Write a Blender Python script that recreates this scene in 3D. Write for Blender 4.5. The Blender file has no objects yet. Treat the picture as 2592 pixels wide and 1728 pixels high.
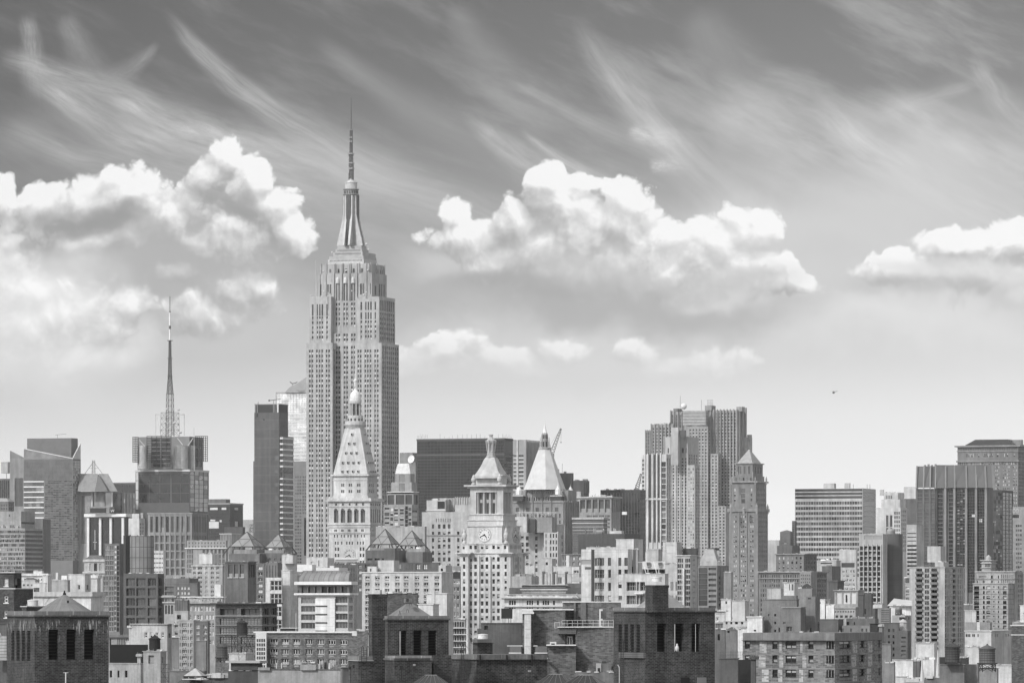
import bpy, math, random
from math import radians as R, sin, cos, pi
from mathutils import Vector
rnd = random.Random(7)
scene = bpy.context.scene
COL = scene.collection
# ------------------------------------------------------------------ camera
F, CX, HY, CZ = 13320.0, 1296.0, 1527.0, 60.0      # focal length in photo pixels, horizon row, eye height
cam_d = bpy.data.cameras.new('camera'); cam = bpy.data.objects.new('camera', cam_d); COL.objects.link(cam)
cam.location = (0, 0, CZ); cam.rotation_euler = (R(90), 0, 0)
cam_d.sensor_width = 36; cam_d.lens = 36*F/2592; cam_d.shift_y = (HY-864)/2592
cam_d.clip_start = 1; cam_d.clip_end = 90000
scene.camera = cam
# ------------------------------------------------------------------ exposure
scene.view_settings.view_transform = 'Standard'; scene.view_settings.look = 'None'
scene.view_settings.exposure = 0.0; scene.view_settings.gamma = 1
scene.cycles.use_denoising = True; scene.cycles.use_adaptive_sampling = True; scene.cycles.adaptive_min_samples = 12; scene.cycles.adaptive_threshold = .012
scene.cycles.max_bounces = 5; scene.cycles.diffuse_bounces = 2; scene.cycles.glossy_bounces = 2
scene.cycles.volume_bounces = 0; scene.cycles.transparent_max_bounces = 8
# ------------------------------------------------------------------ sun
SUN_EL = R(38); SUN_TO = Vector((-0.70, -0.71, 0)).normalized()       # the sun stands behind the camera, over its left shoulder
sd = bpy.data.lights.new('sun', 'SUN'); sd.energy = 3.05; sd.angle = R(3); sd.color = (1, 1, 1)
sun = bpy.data.objects.new('sun', sd); COL.objects.link(sun)
sun.rotation_euler = (-(SUN_TO*cos(SUN_EL)+Vector((0, 0, sin(SUN_EL))))).to_track_quat('-Z', 'Y').to_euler()
# ------------------------------------------------------------------ sky (a black and white photograph: the sky's luminance only)
world = bpy.data.worlds.new('World'); scene.world = world; world.use_nodes = True
class NT:
    def __init__(s, t): s.t = t; s.n = t.nodes; s.l = t.links
    def lk(s, v, sock):
        if hasattr(v, 'is_output') or isinstance(v, bpy.types.NodeSocket): s.l.new(v, sock)
        elif v is not None: sock.default_value = v
    def m(s, op, a, b=None, c=None, clamp=False):
        n = s.n.new('ShaderNodeMath'); n.operation = op; n.use_clamp = clamp
        for i, v in enumerate((a, b, c)): s.lk(v, n.inputs[i])
        return n.outputs[0]
    def vm(s, op, a, b=None, scale=None):
        n = s.n.new('ShaderNodeVectorMath'); n.operation = op
        s.lk(a, n.inputs[0]); s.lk(b, n.inputs[1])
        if scale is not None: s.lk(scale, n.inputs['Scale'])
        return n.outputs['Value'] if op in ('LENGTH', 'DOT_PRODUCT') else n.outputs['Vector']
    def noise(s, vec, scale, detail=4, rough=.5, dist=0, col=False, w=None):
        n = s.n.new('ShaderNodeTexNoise'); s.lk(vec, n.inputs['Vector'])
        n.inputs['Scale'].default_value = scale; n.inputs['Detail'].default_value = detail
        n.inputs['Roughness'].default_value = rough; n.inputs['Distortion'].default_value = dist
        return n.outputs['Color' if col else 'Fac']
    def mapr(s, v, a, b, c=0., d=1., smooth=False):
        n = s.n.new('ShaderNodeMapRange'); n.clamp = True
        if smooth: n.interpolation_type = 'SMOOTHSTEP'
        s.lk(v, n.inputs[0])
        for i, q in enumerate((a, b, c, d)): s.lk(q, n.inputs[i+1])
        return n.outputs[0]
    def mp(s, vec, loc=(0, 0, 0), rot=0., sc=(1, 1, 1), typ='TEXTURE'):
        n = s.n.new('ShaderNodeMapping'); n.vector_type = typ; s.lk(vec, n.inputs[0])
        n.inputs['Location'].default_value = loc; n.inputs['Rotation'].default_value = (0, 0, rot); n.inputs['Scale'].default_value = sc
        return n.outputs[0]
    def mixf(s, f, a, b):
        n = s.n.new('ShaderNodeMix'); n.data_type = 'FLOAT'; s.lk(f, n.inputs[0]); s.lk(a, n.inputs[2]); s.lk(b, n.inputs[3]); return n.outputs[0]
    def ramp(s, v, pts):
        n = s.n.new('ShaderNodeValToRGB'); e = n.color_ramp.elements
        while len(e) < len(pts): e.new(.5)
        for q, (p, c) in zip(e, pts): q.position = p; q.color = (c, c, c, 1)
        s.lk(v, n.inputs[0]); return s.bw(n.outputs[0])
    def bw(s, c):
        n = s.n.new('ShaderNodeRGBToBW'); s.l.new(c, n.inputs[0]); return n.outputs[0]
    def comb(s, x, y, z=0.):
        n = s.n.new('ShaderNodeCombineXYZ')
        for i, v in enumerate((x, y, z)): s.lk(v, n.inputs[i])
        return n.outputs[0]
# cumulus: heaps (centre x, y, half width, half height in thousandths of the view, weight)
HEAPS = [(-60, 640, 190, 130), (40, 720, 190, 140), (150, 790, 190, 120), (265, 830, 130, 80), (-20, 820, 340, 170), (330, 770, 80, 55), (0, 480, 48, 62), (120, 500, 110, 55), (230, 490, 110, 62), (325, 470, 95, 62), (430, 540, 150, 80), (560, 610, 170, 70),
         (560, 375, 52, 46), (525, 430, 50, 55), (625, 465, 70, 72), (690, 530, 80, 60), (745, 580, 70, 55), (250, 590, 200, 50), (450, 705, 70, 40), (600, 745, 105, 70), (500, 800, 140, 60), (650, 720, 60, 50),
         (1180, 600, 130, 52), (1310, 575, 62, 62), (1160, 545, 60, 38), (1385, 470, 58, 55), (1480, 470, 52, 34), (1580, 495, 82, 66), (1430, 540, 110, 70), (1540, 570, 160, 60), (1690, 590, 120, 52), (1800, 610, 110, 60), (1890, 575, 66, 72), (1870, 660, 150, 62),
         (1600, 670, 340, 95), (1370, 650, 200, 60), (1720, 700, 220, 70), (1480, 600, 150, 80), (1980, 700, 90, 45), (1500, 700, 330, 70), (1780, 710, 220, 60), (1250, 660, 90, 40), (1130, 890, 150, 55), (1280, 920, 140, 40), (1420, 880, 90, 40), (1760, 900, 170, 55), (1620, 880, 130, 40),
         (2430, 620, 110, 52), (2540, 620, 120, 62), (2300, 680, 150, 40), (2470, 700, 190, 60), (180, 960, 60, 18)]
# banks (centre x, y, half width, half height, brightness, strength)
BANKS = [(300, 600, 420, 150, .50, .75), (210, 600, 220, 60, .30, .75), (520, 680, 300, 100, .44, .6), (90, 880, 330, 170, .72, .8), (330, 830, 200, 110, .62, .6), (600, 790, 260, 110, .58, .6),
         (1540, 690, 500, 170, .66, .95), (2050, 640, 460, 200, .72, .85), (2300, 780, 460, 160, .78, .8), (1330, 735, 340, 95, .40, .95), (1680, 770, 440, 85, .45, .9), (1700, 690, 260, 90, .72, .6), (1180, 640, 170, 80, .62, .6), (1900, 700, 230, 110, .66, .6),
         (2420, 720, 330, 120, .62, .7), (2130, 690, 260, 130, .52, .5), (2540, 640, 150, 90, .80, .6), (1450, 900, 500, 80, .68, .6), (1080, 880, 200, 70, .62, .4), (2050, 560, 430, 150, .58, .6), (2350, 480, 380, 170, .62, .6), (2480, 300, 260, 110, .42, .4), (1900, 420, 330, 120, .45, .4), (230, 300, 300, 70, .30, .4), (400, 420, 360, 70, .30, .4), (60, 790, 330, 170, .88, 1.), (210, 830, 220, 100, .80, .8)]
LIFTS = [(40, 730, 330, 200, .95), (1640, 530, 260, 80, .45), (1880, 610, 120, 80, .5), (1560, 480, 90, 60, .5)]
# shaded bellies in front of the heaps
BELLIES = [(2470, 690, 260, 46, .70, .75), (2300, 680, 150, 40, .70, .5), (1880, 700, 200, 50, .66, .6), (230, 600, 220, 50, .30, .85), (440, 640, 220, 50, .42, .7), (120, 550, 90, 30, .28, .5), (620, 660, 130, 40, .46, .4), (640, 470, 40, 24, .36, .5), (1560, 700, 330, 52, .52, .75), (1330, 720, 230, 48, .38, .85), (1290, 640, 50, 26, .5, .4),
           (1620, 770, 420, 38, .43, .8), (1480, 640, 160, 45, .60, .5), (2330, 740, 260, 40, .52, .7), (1400, 950, 420, 32, .66, .4), (250, 940, 340, 40, .60, .4), (600, 860, 260, 30, .55, .5)]
def out_v(t, v): return t.comb(v, 0., 0.)
def heap_group():
    g = bpy.data.node_groups.new('heap_density', 'ShaderNodeTree')
    g.interface.new_socket('Vector', in_out='INPUT', socket_type='NodeSocketVector')
    g.interface.new_socket('Value', in_out='OUTPUT', socket_type='NodeSocketFloat')
    t = NT(g); gi = g.nodes.new('NodeGroupInput'); go = g.nodes.new('NodeGroupOutput'); v = gi.outputs[0]
    w1 = t.vm('SCALE', t.vm('SUBTRACT', t.noise(v, 3.8, 3, .55, col=True), (.5, .5, .5)), scale=.15)
    w2 = t.vm('SCALE', t.vm('SUBTRACT', t.noise(v, 15, 5, .62, col=True), (.5, .5, .5)), scale=.06)
    p = t.vm('ADD', v, w1)
    out = None
    for x, y, a, b in HEAPS:
        pp = p if out is None else t.vm('ADD', p, t.vm('SCALE', out_v(t, out), scale=1e-7))     # keeps the shader's stack short
        q = t.mp(pp, ((x-CX)/1000, (HY-y)/1000, 0), 0, (a*1.1/1000, b*1.12/1000, 1))
        d = t.m('MULTIPLY_ADD', t.m('POWER', t.vm('LENGTH', q), 1.3), -1., 1.)
        out = d if out is None else t.m('SMOOTH_MAX', out, d, .35)
    # cauliflower: three sizes of rounded cells, edges broken by fine turbulence
    pv = t.vm('ADD', p, w2)
    for sc, am in ((9., .42), (21., .24), (48., .13)):
        pp = t.vm('ADD', pv, t.vm('SCALE', out_v(t, out), scale=1e-7))
        vo = t.n.new('ShaderNodeTexVoronoi'); vo.voronoi_dimensions = '2D'; vo.feature = 'SMOOTH_F1'; vo.inputs['Smoothness'].default_value = .35
        vo.inputs['Scale'].default_value = sc; t.l.new(pp, vo.inputs['Vector']); out = t.m('ADD', out, t.m('MULTIPLY', t.m('SUBTRACT', .38, vo.outputs['Distance']), am*1.5))
    out = t.m('ADD', out, t.m('MULTIPLY', t.m('SUBTRACT', t.noise(t.vm('ADD', v, t.vm('SCALE', out_v(t, out), scale=1e-7)), 26, 8, .66), .5), .34))
    g.links.new(out, go.inputs[0]); return g
# cirrus: streaks (centre x, y, half length, half width, slope in degrees down to the right, strength)
STREAKS = [(64, 40, 84, 260, .05, .07, .14, .40), (66, 190, 33, 980, .24, .03, .13, .75), (400, 105, 132, 200, -.3, .05, .2, .22), (262, 235, 25, 760, .10, .05, .15, .8), (160, 40, 70, 240, .3, .10, .24, .22), (435, 45, 47, 1000, .30, .016, .07, .55), (620, 320, 26, 950, .08, .02, .06, .4), (0, 150, 15, 520, .04, .05, .09, .45), (0, 330, 17, 760, .05, .04, .07, .4),
           (1180, 275, 46, 640, .28, .03, .16, .5), (1465, 80, 57, 1150, .40, .02, .12, .6), (1285, 200, 27, 600, .05, .016, .06, .3), (1320, 325, 38, 460, .18, .02, .07, .5), (2068, 265, 44, 900, .28, .03, .16, .9), (2225, 250, 32, 640, .10, .06, .2, .7), (2470, 205, 163, 380, .10, .03, .10, .3), (2465, 140, 64, 420, .35, .04, .18, .45),
           (1800, 240, 29, 950, .06, .08, .18, .6), (1585, 322, 13, 190, .0, .10, .2, .8), (1640, 420, -6, 120, .0, .15, .2, .9), (1150, 20, 60, 400, .2, .08, .2, .13), (1760, 20, 62, 420, .2, .12, .3, .16), (1900, 420, 20, 700, .03, .08, .16, .5), (800, 100, 36, 700, .1, .03, .1, .16)]
def build_sky():
    t = NT(world.node_tree); t.n.clear()
    out = t.n.new('ShaderNodeOutputWorld'); bg = t.n.new('ShaderNodeBackground')
    tc = t.n.new('ShaderNodeTexCoord'); sx = t.n.new('ShaderNodeSeparateXYZ'); t.l.new(tc.outputs['Generated'], sx.inputs[0])
    sky = t.n.new('ShaderNodeTexSky'); sky.sky_type = 'NISHITA'; sky.sun_disc = False; sky.sun_elevation = SUN_EL
    sky.sun_rotation = math.atan2(SUN_TO.x, SUN_TO.y); sky.dust_density = 2.5; sky.altitude = 60
    L = t.bw(sky.outputs[0])
    yy = t.m('MAXIMUM', t.m('ABSOLUTE', sx.outputs[1]), .06)
    U = t.m('DIVIDE', t.m('MULTIPLY', sx.outputs[0], F/1000), yy); V = t.m('DIVIDE', t.m('MULTIPLY', sx.outputs[2], F/1000), yy)
    p = t.comb(U, V, 0)
    # clear air: pale near the horizon, deeper higher up
    k = t.ramp(t.m('MULTIPLY', V, .5), [(0, .93), (.13, .87), (.24, .70), (.38, .40), (.52, .245), (.66, .15), (.78, .122)])
    g = t.mapr(V, .3, 1., .1, 1)
    clear = t.m('MULTIPLY', k, t.m('ADD', 1., t.m('MULTIPLY', t.mapr(U, -1.3, 1.4, -.18, .6), g)))
    # cirrus: long fibres falling to the right, gathered into streaks
    wv = t.vm('SCALE', t.vm('SUBTRACT', t.noise(p, 2.4, 4, .5, col=True), (.5, .5, .5)), scale=.075)
    pc = t.vm('ADD', p, wv)
    cir = None
    for x, y, ang, ln, bend, w0, w1, s in STREAKS:           # head, slope, length, curl, width at head and tail, strength
        pp = pc if cir is None else t.vm('ADD', pc, t.vm('SCALE', out_v(t, cir), scale=1e-7))
        q = t.mp(pp, ((x-CX)/1000, (HY-y)/1000, 0), R(-ang), (ln/1000, ln/1000, 1))
        sp = t.n.new('ShaderNodeSeparateXYZ'); t.l.new(q, sp.inputs[0]); sx_, sy_ = sp.outputs[0], sp.outputs[1]
        ty = t.m('SUBTRACT', sy_, t.m('MULTIPLY', t.m('MULTIPLY', sx_, sx_), bend))
        w = t.m('MULTIPLY_ADD', sx_, w1-w0, w0)
        ac = t.mapr(t.m('DIVIDE', t.m('ABSOLUTE', ty), t.m('MAXIMUM', w, .004)), 1.6, 0, 0, 1, True)
        al_ = t.m('MULTIPLY', t.mapr(sx_, -.04, .12, 0, 1, True), t.mapr(sx_, 1.15, .25, 0, 1, True))
        fib = t.noise(t.comb(t.m('MULTIPLY', sx_, 1.8), t.m('MULTIPLY', ty, 1.9/(w0+w1)), x*.01), 3.2, 6, .66)
        d = t.m('MULTIPLY', t.m('MULTIPLY', ac, al_), t.mapr(fib, .28, .72, .12, s*1.05))
        cir = d if cir is None else t.m('SUBTRACT', t.m('ADD', cir, d), t.m('MULTIPLY', cir, d))
    soft = t.noise(t.mp(t.vm('ADD', pc, t.vm('SCALE', out_v(t, cir), scale=1e-7)), (.3, .2, 0), R(-24), (1.0, .26, 1)), 1.7, 6, .6)
    veil = t.m('MULTIPLY', t.mapr(soft, .42, .75, 0, 1, True), t.mapr(U, -1.3, 1.2, .12, .42))
    ca = t.m('SUBTRACT', t.m('ADD', cir, veil), t.m('MULTIPLY', cir, veil))
    ca = t.m('MULTIPLY', ca, t.mapr(V, .45, .8, 0, 1, True), clamp=True)
    v1 = t.mixf(ca, clear, .70)
    # grey bellies and far banks under the heaps
    wb = t.vm('ADD', p, t.vm('SCALE', t.vm('SUBTRACT', t.noise(p, 3.2, 4, .55, col=True), (.5, .5, .5)), scale=.30))
    for x, y, a, b, vv, st in BANKS:
        pp = t.vm('ADD', wb, t.vm('SCALE', out_v(t, v1), scale=1e-7))
        q = t.mp(pp, ((x-CX)/1000, (HY-y)/1000, 0), 0, (a/1000, b/1000, 1))
        v1 = t.mixf(t.mapr(t.vm('LENGTH', q), 1.15, .25, 0, st, True), v1, vv)
    # cumulus
    hg = heap_group()
    def dens(vec):
        n = t.n.new('ShaderNodeGroup'); n.node_tree = hg; t.l.new(vec, n.inputs[0]); return n.outputs[0]
    d1 = dens(p); d2 = dens(t.vm('ADD', p, (.014, .034, 0))); d3 = dens(t.vm('ADD', p, (.04, .13, 0)))
    rel = t.m('ADD', t.m('MULTIPLY', t.m('SUBTRACT', d1, d2), .55), t.m('MULTIPLY', t.m('SUBTRACT', d1, d3), .15))
    width = t.mapr(t.m('SUBTRACT', d1, d3), .45, -.8, .26, 1.3)
    al = t.mapr(d1, 0., width, 0, 1, True)
    val = t.ramp(t.mapr(rel, -.32, .46, 0, 1), [(0, .36), (.28, .46), (.48, .56), (.74, .74), (1, .97)])
    for x, y, a, b, st in LIFTS:                   # thick sunlit parts
        pp = t.vm('ADD', p, t.vm('SCALE', out_v(t, val), scale=1e-7))
        q = t.mp(pp, ((x-CX)/1000, (HY-y)/1000, 0), 0, (a/1000, b/1000, 1))
        val = t.mixf(t.mapr(t.vm('LENGTH', q), 1.1, .3, 0, st, True), val, t.m('MULTIPLY_ADD', val, .45, .54))
    lowv = t.mapr(V, .59, .69, .3, 1.)            # the low far heaps are paler and softer
    val = t.mixf(lowv, .80, val)
    al = t.m('MULTIPLY', al, t.mapr(V, .52, .70, .34, .9))
    v2 = t.mixf(al, v1, val)
    for x, y, a, b, vv, st in BELLIES:
        pp = t.vm('ADD', wb, t.vm('SCALE', out_v(t, v2), scale=1e-7))
        q = t.mp(pp, ((x-CX)/1000, (HY-y)/1000, 0), 0, (a/1000, b/1000, 1))
        v2 = t.mixf(t.mapr(t.vm('LENGTH', q), 1.2, .2, 0, st, True), v2, vv)
    res = t.m('MULTIPLY', v2, SKY_GAIN*1.06)
    t.l.new(res, bg.inputs[0]); bg.inputs[1].default_value = 0.1
    # the rest of the dome: the plain sky with bright broken cloud
    n3 = t.noise(tc.outputs['Generated'], 3.5, 3, .6)
    gen = t.m('MULTIPLY', t.m('ADD', t.m('MULTIPLY', L, .135), t.mapr(n3, .42, .66, 0, 1.25, True)), SKY_GAIN)
    b2 = t.n.new('ShaderNodeBackground'); t.l.new(gen, b2.inputs[0]); b2.inputs[1].default_value = 0.1
    f = t.m('MULTIPLY', t.mapr(V, 1.62, 2.2, 1, 0, True), t.m('MULTIPLY', t.m('GREATER_THAN', sx.outputs[1], 0.), t.mapr(t.m('ABSOLUTE', U), 1.7, 2.6, 1, 0, True)))
    mx = t.n.new('ShaderNodeMixShader'); t.l.new(f, mx.inputs[0]); t.l.new(b2.outputs[0], mx.inputs[1]); t.l.new(bg.outputs[0], mx.inputs[2])
    t.l.new(mx.outputs[0], out.inputs[0])
SKY_GAIN = 10.
HAZE = 2.4e-5
build_sky()
try: world.cycles.sampling_method = 'MANUAL'; world.cycles.sample_map_resolution = 512
except Exception: pass
# ------------------------------------------------------------------ materials
MATS = {}
def mat(kind, a, S=1.0, **kw):
    """kind: s stone/stucco, b brick, p panel, m metal, g glass, f flat paint, c corrugated, r roofing; a = base reflectance"""
    if a > .45 and kind in 'sfpc': a = .45+(a-.45)*.55
    key = (kind, round(a, 3), round(math.log2(max(S, .05))*1)/1, tuple(sorted(kw.items())))
    if key in MATS: return MATS[key]
    m = bpy.data.materials.new('%s_%d' % ({'s': 'stone', 'b': 'brick', 'p': 'panel', 'm': 'metal', 'g': 'glass', 'f': 'paint', 'c': 'corrugated', 'r': 'roofing', 'w': 'stained_brick'}[kind], len(MATS)))
    m.use_nodes = True; t = NT(m.node_tree); bs = t.n['Principled BSDF']
    S = 2.0**key[2]
    uv = t.n.new('ShaderNodeTexCoord').outputs['UV']; geo = t.n.new('ShaderNodeNewGeometry').outputs['Position']
    bs.inputs['Roughness'].default_value = .8; bs.inputs['Specular IOR Level'].default_value = .25
    col = None
    if kind == 'g':
        bs.inputs['Roughness'].default_value = kw.get('ro', .08); bs.inputs['Specular IOR Level'].default_value = kw.get('sp', .5)
        bs.inputs['Metallic'].default_value = kw.get('me', 0.)
        n = t.noise(geo, .12/S, 3, .5); col = t.m('MULTIPLY', a, t.mapr(n, .3, .7, .6, 1.5))
    elif kind == 'f':
        n = t.noise(geo, .25/S, 4, .6); col = t.m('MULTIPLY', a, t.mapr(n, .3, .7, .88, 1.1))
    elif kind == 'm':
        bs.inputs['Metallic'].default_value = .12; bs.inputs['Roughness'].default_value = .6
        n = t.noise(geo, .3/S, 4, .6); col = t.m('MULTIPLY', a, t.mapr(n, .3, .7, .8, 1.15))
    else:
        big = t.noise(geo, .035/S, 4, .6); fine = t.noise(geo, .30/S, 5, .7)
        st = t.noise(t.mp(uv, (0, 0, 0), 0, (1, .06, 1), 'POINT'), .35/S, 3, .6)
        f = t.m('MULTIPLY', t.mapr(big, .3, .7, .74, 1.18), t.mapr(fine, .25, .75, .82, 1.16))
        f = t.m('MULTIPLY', f, t.mapr(st, .32, .68, .78, 1.12))
        col = t.m('MULTIPLY', f, a)
        if kind in ('b', 'w'):
            bt = t.n.new('ShaderNodeTexBrick'); t.l.new(uv, bt.inputs['Vector'])
            bh = kw.get('bh', .1); bt.inputs['Scale'].default_value = 1; bt.inputs['Brick Width'].default_value = bh*2.7; bt.inputs['Row Height'].default_value = bh
            bt.inputs['Mortar Size'].default_value = bh*.13; bt.inputs['Mortar Smooth'].default_value = .3
            for i, c in (('Color1', .5), ('Color2', 1.4)): bt.inputs[i].default_value = (c, c, c, 1)
            mo = kw.get('mo', 2.6); bt.inputs['Mortar'].default_value = (mo, mo, mo, 1)
            col = t.m('MULTIPLY', col, t.bw(bt.outputs[0]))
            wr = t.noise(uv, .9/S*.2, 5, .65); col = t.m('MULTIPLY', col, t.mapr(wr, .35, .65, .9 if kw.get('mo', 2) < 1.5 else .72, 1.08 if kw.get('mo', 2) < 1.5 else 1.2))
        if kind in ('b', 'w') and kw.get('mo', 2) > 1.5:    # soot washed down the old brick, repointed patches
            so = t.noise(t.mp(uv, (0, 0, 0), 0, (1, .16, 1), 'POINT'), .9, 4, .65); pa = t.noise(uv, .5, 2, .5)
            col = t.m('MULTIPLY', col, t.m('MULTIPLY', t.mapr(so, .35, .65, .76, 1.1), t.mapr(pa, .44, .5, .86, 1.06)))
        if kind == 'w':   # lime running down from the coping and the window heads
            z = t.n.new('ShaderNodeSeparateXYZ'); t.l.new(uv, z.inputs[0]); top = kw['top']
            run = t.noise(t.mp(uv, (0, 0, 0), 0, (1, .12, 1), 'POINT'), 5.5, 4, .7)
            h = t.m('SUBTRACT', top, z.outputs[1])
            zone = t.m('MAXIMUM', t.m('MULTIPLY', t.mapr(h, .2, .5, 0, 1), t.mapr(h, 1.0, 2.1, 1, 0)), t.m('MULTIPLY', t.mapr(h, kw['head']-.6, kw['head']-.3, 0, 1), t.mapr(h, kw['head'], kw['head']+.7, 1, 0)))
            s = t.m('MULTIPLY', zone, t.mapr(run, .545, .63, 0, 1, True))
            col = t.mixf(t.m('MULTIPLY', s, .75), col, .36)
        if kind in ('p', 'c'):
            bt = t.n.new('ShaderNodeTexBrick'); t.l.new(uv, bt.inputs['Vector']); bt.offset = 0.; bt.squash = 1
            bt.inputs['Scale'].default_value = 1; bt.inputs['Brick Width'].default_value = kw.get('pw', 1.5); bt.inputs['Row Height'].default_value = kw.get('ph', 1.2)
            bt.inputs['Mortar Size'].default_value = kw.get('js', .03); bt.inputs['Mortar Smooth'].default_value = .2
            for i, c in (('Color1', .94), ('Color2', 1.05)): bt.inputs[i].default_value = (c, c, c, 1)
            jo = kw.get('jo', .45); bt.inputs['Mortar'].default_value = (jo, jo, jo, 1)
            col = t.m('MULTIPLY', col, t.bw(bt.outputs[0]))
    t.l.new(col, bs.inputs['Base Color'])
    MATS[key] = m; return m
def M(spec, S=1.0):
    if isinstance(spec, bpy.types.Material): return spec
    k = spec[2] if len(spec) > 2 else {}
    return mat(spec[0], spec[1], S, **k)
# ------------------------------------------------------------------ mesh builder
class MB:
    def __init__(s): s.v = []; s.f = []; s.uv = []; s.mi = []; s.mats = []
    def mid(s, m):
        if m not in s.mats: s.mats.append(m)
        return s.mats.index(m)
    def face(s, pts, m, uvs=None):
        i = len(s.v); s.v += [tuple(p) for p in pts]; s.f.append(tuple(range(i, i+len(pts)))); s.mi.append(s.mid(m))
        if uvs is None: uvs = [((p[0]+p[1])*.7, p[2]) for p in pts]
        s.uv += uvs
    def rings(s, A, B, m, caps=(False, True), smooth=False):
        n = len(A); u = 0
        for i in range(n):
            j = (i+1) % n; w = (Vector(A[j])-Vector(A[i])).length
            s.face([A[i], A[j], B[j], B[i]], m, [(u, A[i][2]), (u+w, A[j][2]), (u+w, B[j][2]), (u, B[i][2])]); u += w
        if caps[0]: s.face(list(reversed(A)), m)
        if caps[1]: s.face(B, m)
    def obox(s, c, ax, w, d, z0, z1, m, w1=None, d1=None):
        """box centred on c (x, y), turned by ax, footprint w x d, between z0 and z1 (top footprint w1 x d1)"""
        w1 = w if w1 is None else w1; d1 = d if d1 is None else d1; ca, sa = cos(ax), sin(ax)
        def ring(w, d, z): return [(c[0]+x*w/2*ca-y*d/2*sa, c[1]+x*w/2*sa+y*d/2*ca, z) for x, y in ((-1, -1), (1, -1), (1, 1), (-1, 1))]
        s.rings(ring(w, d, z0), ring(w1, d1, z1), m, (True, True))
    def bar(s, a, b, r, m, n=4, r1=None):
        a, b = Vector(a), Vector(b); d = (b-a)
        if d.length < 1e-6: return
        d.normalize(); x = d.cross(Vector((0, 0, 1)))
        if x.length < .01: x = Vector((1, 0, 0))
        x.normalize(); y = d.cross(x); r1 = r if r1 is None else r1
        def ring(p, r): return [tuple(p+(x*cos(2*pi*(i+.5)/n)+y*sin(2*pi*(i+.5)/n))*r) for i in range(n)]
        s.rings(ring(b, r1), ring(a, r), m, (True, True))
    def lathe(s, c, prof, m, n=16, ph=0.):
        rs = [[(c[0]+r*cos(ph+2*pi*i/n), c[1]+r*sin(ph+2*pi*i/n), z) for i in range(n)] for r, z in prof]
        for A, B in zip(rs, rs[1:]): s.rings(A, B, m, (False, False))
        s.face(rs[-1], m); s.face(list(reversed(rs[0])), m)
    def lattice(s, c, ax, w0, w1, z0, z1, n, r, m):
        ca, sa = cos(ax), sin(ax)
        def cor(k, z):
            w = w0+(w1-w0)*(z-z0)/(z1-z0); x, y = ((-1, -1), (1, -1), (1, 1), (-1, 1))[k % 4]
            return (c[0]+x*w/2*ca-y*w/2*sa, c[1]+x*w/2*sa+y*w/2*ca, z)
        for k in range(4):
            s.bar(cor(k, z0), cor(k, z1), r*1.25, m)
            for i in range(n):
                a, b = z0+(z1-z0)*i/n, z0+(z1-z0)*(i+1)/n
                s.bar(cor(k, a), cor(k+1, b), r*.7, m); s.bar(cor(k+1, a), cor(k, b), r*.7, m); s.bar(cor(k, b), cor(k+1, b), r*.8, m)
    def build(s, name, parent=None, loc=None, smooth=False):
        me = bpy.data.meshes.new(name); o = Vector(loc) if loc is not None else (Vector(parent.location) if parent else Vector((0, 0, 0)))
        if parent is not None and parent.parent is not None: o = Vector(parent.parent.location)+Vector(parent.location)
        me.from_pydata([tuple(Vector(p)-o) for p in s.v], [], s.f)
        for m in s.mats: me.materials.append(m)
        me.polygons.foreach_set('material_index', s.mi)
        ul = me.uv_layers.new(name='UVMap'); ul.data.foreach_set('uv', [q for p in s.uv for q in p])
        if smooth: me.polygons.foreach_set('use_smooth', [True]*len(s.f))
        me.update(); ob = bpy.data.objects.new(name, me); COL.objects.link(ob)
        if parent is not None: ob.parent = parent
        elif loc is not None: ob.location = o
        return ob
def thing(name, label, cat, loc, group=None):
    o = bpy.data.objects.new(name, None); COL.objects.link(o); o.location = loc; o.empty_display_size = 2
    o['label'] = label; o['category'] = cat
    if group: o['group'] = group
    return o
# crops in which the photograph was measured: origin and magnification
CROP = dict(S=(0, 0, 1.), A=(0, 1050, 4.611), B=(300, 750, 2.45), C=(620, 930, 3.135), D=(740, 220, 2.903), E=(740, 640, 3.41), F=(780, 930, 3.136), G=(1000, 1050, 4.126), H=(1140, 1080, 2.85),
            I=(1580, 980, 3.135), J=(1940, 1080, 3.1365), K=(1280, 1040, 4.355), L1=(0, 1380, 4.507), L2=(400, 1380, 4.507), L3=(800, 1380, 4.507), L4=(1200, 1380, 4.507), L5=(1550, 1380, 4.507), L6=(1900, 1380, 4.507), L7=(2200, 1380, 4.505))
_c = CROP['S']
def cr(k):
    global _c; _c = CROP[k]
def X(x): return _c[0]+x/_c[2]
def YP(y): return _c[1]+y/_c[2]
def wx(x, Y): return (X(x)-CX)/F*Y
def wz(y, Y): return CZ+(HY-YP(y))/F*Y
def P(x, y, Y): return Vector((wx(x, Y), Y, wz(y, Y)))
def px(n, Y): return n/_c[2]/F*Y                     # a length of n crop pixels at distance Y, in metres
# ------------------------------------------------------------------ windows
G0 = mat('g', .010, sp=.35); G1 = mat('g', .035); G2 = mat('g', .16, me=.5, ro=.15); BL = mat('f', .5); BM = mat('f', .26); SP = mat('m', .30); XX = mat('f', .006); GW = mat('g', .5, me=.85, ro=.2); G5 = mat('g', .07, me=.15, ro=.15)
VAR = dict(d=[(0, 1, G0)], e=[(0, 1, G1)], f=[(0, 1, G2)], b=[(.64, 1, BL), (0, .64, G0)], c=[(.35, 1, BM), (0, .35, G0)], l=[(0, 1, BL)], m=[(0, 1, BM)], h=[(.42, 1, G0), (0, .42, SP)], i=[(.42, 1, G0), (0, .42, BL)], j=[(.42, 1, G1), (0, .42, BM)],
           x=[(0, 1, XX)], w=[(0, 1, GW)], n=[(0, 1, G5)], u=[(.5, 1, G0), (0, .5, BM)], k=[(.3, 1, G5), (0, .3, BM)])
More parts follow.
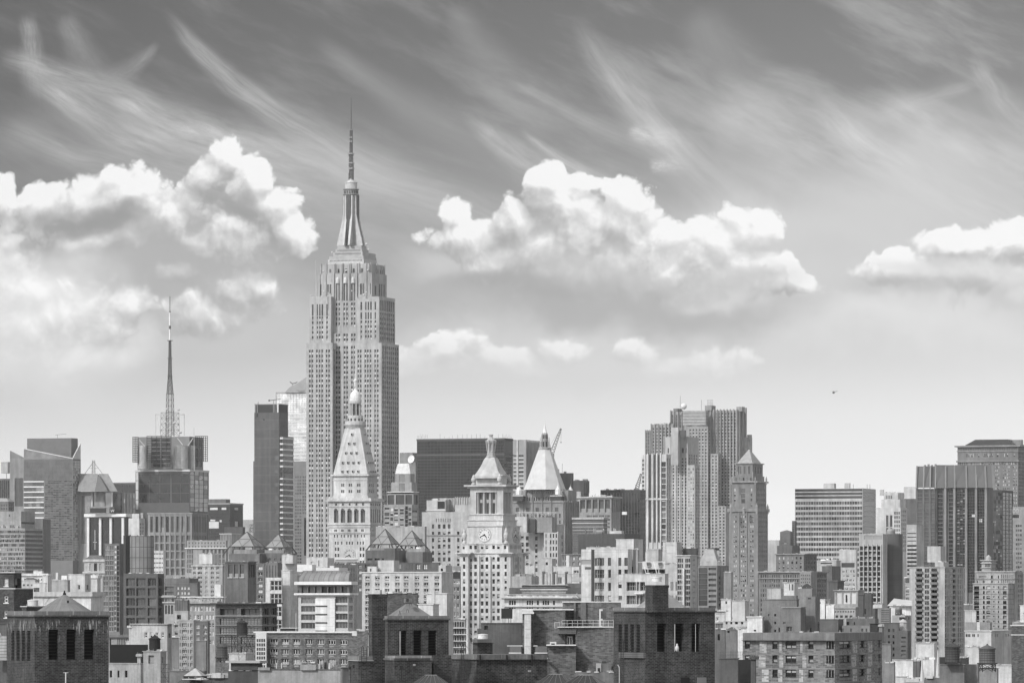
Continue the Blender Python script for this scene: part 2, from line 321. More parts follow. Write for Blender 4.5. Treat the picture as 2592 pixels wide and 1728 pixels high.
STY = dict(mx='dddeeebbcm', dk='dddddeen', lt='bccllmde', es='hhhijjhi', rb='deefnnne', dg='ddnnend', ho='x', fl='l', gl='nnneef', cg='fffnew', md='nnef', gr='mmmm', dh='dddbbcueed', ck='ddddddbuue', nt='ddennnkf', ll='llmlwl', wl='bcldeeiu', w='w', e='e', f='f', n='n', d='d', l='l', m='m', x='x', k='k')
_pm = {}
def pane_mesh(v):
    if v not in _pm:
        b = MB()
        for a, c, m in VAR[v]: b.face([(-.5, 0, a-.5), (.5, 0, a-.5), (.5, 0, c-.5), (-.5, 0, c-.5)], m)
        o = b.build('window_pane'); _pm[v] = o.data; bpy.data.objects.remove(o)
    return _pm[v]
_fm = {}
def frame_mesh(w, h, nx, nz, t, m):
    key = (round(w, 2), round(h, 2), nx, nz, round(t, 3), m.name)
    if key not in _fm:
        b = MB()
        def q(x0, x1, z0, z1):
            b.rings([(x0, -.04, z0), (x1, -.04, z0), (x1, 0.0, z0), (x0, 0.0, z0)], [(x0, -.04, z1), (x1, -.04, z1), (x1, 0.0, z1), (x0, 0.0, z1)], m, (True, True))
        for i in range(nx+1):
            x = -w/2+w*i/nx; x = min(max(x, -w/2+t/2), w/2-t/2); q(x-t/2, x+t/2, -h/2, h/2)
        if t > .05: b.rings([(-w/2-t*.6, -.2, -h/2-t*.9), (w/2+t*.6, -.2, -h/2-t*.9), (w/2+t*.6, 0., -h/2-t*.9), (-w/2-t*.6, 0., -h/2-t*.9)], [(-w/2-t*.6, -.2, -h/2), (w/2+t*.6, -.2, -h/2), (w/2+t*.6, 0., -h/2), (-w/2-t*.6, 0., -h/2)], m, (True, True))
        for i in range(nz+1):
            z = -h/2+h*i/nz; z = min(max(z, -h/2+t/2), h/2-t/2); q(-w/2, w/2, z-t*.45, z+t*.45)
        o = b.build('window_frame'); _fm[key] = o.data; bpy.data.objects.remove(o)
    return _fm[key]
def c(x0, x1, n, frac=.5):
    p = (x1-x0)/n; return [(x0+p*(i+.5-frac/2), x0+p*(i+.5+frac/2)) for i in range(n)]
def pr(xs, w): return [(x-w/2, x+w/2) for x in xs]
def W(cols, y0, pitch, h, y1=None, s='mx', d=None, fr=None): return dict(cols=cols, y0=y0, pitch=pitch, h=h, y1=y1, s=s, d=d, fr=fr)
class Bld:
    def __init__(s, name, label, cat, Y, th=20, w=('s', .3), vb=1728, group=None, roof=('r', .12), keep=100):
        s.name, s.label, s.cat, s.Y, s.th, s.w, s.vb, s.group, s.roofm, s.keep = name, label, cat, Y, th, w, vb, group, roof, keep
        s.root = None; s.wins = []; s.k = 0; s.x0 = None; s.littered = False; s.rn = random.Random(len(label)*31+int(Y)); s.S = Y/F*2.53
    def at(s, p):
        if s.root is None: s.root = thing(s.name, s.label, s.cat, (p[0], p[1], 0), s.group)
    def blk(s, xl, xc, xr, yt, yb=None, L=(), R_=(), th=None, Y=None, w=None, ribs=(), bands=(), cor=None, name='wall', flat_top=True, W_=None, D_=None, zb=None, flush=True):
        Y = (s.Y if Y is None else Y)+s.k*.2; s.k += 1
        a = R(s.th if th is None else th); u = Vector((cos(a), -sin(a))); v = Vector((sin(a), cos(a)))
        if s.x0 is None: s.x0 = X(xc)
        elif flush and a < R(45): Y += (s.x0-X(xc))/F*Y*math.tan(a)     # stay in line with the front of the first block
        C = Vector((wx(xc, Y), Y)); tl = (X(xl)-CX)/F; tr = (X(xr)-CX)/F
        w_ = W_ or (C.x-tl*Y)/(cos(a)+tl*sin(a)); dd = sin(a)-tr*cos(a)
        d_ = D_ or ((tr*Y-C.x)/dd if xr > xc else max(8, w_*.6))
        if w_ < .2: w_ = max(6, d_*.6)
        s.at(C); wm = M(w or s.w, s.S); b = MB(); zt = wz(yt, Y); z0 = wz(yb, Y) if yb is not None else (zb if zb is not None else 0.)
        A = C-u*w_; B = C+v*d_; E_ = A+v*d_
        s.last = dict(A=A, B=B, C=C, E=E_, u=u, v=v, w=w_, d=d_, zt=zt, z0=z0, Y=Y, a=a, xl=xl, xc=xc, xr=xr)
        for face, O, dr, ln, nrm, x0, x1, ws in (('L', A, u, w_, -v, xl, xc, L), ('R', C, v, d_, u, xc, xr, R_)):
            rects = []
            for g in ws:
                pit = g['pitch']; y = g['y0']; yend = g['y1'] if g['y1'] is not None else (s.vb-_c[1])*_c[2]
                while y+g['h'] <= yend+.01:
                    za, zc = wz(y+g['h'], Y), wz(y, Y)
                    if za > z0+.1 and zc < zt-.02:
                        for q0, q1 in g['cols']:
                            if x1 == x0: continue
                            rects.append((max(.02, (q0-x0)/(x1-x0)*ln), min(ln-.02, (q1-x0)/(x1-x0)*ln), za, zc, g))
                    if pit <= 0: break
                    y += pit
            s.wall(b, O, dr, ln, z0, zt, rects, nrm, wm, (px(g['h'], Y) if ws else 1))
            for fc, xs, rw, y0, y1, pr_, m in ribs:
                if fc != face: continue
                m = M(m, s.S)
                for x in xs:
                    uu = (x-x0)/(x1-x0)*ln; hw = px(rw, Y)/2/max(.15, abs((X(x1)-X(x0))/F*Y/ln)); s.proud(b, O, dr, uu-hw, uu+hw, wz(y1, Y), wz(y0, Y), nrm, pr_, m)
        for p_, q_, ln in ((B, E_, w_), (E_, A, d_)):
            b.face([(p_.x, p_.y, z0), (q_.x, q_.y, z0), (q_.x, q_.y, zt), (p_.x, p_.y, zt)], wm, [(0, z0), (ln, z0), (ln, zt), (0, zt)])
        for y0, y1, pr_, m in bands: s.ring(b, pr_, wz(y1, Y), wz(y0, Y), M(m, s.S))
        o = b.build(name, s.root)
        if flat_top:
            b2 = MB(); rm = M(s.roofm, s.S); t = min(.3, w_*.05); ce = (A+B)/2
            q = [tuple(p*.99+ce*.01)+(zt-.004,) for p in (A, C, B, E_)]; b2.face(q, rm); b2.build('roof', s.root)
        if cor is None and s.k == 1 and s.Y < 2700 and flat_top: cor = (yt-2.2*_c[2]/4.5*1.2, yt+1.4*_c[2]/4.5*2, .12, ('s', min(.6, (w or s.w)[1]*1.35)))
        if cor:
            for y0, y1, pr_, m in (cor if isinstance(cor[0], (tuple, list)) else [cor]):
                b3 = MB(); s.ring(b3, pr_, wz(y1, Y), wz(y0, Y), M(m, s.S), True); b3.build('cornice', s.root)
        return s
    def fy(s, x, off=0.):
        l = s.last; return l['C'].y+(l['C'].x-wx(x, l['C'].y))*math.tan(l['a'])+off
    def ring(s, b, pr_, z0, z1, m, cap=True):
        l = s.last; u, v = l['u'], l['v']; e = .05
        def loop(o, z): return [tuple(l['A']-u*o-v*o)+(z,), tuple(l['C']+u*o-v*o)+(z,), tuple(l['B']+u*o+v*o)+(z,), tuple(l['E']-u*o+v*o)+(z,)]
        b.rings(loop(pr_, z0), loop(pr_, z1), m, (True, True))
    def proud(s, b, O, dr, u0, u1, z0, z1, n, p, m):
        def q(u, o, z): r = O+dr*u+n*o; return (r.x, r.y, z)
        A = [q(u0, p, z0), q(u1, p, z0), q(u1, -.1, z0), q(u0, -.1, z0)]; B = [q(u0, p, z1), q(u1, p, z1), q(u1, -.1, z1), q(u0, -.1, z1)]
        b.rings(A, B, m, (True, True))
    def wall(s, b, O, dr, ln, z0, zt, rects, n, wm, hh):
        r4 = lambda q: round(q, 4)
        us = sorted({0., r4(ln)} | {r4(q) for r in rects for q in r[:2]}); zs = sorted({r4(z0), r4(zt)} | {r4(q) for r in rects for q in r[2:4]})
        iu = {q: i for i, q in enumerate(us)}; iz = {q: i for i, q in enumerate(zs)}
        hole = [bytearray(len(us)) for _ in zs]
        for r in rects:
            i0, i1 = iu[r4(r[0])], iu[r4(r[1])]
            for j in range(iz[r4(r[2])], iz[r4(r[3])]):
                hole[j][i0:i1] = b'\1'*(i1-i0)
        def pt(u, z, o=0.): p = O+dr*u-n*o; return (p.x, p.y, z)
        for j in range(len(zs)-1):
            h = hole[j]; i = 0
            while i < len(us)-1:
                if h[i]: i += 1; continue
                k = i
                while k < len(us)-1 and not h[k]: k += 1
                a_, c_, d_, e_ = us[i], us[k], zs[j], zs[j+1]
                b.face([pt(a_, d_), pt(c_, d_), pt(c_, e_), pt(a_, e_)], wm, [(a_, d_), (c_, d_), (c_, e_), (a_, e_)]); i = k
        ang = math.atan2(dr.y, dr.x)
        for u0, u1, za, zc, g in rects:
            d = g['d'] if g['d'] is not None else min(.6, .22*(u1-u0)+.05)
            P4 = [(u0, za), (u1, za), (u1, zc), (u0, zc)]
            for q in range(4):
                e, f = P4[q], P4[(q+1) % 4]
                b.face([pt(*e), pt(*f), pt(*f, d), pt(*e, d)], wm, [e, f, f, e])
            p = O+dr*((u0+u1)/2)-n*d
            s.wins.append((Vector((p.x, p.y, (za+zc)/2)), ang, u1-u0, zc-za, g, n))
    def done(s, litter=True):
        if litter and 480 < s.Y < 2700 and not s.littered and s.root is not None and s.th < 45:
            s.littered = True; s.clutter(11, 5.2*_c[2]*900/max(s.Y, 700)+2.4*_c[2], ('m', .32), int(s.Y)+len(s.label))
        ws = s.wins; vis = []
        ws.sort(key=lambda q: -q[2]*q[3]*max(.05, -q[5].y)-q[0].z*1e-4)
        big, rest = ws[:s.keep], ws[s.keep:]
        for p, ang, w, h, g, n in big:
            o = bpy.data.objects.new('window', pane_mesh(s.rn.choice(STY.get(g['s'], g['s'])))); COL.objects.link(o); o.parent = s.root
            o.location = p-Vector(s.root.location); o.rotation_euler = (0, 0, ang); o.scale = (w, 1, h)
            if g['fr']:
                nx, nz, t, m = g['fr']; f = bpy.data.objects.new('frame', frame_mesh(w, h, nx, nz, t, M(m))); COL.objects.link(f); f.parent = o
                f.scale = (1/w, 1, 1/h)
        if rest:
            b = MB()
            for p, ang, w, h, g, n in rest:
                dx = Vector((cos(ang), sin(ang), 0))*w/2
                for a, e, m in VAR[s.rn.choice(STY.get(g['s'], g['s']))]:
                    z0, z1 = p.z-h/2+h*a, p.z-h/2+h*e
                    b.face([(p.x-dx.x, p.y-dx.y, z0), (p.x+dx.x, p.y+dx.y, z0), (p.x+dx.x, p.y+dx.y, z1), (p.x-dx.x, p.y-dx.y, z1)], m)
            o = b.build('window', s.root); o['kind'] = 'stuff'
        s.wins = []
        return s
    # ---- pieces on the last block
    def pt(s, fu, fv, z=None):
        """a point over the last block: fu along its front from A to C, fv back"""
        l = s.last; p = l['A']+l['u']*(l['w']*fu)+l['v']*(l['d']*fv); return Vector((p.x, p.y, l['zt'] if z is None else z))
    def hip(s, ya, m, top=0., inset=0., name='roof', over=0., fu=.5, fv=.5):
        l = s.last; b = MB(); z0 = l['zt']+.01; zt = wz(ya, l['Y']); base = [s.pt(-over, -over), s.pt(1+over, -over), s.pt(1+over, 1+over), s.pt(-over, 1+over)]
        if inset: base = [s.pt(inset, inset), s.pt(1-inset, inset), s.pt(1-inset, 1-inset), s.pt(inset, 1-inset)]
        ce = s.pt(fu, fv); B = [tuple(ce+(q-ce)*max(top, .002))[:2]+(zt,) for q in base]; A = [tuple(q)[:2]+(z0,) for q in base]
        b.rings(A, B, M(m, s.S), (True, True)); return b.build(name, s.root)
    def box(s, x0, x1, y0, y1, m, name='bulkhead', fv=.3, dep=None):
        """rooftop box given by its outline in the photo, standing on the last block"""
        l = s.last; Yb = l['Y']+2+l['d']*fv*.9; a0, a1 = wx(x0, Yb), wx(x1, Yb); w = (a1-a0)
        t = abs(l['a']); ww = w*.8; b = MB(); k = dep or w*.45
        z1 = wz(y0, Yb); z0 = min(wz(y1, Yb), l['zt']); a = l['a'] if l['a'] < R(45) else l['a']-R(90)
        b.obox(((a0+a1)/2, Yb+k/2), -a, w/(cos(a)+abs(sin(a))*.6), w*.6/(cos(a)+abs(sin(a))*.6), z0, z1, M(m, s.S)); return b.build(name, s.root)
    def clutter(s, n, hmax, m=('m', .3), seed=0, wmax=None, names=('rooftop_unit', 'vent_pipe', 'rooftop_unit', 'antenna')):
        l = s.last; rn = random.Random(seed+n*7+int(hmax*13)); H = px(hmax, l['Y'])
        for i in range(n):
            p = s.pt(rn.uniform(.06, .94), rn.uniform(.1, .6)); nm = rn.choice(names); b = MB(); h = H*rn.uniform(.35, 1)
            mm = M((m[0], m[1]*rn.choice((.5, .8, 1, 1.3, 1.6))), s.S); z = l['zt']-.1
            if nm == 'rooftop_unit': b.obox((p.x, p.y), -l['a'], H*rn.uniform(.6, 1.8), H*rn.uniform(.6, 1.2), z, z+h*.7, mm)
            elif nm == 'vent_pipe': b.bar((p.x, p.y, z), (p.x, p.y, z+h), H*.1, mm, 6)
            else: b.bar((p.x, p.y, z), (p.x, p.y, z+h*1.3), H*.03, mm)
            b.build(nm, s.root)
        return s
    def mast(s, x, y0, y1, r=.6, m=('m', .2), fv=.2, name='antenna'):
        l = s.last; Yb = l['Y']+2+l['d']*fv; b = MB(); p = P(x, y0, Yb); b.bar((p.x, p.y, min(l['zt'], wz(y1, Yb))-.2), p, px(r, Yb), M(m, s.S), 5); b.build(name, s.root); return s
# ------------------------------------------------------------------ ground
b = MB(); gm = mat('r', .16, 8)
b.face([(-9000, -3000, 0), (9000, -3000, 0), (9000, 30000, 0), (-9000, 30000, 0)], gm)
o = b.build('ground'); o['kind'] = 'structure'
# ------------------------------------------------------------------ the tallest tower with the mooring mast
cr('E'); ST = ('s', .35); STD = ('s', .31)
t = Bld('skyscraper', 'tallest stepped stone skyscraper crowned by a mooring mast and needle antenna', 'skyscraper', 4000, 20, ST, vb=1420)
wing = [(143, 158), (165, 180), (205, 218), (228, 242), (250, 265), (288, 302), (310, 325)]
wingr = [(562, 576), (583, 597), (623, 637), (645, 658), (668, 681), (708, 721), (730, 744)]
sidec = [(779+i*17.8, 779+i*17.8+11) for i in range(8)]
t.blk(345, 560, 880, 690, L=[W([(374, 390), (397, 413), (442, 459), (465, 481), (506, 522), (529, 545)], 802, 43, 40, s='es'), W([(374, 390), (397, 413), (442, 459), (465, 481), (506, 522), (529, 545)], 415, 40, 37, 800, s='es')], name='centre_bay', Y=4010)
t.blk(120, 347, 420, 775, L=[W(wing, 832, 43, 40, s='es')], R_=[W([(358, 368), (376, 388)], 832, 43, 40, s='dk')], name='wing', Y=4001)
t.blk(540, 770, 920, 775, L=[W(wingr, 832, 43, 40, s='es')], R_=[W(sidec, 800, 43, 40, s='es')], name='wing', Y=4001)
w2l = [(168, 183), (210, 222), (231, 244), (252, 266), (293, 306)]; w2r = [(588, 602), (628, 641), (650, 662), (672, 685), (710, 723)]
s2 = [(760+i*18, 760+i*18+11) for i in range(7)]
t.blk(150, 335, 390, 375, yb=790, L=[W(w2l, 440, 0, 100, s='dk'), W(w2l, 545, 42, 39, 765, s='es')], name='shoulder', Y=4006)
t.blk(548, 748, 887, 375, yb=790, L=[W(w2r, 420, 0, 70, s='dk'), W(w2r, 510, 0, 60, s='dk'), W(w2r, 580, 42, 39, 765, s='es')], R_=[W(s2, 405, 0, 90, s='nt'), W(s2, 510, 42, 39, 765, s='es')], name='shoulder', Y=4006)
tall = [(376, 389), (398, 412), (441, 455), (465, 479), (507, 521), (530, 544)]
t.blk(232, 692, 815, 172, yb=700, L=[W(tall, 258, 0, 150, s='dk'), W(tall, 425, 42, 39, 640, s='es'), W([(300, 316), (322, 337), (585, 600), (606, 620), (672, 685), (240, 252)], 262, 0, 95, s='nt')],
      R_=[W([(748, 760), (768, 778), (788, 798)], 258, 0, 105, s='dk'), W([(712, 724)], 280, 0, 80, s='dk')], name='crown_tier', Y=4012,
      ribs=[('L', [360, 428, 494, 560], 8, 90, 400, 1.2, ST), ('L', [236, 288, 640, 686], 9, 172, 372, .8, STD)])
l_ = dict(t.last); t_fy = lambda x: l_['C'].y+(l_['C'].x-wx(x, l_['C'].y))*math.tan(R(20))
t.blk(245, 664, 795, 90, yb=200, L=[W([(320, 335), (392, 408), (458, 474), (522, 538), (597, 613)], 132, 0, 32, s='nt')], R_=[W([(735, 744), (756, 764), (775, 783)], 130, 0, 40, s='nt')],
      name='crown_tier', Y=4016, ribs=[('L', [250, 296, 372, 438, 505, 580, 640], 7, 84, 175, .9, ST), ('R', [672, 725, 790], 5, 84, 175, .9, ST)])
for xx in (392, 459, 526):       # aluminium shells over the three centre strips
    b = MB(); Yq = t_fy(xx); q = P(xx, 250, Yq); b.lathe((q.x, q.y+.2), [(px(17, 4008), wz(255, 4008)), (px(17, 4008), wz(222, 4008)), (px(11, 4008), wz(206, 4008)), (px(2, 4008), wz(200, 4008))], mat('m', .5, 1), 10); b.build('arched_shell', t.root)
t.clutter(16, 16, ('m', .45), 3)
cr('D')
al = ('m', .33)
for i, (x0, xm, x1, y0, y1) in enumerate(((262, 525, 622, 1262, 1296), (272, 522, 618, 1240, 1262), (300, 516, 612, 1212, 1240), (318, 512, 560, 1188, 1212), (330, 508, 545, 1165, 1188))):
    t.blk(x0, xm, x1, y0, yb=y1+6, w=al if i != 0 else ('m', .42), name='stepped_base', Y=4022+i*3, L=[W(c(x0+12, xm-12, 24, .5), y0+5, 0, 12, s='n')] if i in (0, 2, 3) else [])
mc = 432; Ym = 4044; m0 = Vector((wx(mc, Ym), Ym)); r_ = lambda n: px(n, Ym); z_ = lambda y: wz(y, Ym)
b = MB(); dkm = mat('m', .07, 1); ltm = mat('m', .42, 1); mdm = mat('m', .22, 1)
b.lathe(m0, [(r_(56), z_(1172)), (r_(54), z_(800))], mdm, 20); b.build('mast_shaft', t.root)
for k in range(4):
    a = -R(20)+k*pi/2; dx = Vector((cos(a), sin(a))); dy = Vector((-sin(a), cos(a)))
    for off in (-1, 1):                         # paired metal wings that widen to the foot
        b = MB(); th_ = 6; prof = [(102, 1168), (90, 1110), (72, 1040), (58, 975), (52, 940), (50, 800)]
        e = dy*r_(24)*off; pl = []
        for (o1, y1_), (o2, y2_) in zip(prof, prof[1:]):
            def cor_(o_, y_, s_): p = m0+dx*r_(o_)+e*(.9)+dy*r_(8)*s_; return (p.x, p.y, z_(y_))
            def inn(y_, s_): p = m0+dx*r_(20)+e*.9+dy*r_(8)*s_; return (p.x, p.y, z_(y_))
            b.rings([cor_(o1, y1_, -1), cor_(o1, y1_, 1), inn(y1_, 1), inn(y1_, -1)], [cor_(o2, y2_, -1), cor_(o2, y2_, 1), inn(y2_, 1), inn(y2_, -1)], ltm, (True, True))
        b.build('mast_wing', t.root)
    b = MB(); p = m0+dx*r_(50); b.obox((p.x, p.y), a, r_(16), r_(34), z_(1166), z_(800), dkm); b.build('glazed_strip', t.root)
for nm, prof, mm in (('lower_drum', [(57, 798), (60, 792), (52, 788), (52, 762), (58, 758), (59, 752), (46, 750)], mdm), ('upper_drum', [(44, 752), (44, 712), (47, 708), (46, 702), (40, 700)], ltm), ('cone', [(38, 702), (26, 690), (12, 680), (8, 672)], ltm)):
    b = MB(); b.lathe(m0, [(r_(q), z_(y)) for q, y in prof], mm, 24); b.build(nm, t.root, smooth=False)
b = MB()
for i in range(18):
    a = 2*pi*i/18; p = m0+Vector((cos(a), sin(a)))*r_(52); b.obox((p.x, p.y), a, r_(3), r_(9), z_(786), z_(766), dkm)
b.build('observation_windows', t.root)
b = MB(); am = mat('m', .10, 1); b.lattice(m0, -R(20), r_(27), r_(25), z_(682), z_(490), 8, r_(2.4), am); b.bar((m0.x, m0.y, z_(690)), (m0.x, m0.y, z_(320)), r_(5), mdm, 6)
for y_ in (492, 560, 600, 402, 372): b.obox(m0, -R(20), r_(36 if y_ > 480 else 24), r_(36 if y_ > 480 else 24), z_(y_+5), z_(y_-5), mdm)
b.lattice(m0, -R(20), r_(16), r_(13), z_(490), z_(322), 7, r_(2.0), am); b.obox(m0, -R(20), r_(26), r_(26), z_(320), z_(316), mdm); b.build('antenna_lattice', t.root)
for sx in (-16, 15, 19, -20):
    b = MB(); b.bar((m0.x+r_(sx), m0.y-r_(abs(sx)*.5), z_(600-sx*2)), (m0.x+r_(sx), m0.y-r_(abs(sx)*.5), z_(500-sx)), r_(3), ltm, 6); b.build('antenna_panel', t.root)
b = MB(); b.bar((m0.x, m0.y, z_(320)), (m0.x, m0.y, z_(175)), r_(4.6), am, 6); b.bar((m0.x, m0.y, z_(175)), (m0.x, m0.y, z_(80)), r_(4.2), am, 6, r_(1.8)); b.build('needle', t.root)
b = MB(); q = P(172, 1270, 4006); b.bar((q.x, q.y, wz(1545, 4006)), q, px(1.7, 4006), ltm, 5); b.bar((wx(178, 4006), 4006, wz(1540, 4006)), (wx(178, 4006), 4006, wz(1440, 4006)), px(5, 4006), ltm, 6); b.build('antenna', t.root)
rn = random.Random(5)
for x, y, rr in ((228, 1353, 7), (555, 1345, 7), (397, 1348, 8), (232, 1502, 6), (525, 1525, 7), (543, 1507, 6), (278, 1525, 6), (437, 1497, 5), (140, 1533, 7), (545, 1155, 9), (292, 1216, 7), (560, 1195, 6)):
    b = MB(); q = P(x, y, 4002 if y > 1400 else 4014); b.lathe((q.x, q.y), [(px(1, 4000), q.z-px(rr, 4000)), (px(rr, 4000), q.z-px(rr*.4, 4000)), (px(rr, 4000), q.z+px(rr*.4, 4000)), (px(1, 4000), q.z+px(rr, 4000))], mat('f', .6), 8); b.build('dish_antenna', t.root)
t.done()
# ------------------------------------------------------------------ tower with the pyramid roof and gilded cupola, in front of it
cr('F'); MST = ('s', .45)
t = Bld('clock_tower', 'pale stone tower with steep dormered pyramid roof and bright domed cupola', 'clock tower', 3305, 20, MST, vb=1430)
ar = [222, 276, 329, 383, 435]
t.blk(163, 490, 578, 1040, L=[W(pr(ar, 15), 1073, 0, 20, s='dk'), W(pr(ar, 36), 1130, 0, 98, s='n', d=1.6), W([(a+o, a+o+9) for a in ar for o in (-14, -3)], 1281, 0, 19, s='dk'),
      W([(a+o, a+o+9) for a in ar for o in (-16, 6)], 1324, 0, 22, s='dk'), W([(212, 222), (232, 242), (262, 271)] + [(302, 312), (324, 334), (346, 356)] + [(388, 398), (411, 420), (432, 442)], 1378, 0, 24, s='dk'),
      W([(212, 225), (233, 247), (410, 423), (432, 446)], 1424, 50, 28, s='dk')],
      R_=[W([(499+i*16, 508+i*16) for i in range(5)], 1120, 0, 108, s='n'), W([(499+i*16, 508+i*16) for i in range(5)], 1074, 0, 19, s='n'), W(c(496, 576, 8, .45), 1282, 42, 18, s='n')],
      bands=[(1258, 1266, .5, MST), (1228, 1247, .6, MST), (1305, 1310, .4, MST), (1316, 1320, .4, MST), (1098, 1104, .4, MST)], cor=[(1048, 1060, 1.6, MST), (1034, 1048, 1.0, MST)])
for a in ar:
    b = MB(); q = P(a, 1130, 3304.6); off = (a-490)/(-327)
    Yq = t.last['C'].y+(t.last['A'].y-t.last['C'].y)*off
    b.lathe((wx(a, Yq), Yq+.9), [(px(18, Yq), wz(1132, Yq)), (px(17, Yq), wz(1124, Yq)), (px(11, Yq), wz(1116, Yq)), (px(1, Yq), wz(1113, Yq))], mat('g', .05), 12); b.build('arch_head', t.root)
t.blk(200, 470, 548, 858, yb=1036, L=[W([(262, 273), (276, 287), (322, 333), (338, 349), (389, 400), (404, 415)], 918, 50, 24, 1000, s='dk')], R_=[W([(484, 491), (500, 507), (516, 523)], 918, 50, 24, 1000, s='n')],
      name='upper_stage', Y=3313, bands=[(1018, 1036, .5, MST), (888, 893, .35, MST)], cor=[(846, 858, 1.4, MST)])
l = t.last; ce = t.pt(.5, .5); Yp = ce.y
def ringxy(w, d, z, ce=ce, a=-R(20)):
    return [(ce.x+x*w/2*cos(a)-y*d/2*sin(a), ce.y+x*w/2*sin(a)+y*d/2*cos(a), z) for x, y in ((-1, -1), (1, -1), (1, 1), (-1, 1))]
b = MB(); z0, z1 = wz(848, Yp), wz(482, Yp); w0, d0 = l['w']*1.0, l['d']*1.0; w1, d1 = px(128, Yp)/cos(R(20))*.93, px(128, Yp)*.95
b.rings(ringxy(w0, d0, z0), ringxy(w1, d1, z1), mat('s', .47, 1), (True, True)); b.build('roof', t.root)
for row, (y, n, xs) in enumerate(((530, 1, [352]), (603, 2, [327, 370]), (678, 3, [302, 345, 387]), (755, 4, [276, 319, 361, 403]), (825, 4, [270, 314, 357, 400]))):
    f = (848-y)/(848-482); w = w0+(w1-w0)*f; d = d0+(d1-d0)*f; z = wz(y, Yp)
    for i in range(n):
        for sd_ in (0, 1):
            tx = (i-(n-1)/2)*px(45, Yp); a = -R(20)
            lx, ly = (tx, -d/2) if sd_ == 0 else (w/2, tx*.9)
            p = Vector((ce.x+lx*cos(a)-ly*sin(a), ce.y+lx*sin(a)+ly*cos(a)))
            b = MB(); nd = Vector((sin(a), -cos(a))) if sd_ == 0 else Vector((cos(a), sin(a))); ang = a if sd_ == 0 else a+pi/2
            b.obox(p+nd*.2, ang, px(18, Yp), px(14, Yp), z-px(9, Yp), z+px(9, Yp), mat('s', .47, 1)); b.obox(p+nd*(px(7, Yp)+.25), ang, px(11, Yp), .3, z-px(8, Yp), z+px(6, Yp), G0); b.build('dormer', t.root)
zc = lambda y: wz(y, Yp); rp = lambda n: px(n, Yp); cc = (ce.x, ce.y); gold = mat('m', .62, 1); stn = mat('s', .42, 1)
for nm, prof, mm, n in (('balcony', [(64, 490), (74, 470), (84, 456), (84, 428), (78, 426), (78, 440)], stn, 16), ('drum', [(62, 440), (62, 382), (52, 380)], stn, 16), ('lantern_core', [(32, 384), (32, 285)], mat('g', .03), 12),
                        ('lantern_ring', [(42, 290), (48, 284), (48, 266), (40, 262)], stn, 16), ('dome', [(45, 266), (45, 240), (40, 215), (30, 196), (16, 182), (8, 174)], gold, 18), ('finial', [(10, 176), (5, 160), (9, 150), (9, 118), (14, 108), (14, 100), (6, 92), (4, 60), (1.5, 20)], gold, 10)):
    b = MB(); b.lathe(cc, [(rp(r), zc(y)) for r, y in prof], mm, n); b.build(nm, t.root, smooth=nm == 'dome')
for i in range(8):
    a = 2*pi*i/8+.2; b = MB(); b.bar((ce.x+rp(40)*cos(a), ce.y+rp(40)*sin(a), zc(384)), (ce.x+rp(40)*cos(a), ce.y+rp(40)*sin(a), zc(286)), rp(4.5), stn, 6); b.build('lantern_column', t.root)
for i in range(12):
    a = 2*pi*i/12; b = MB(); b.obox((ce.x+rp(62)*cos(a), ce.y+rp(62)*sin(a)), a, rp(1.5), rp(12), zc(425), zc(404), G0); b.build('window', t.root)
def clock(parent, ctr, ang, r, hands=True, m=('f', .62)):
    nd = Vector((sin(ang), -cos(ang), 0)); dx = Vector((cos(ang), sin(ang), 0)); up = Vector((0, 0, 1)); ctr = Vector(ctr)
    def disc(b, r0, o0, o1, mm, n=32):
        A = [tuple(ctr+nd*o0+(dx*cos(2*pi*i/n)+up*sin(2*pi*i/n))*r0) for i in range(n)]; B = [tuple(ctr+nd*o1+(dx*cos(2*pi*i/n)+up*sin(2*pi*i/n))*r0) for i in range(n)]
        b.rings(A, B, mm, (True, True))
    b = MB(); disc(b, r*1.08, -.3, .12, mat('s', .36, 1)); rim = b.build('clock_face', parent); b = MB(); disc(b, r*.97, .1, .2, M(m, 1)); b.build('dial', rim)
    dk = mat('f', .03)
    for i in range(12):
        n_ = 12 if i == 0 else i; a = pi/2-i*pi/6
        cu = bpy.data.curves.new('numeral', 'FONT'); cu.body = str(n_); cu.size = r*.34; cu.align_x = 'CENTER'; cu.align_y = 'CENTER'; cu.extrude = .02; cu.offset = r*.012; cu.materials.append(dk)
        tmp = bpy.data.objects.new('numeral', cu); me = bpy.data.meshes.new_from_object(tmp); bpy.data.objects.remove(tmp)
        tmp = bpy.data.objects.new('numeral', me); COL.objects.link(tmp)
        tmp.parent = rim; q = ctr+nd*.24+(dx*cos(a)+up*sin(a))*r*.76-Vector(rim.parent.location); tmp.location = q; tmp.rotation_euler = (R(90), 0, ang)
    for a, ln, w in ((pi/2-R(41*6), .80, .09), (pi/2-R(4.68*30), .55, .11)):
        b = MB(); d_ = dx*cos(a)+up*sin(a); e = dx*(-sin(a))+up*cos(a); p0, p1 = ctr-d_*r*.12, ctr+d_*r*ln
        A = [p0-e*r*w, p1-e*r*w*.4, p1+e*r*w*.4, p0+e*r*w]; b.rings([tuple(q+nd*.3) for q in A], [tuple(q+nd*.38) for q in A], dk, (True, True)); b.build('hand', rim)
def on_face(l, side, x, y, o=0.0):
    """point on the visible face of a block at photo position"""
    if side == 'L': O, dr, nrm, ln = l['A'], l['u'], -l['v'], l['w']
    else: O, dr, nrm, ln = l['C'], l['v'], l['u'], l['d']
    tx = (X(x)-CX)/F; s_ = (tx*O.y-O.x)/(dr.x-tx*dr.y); p = O+dr*s_+nrm*o
    return Vector((p.x, p.y, wz(y, p.y))), math.atan2(dr.y, dr.x)
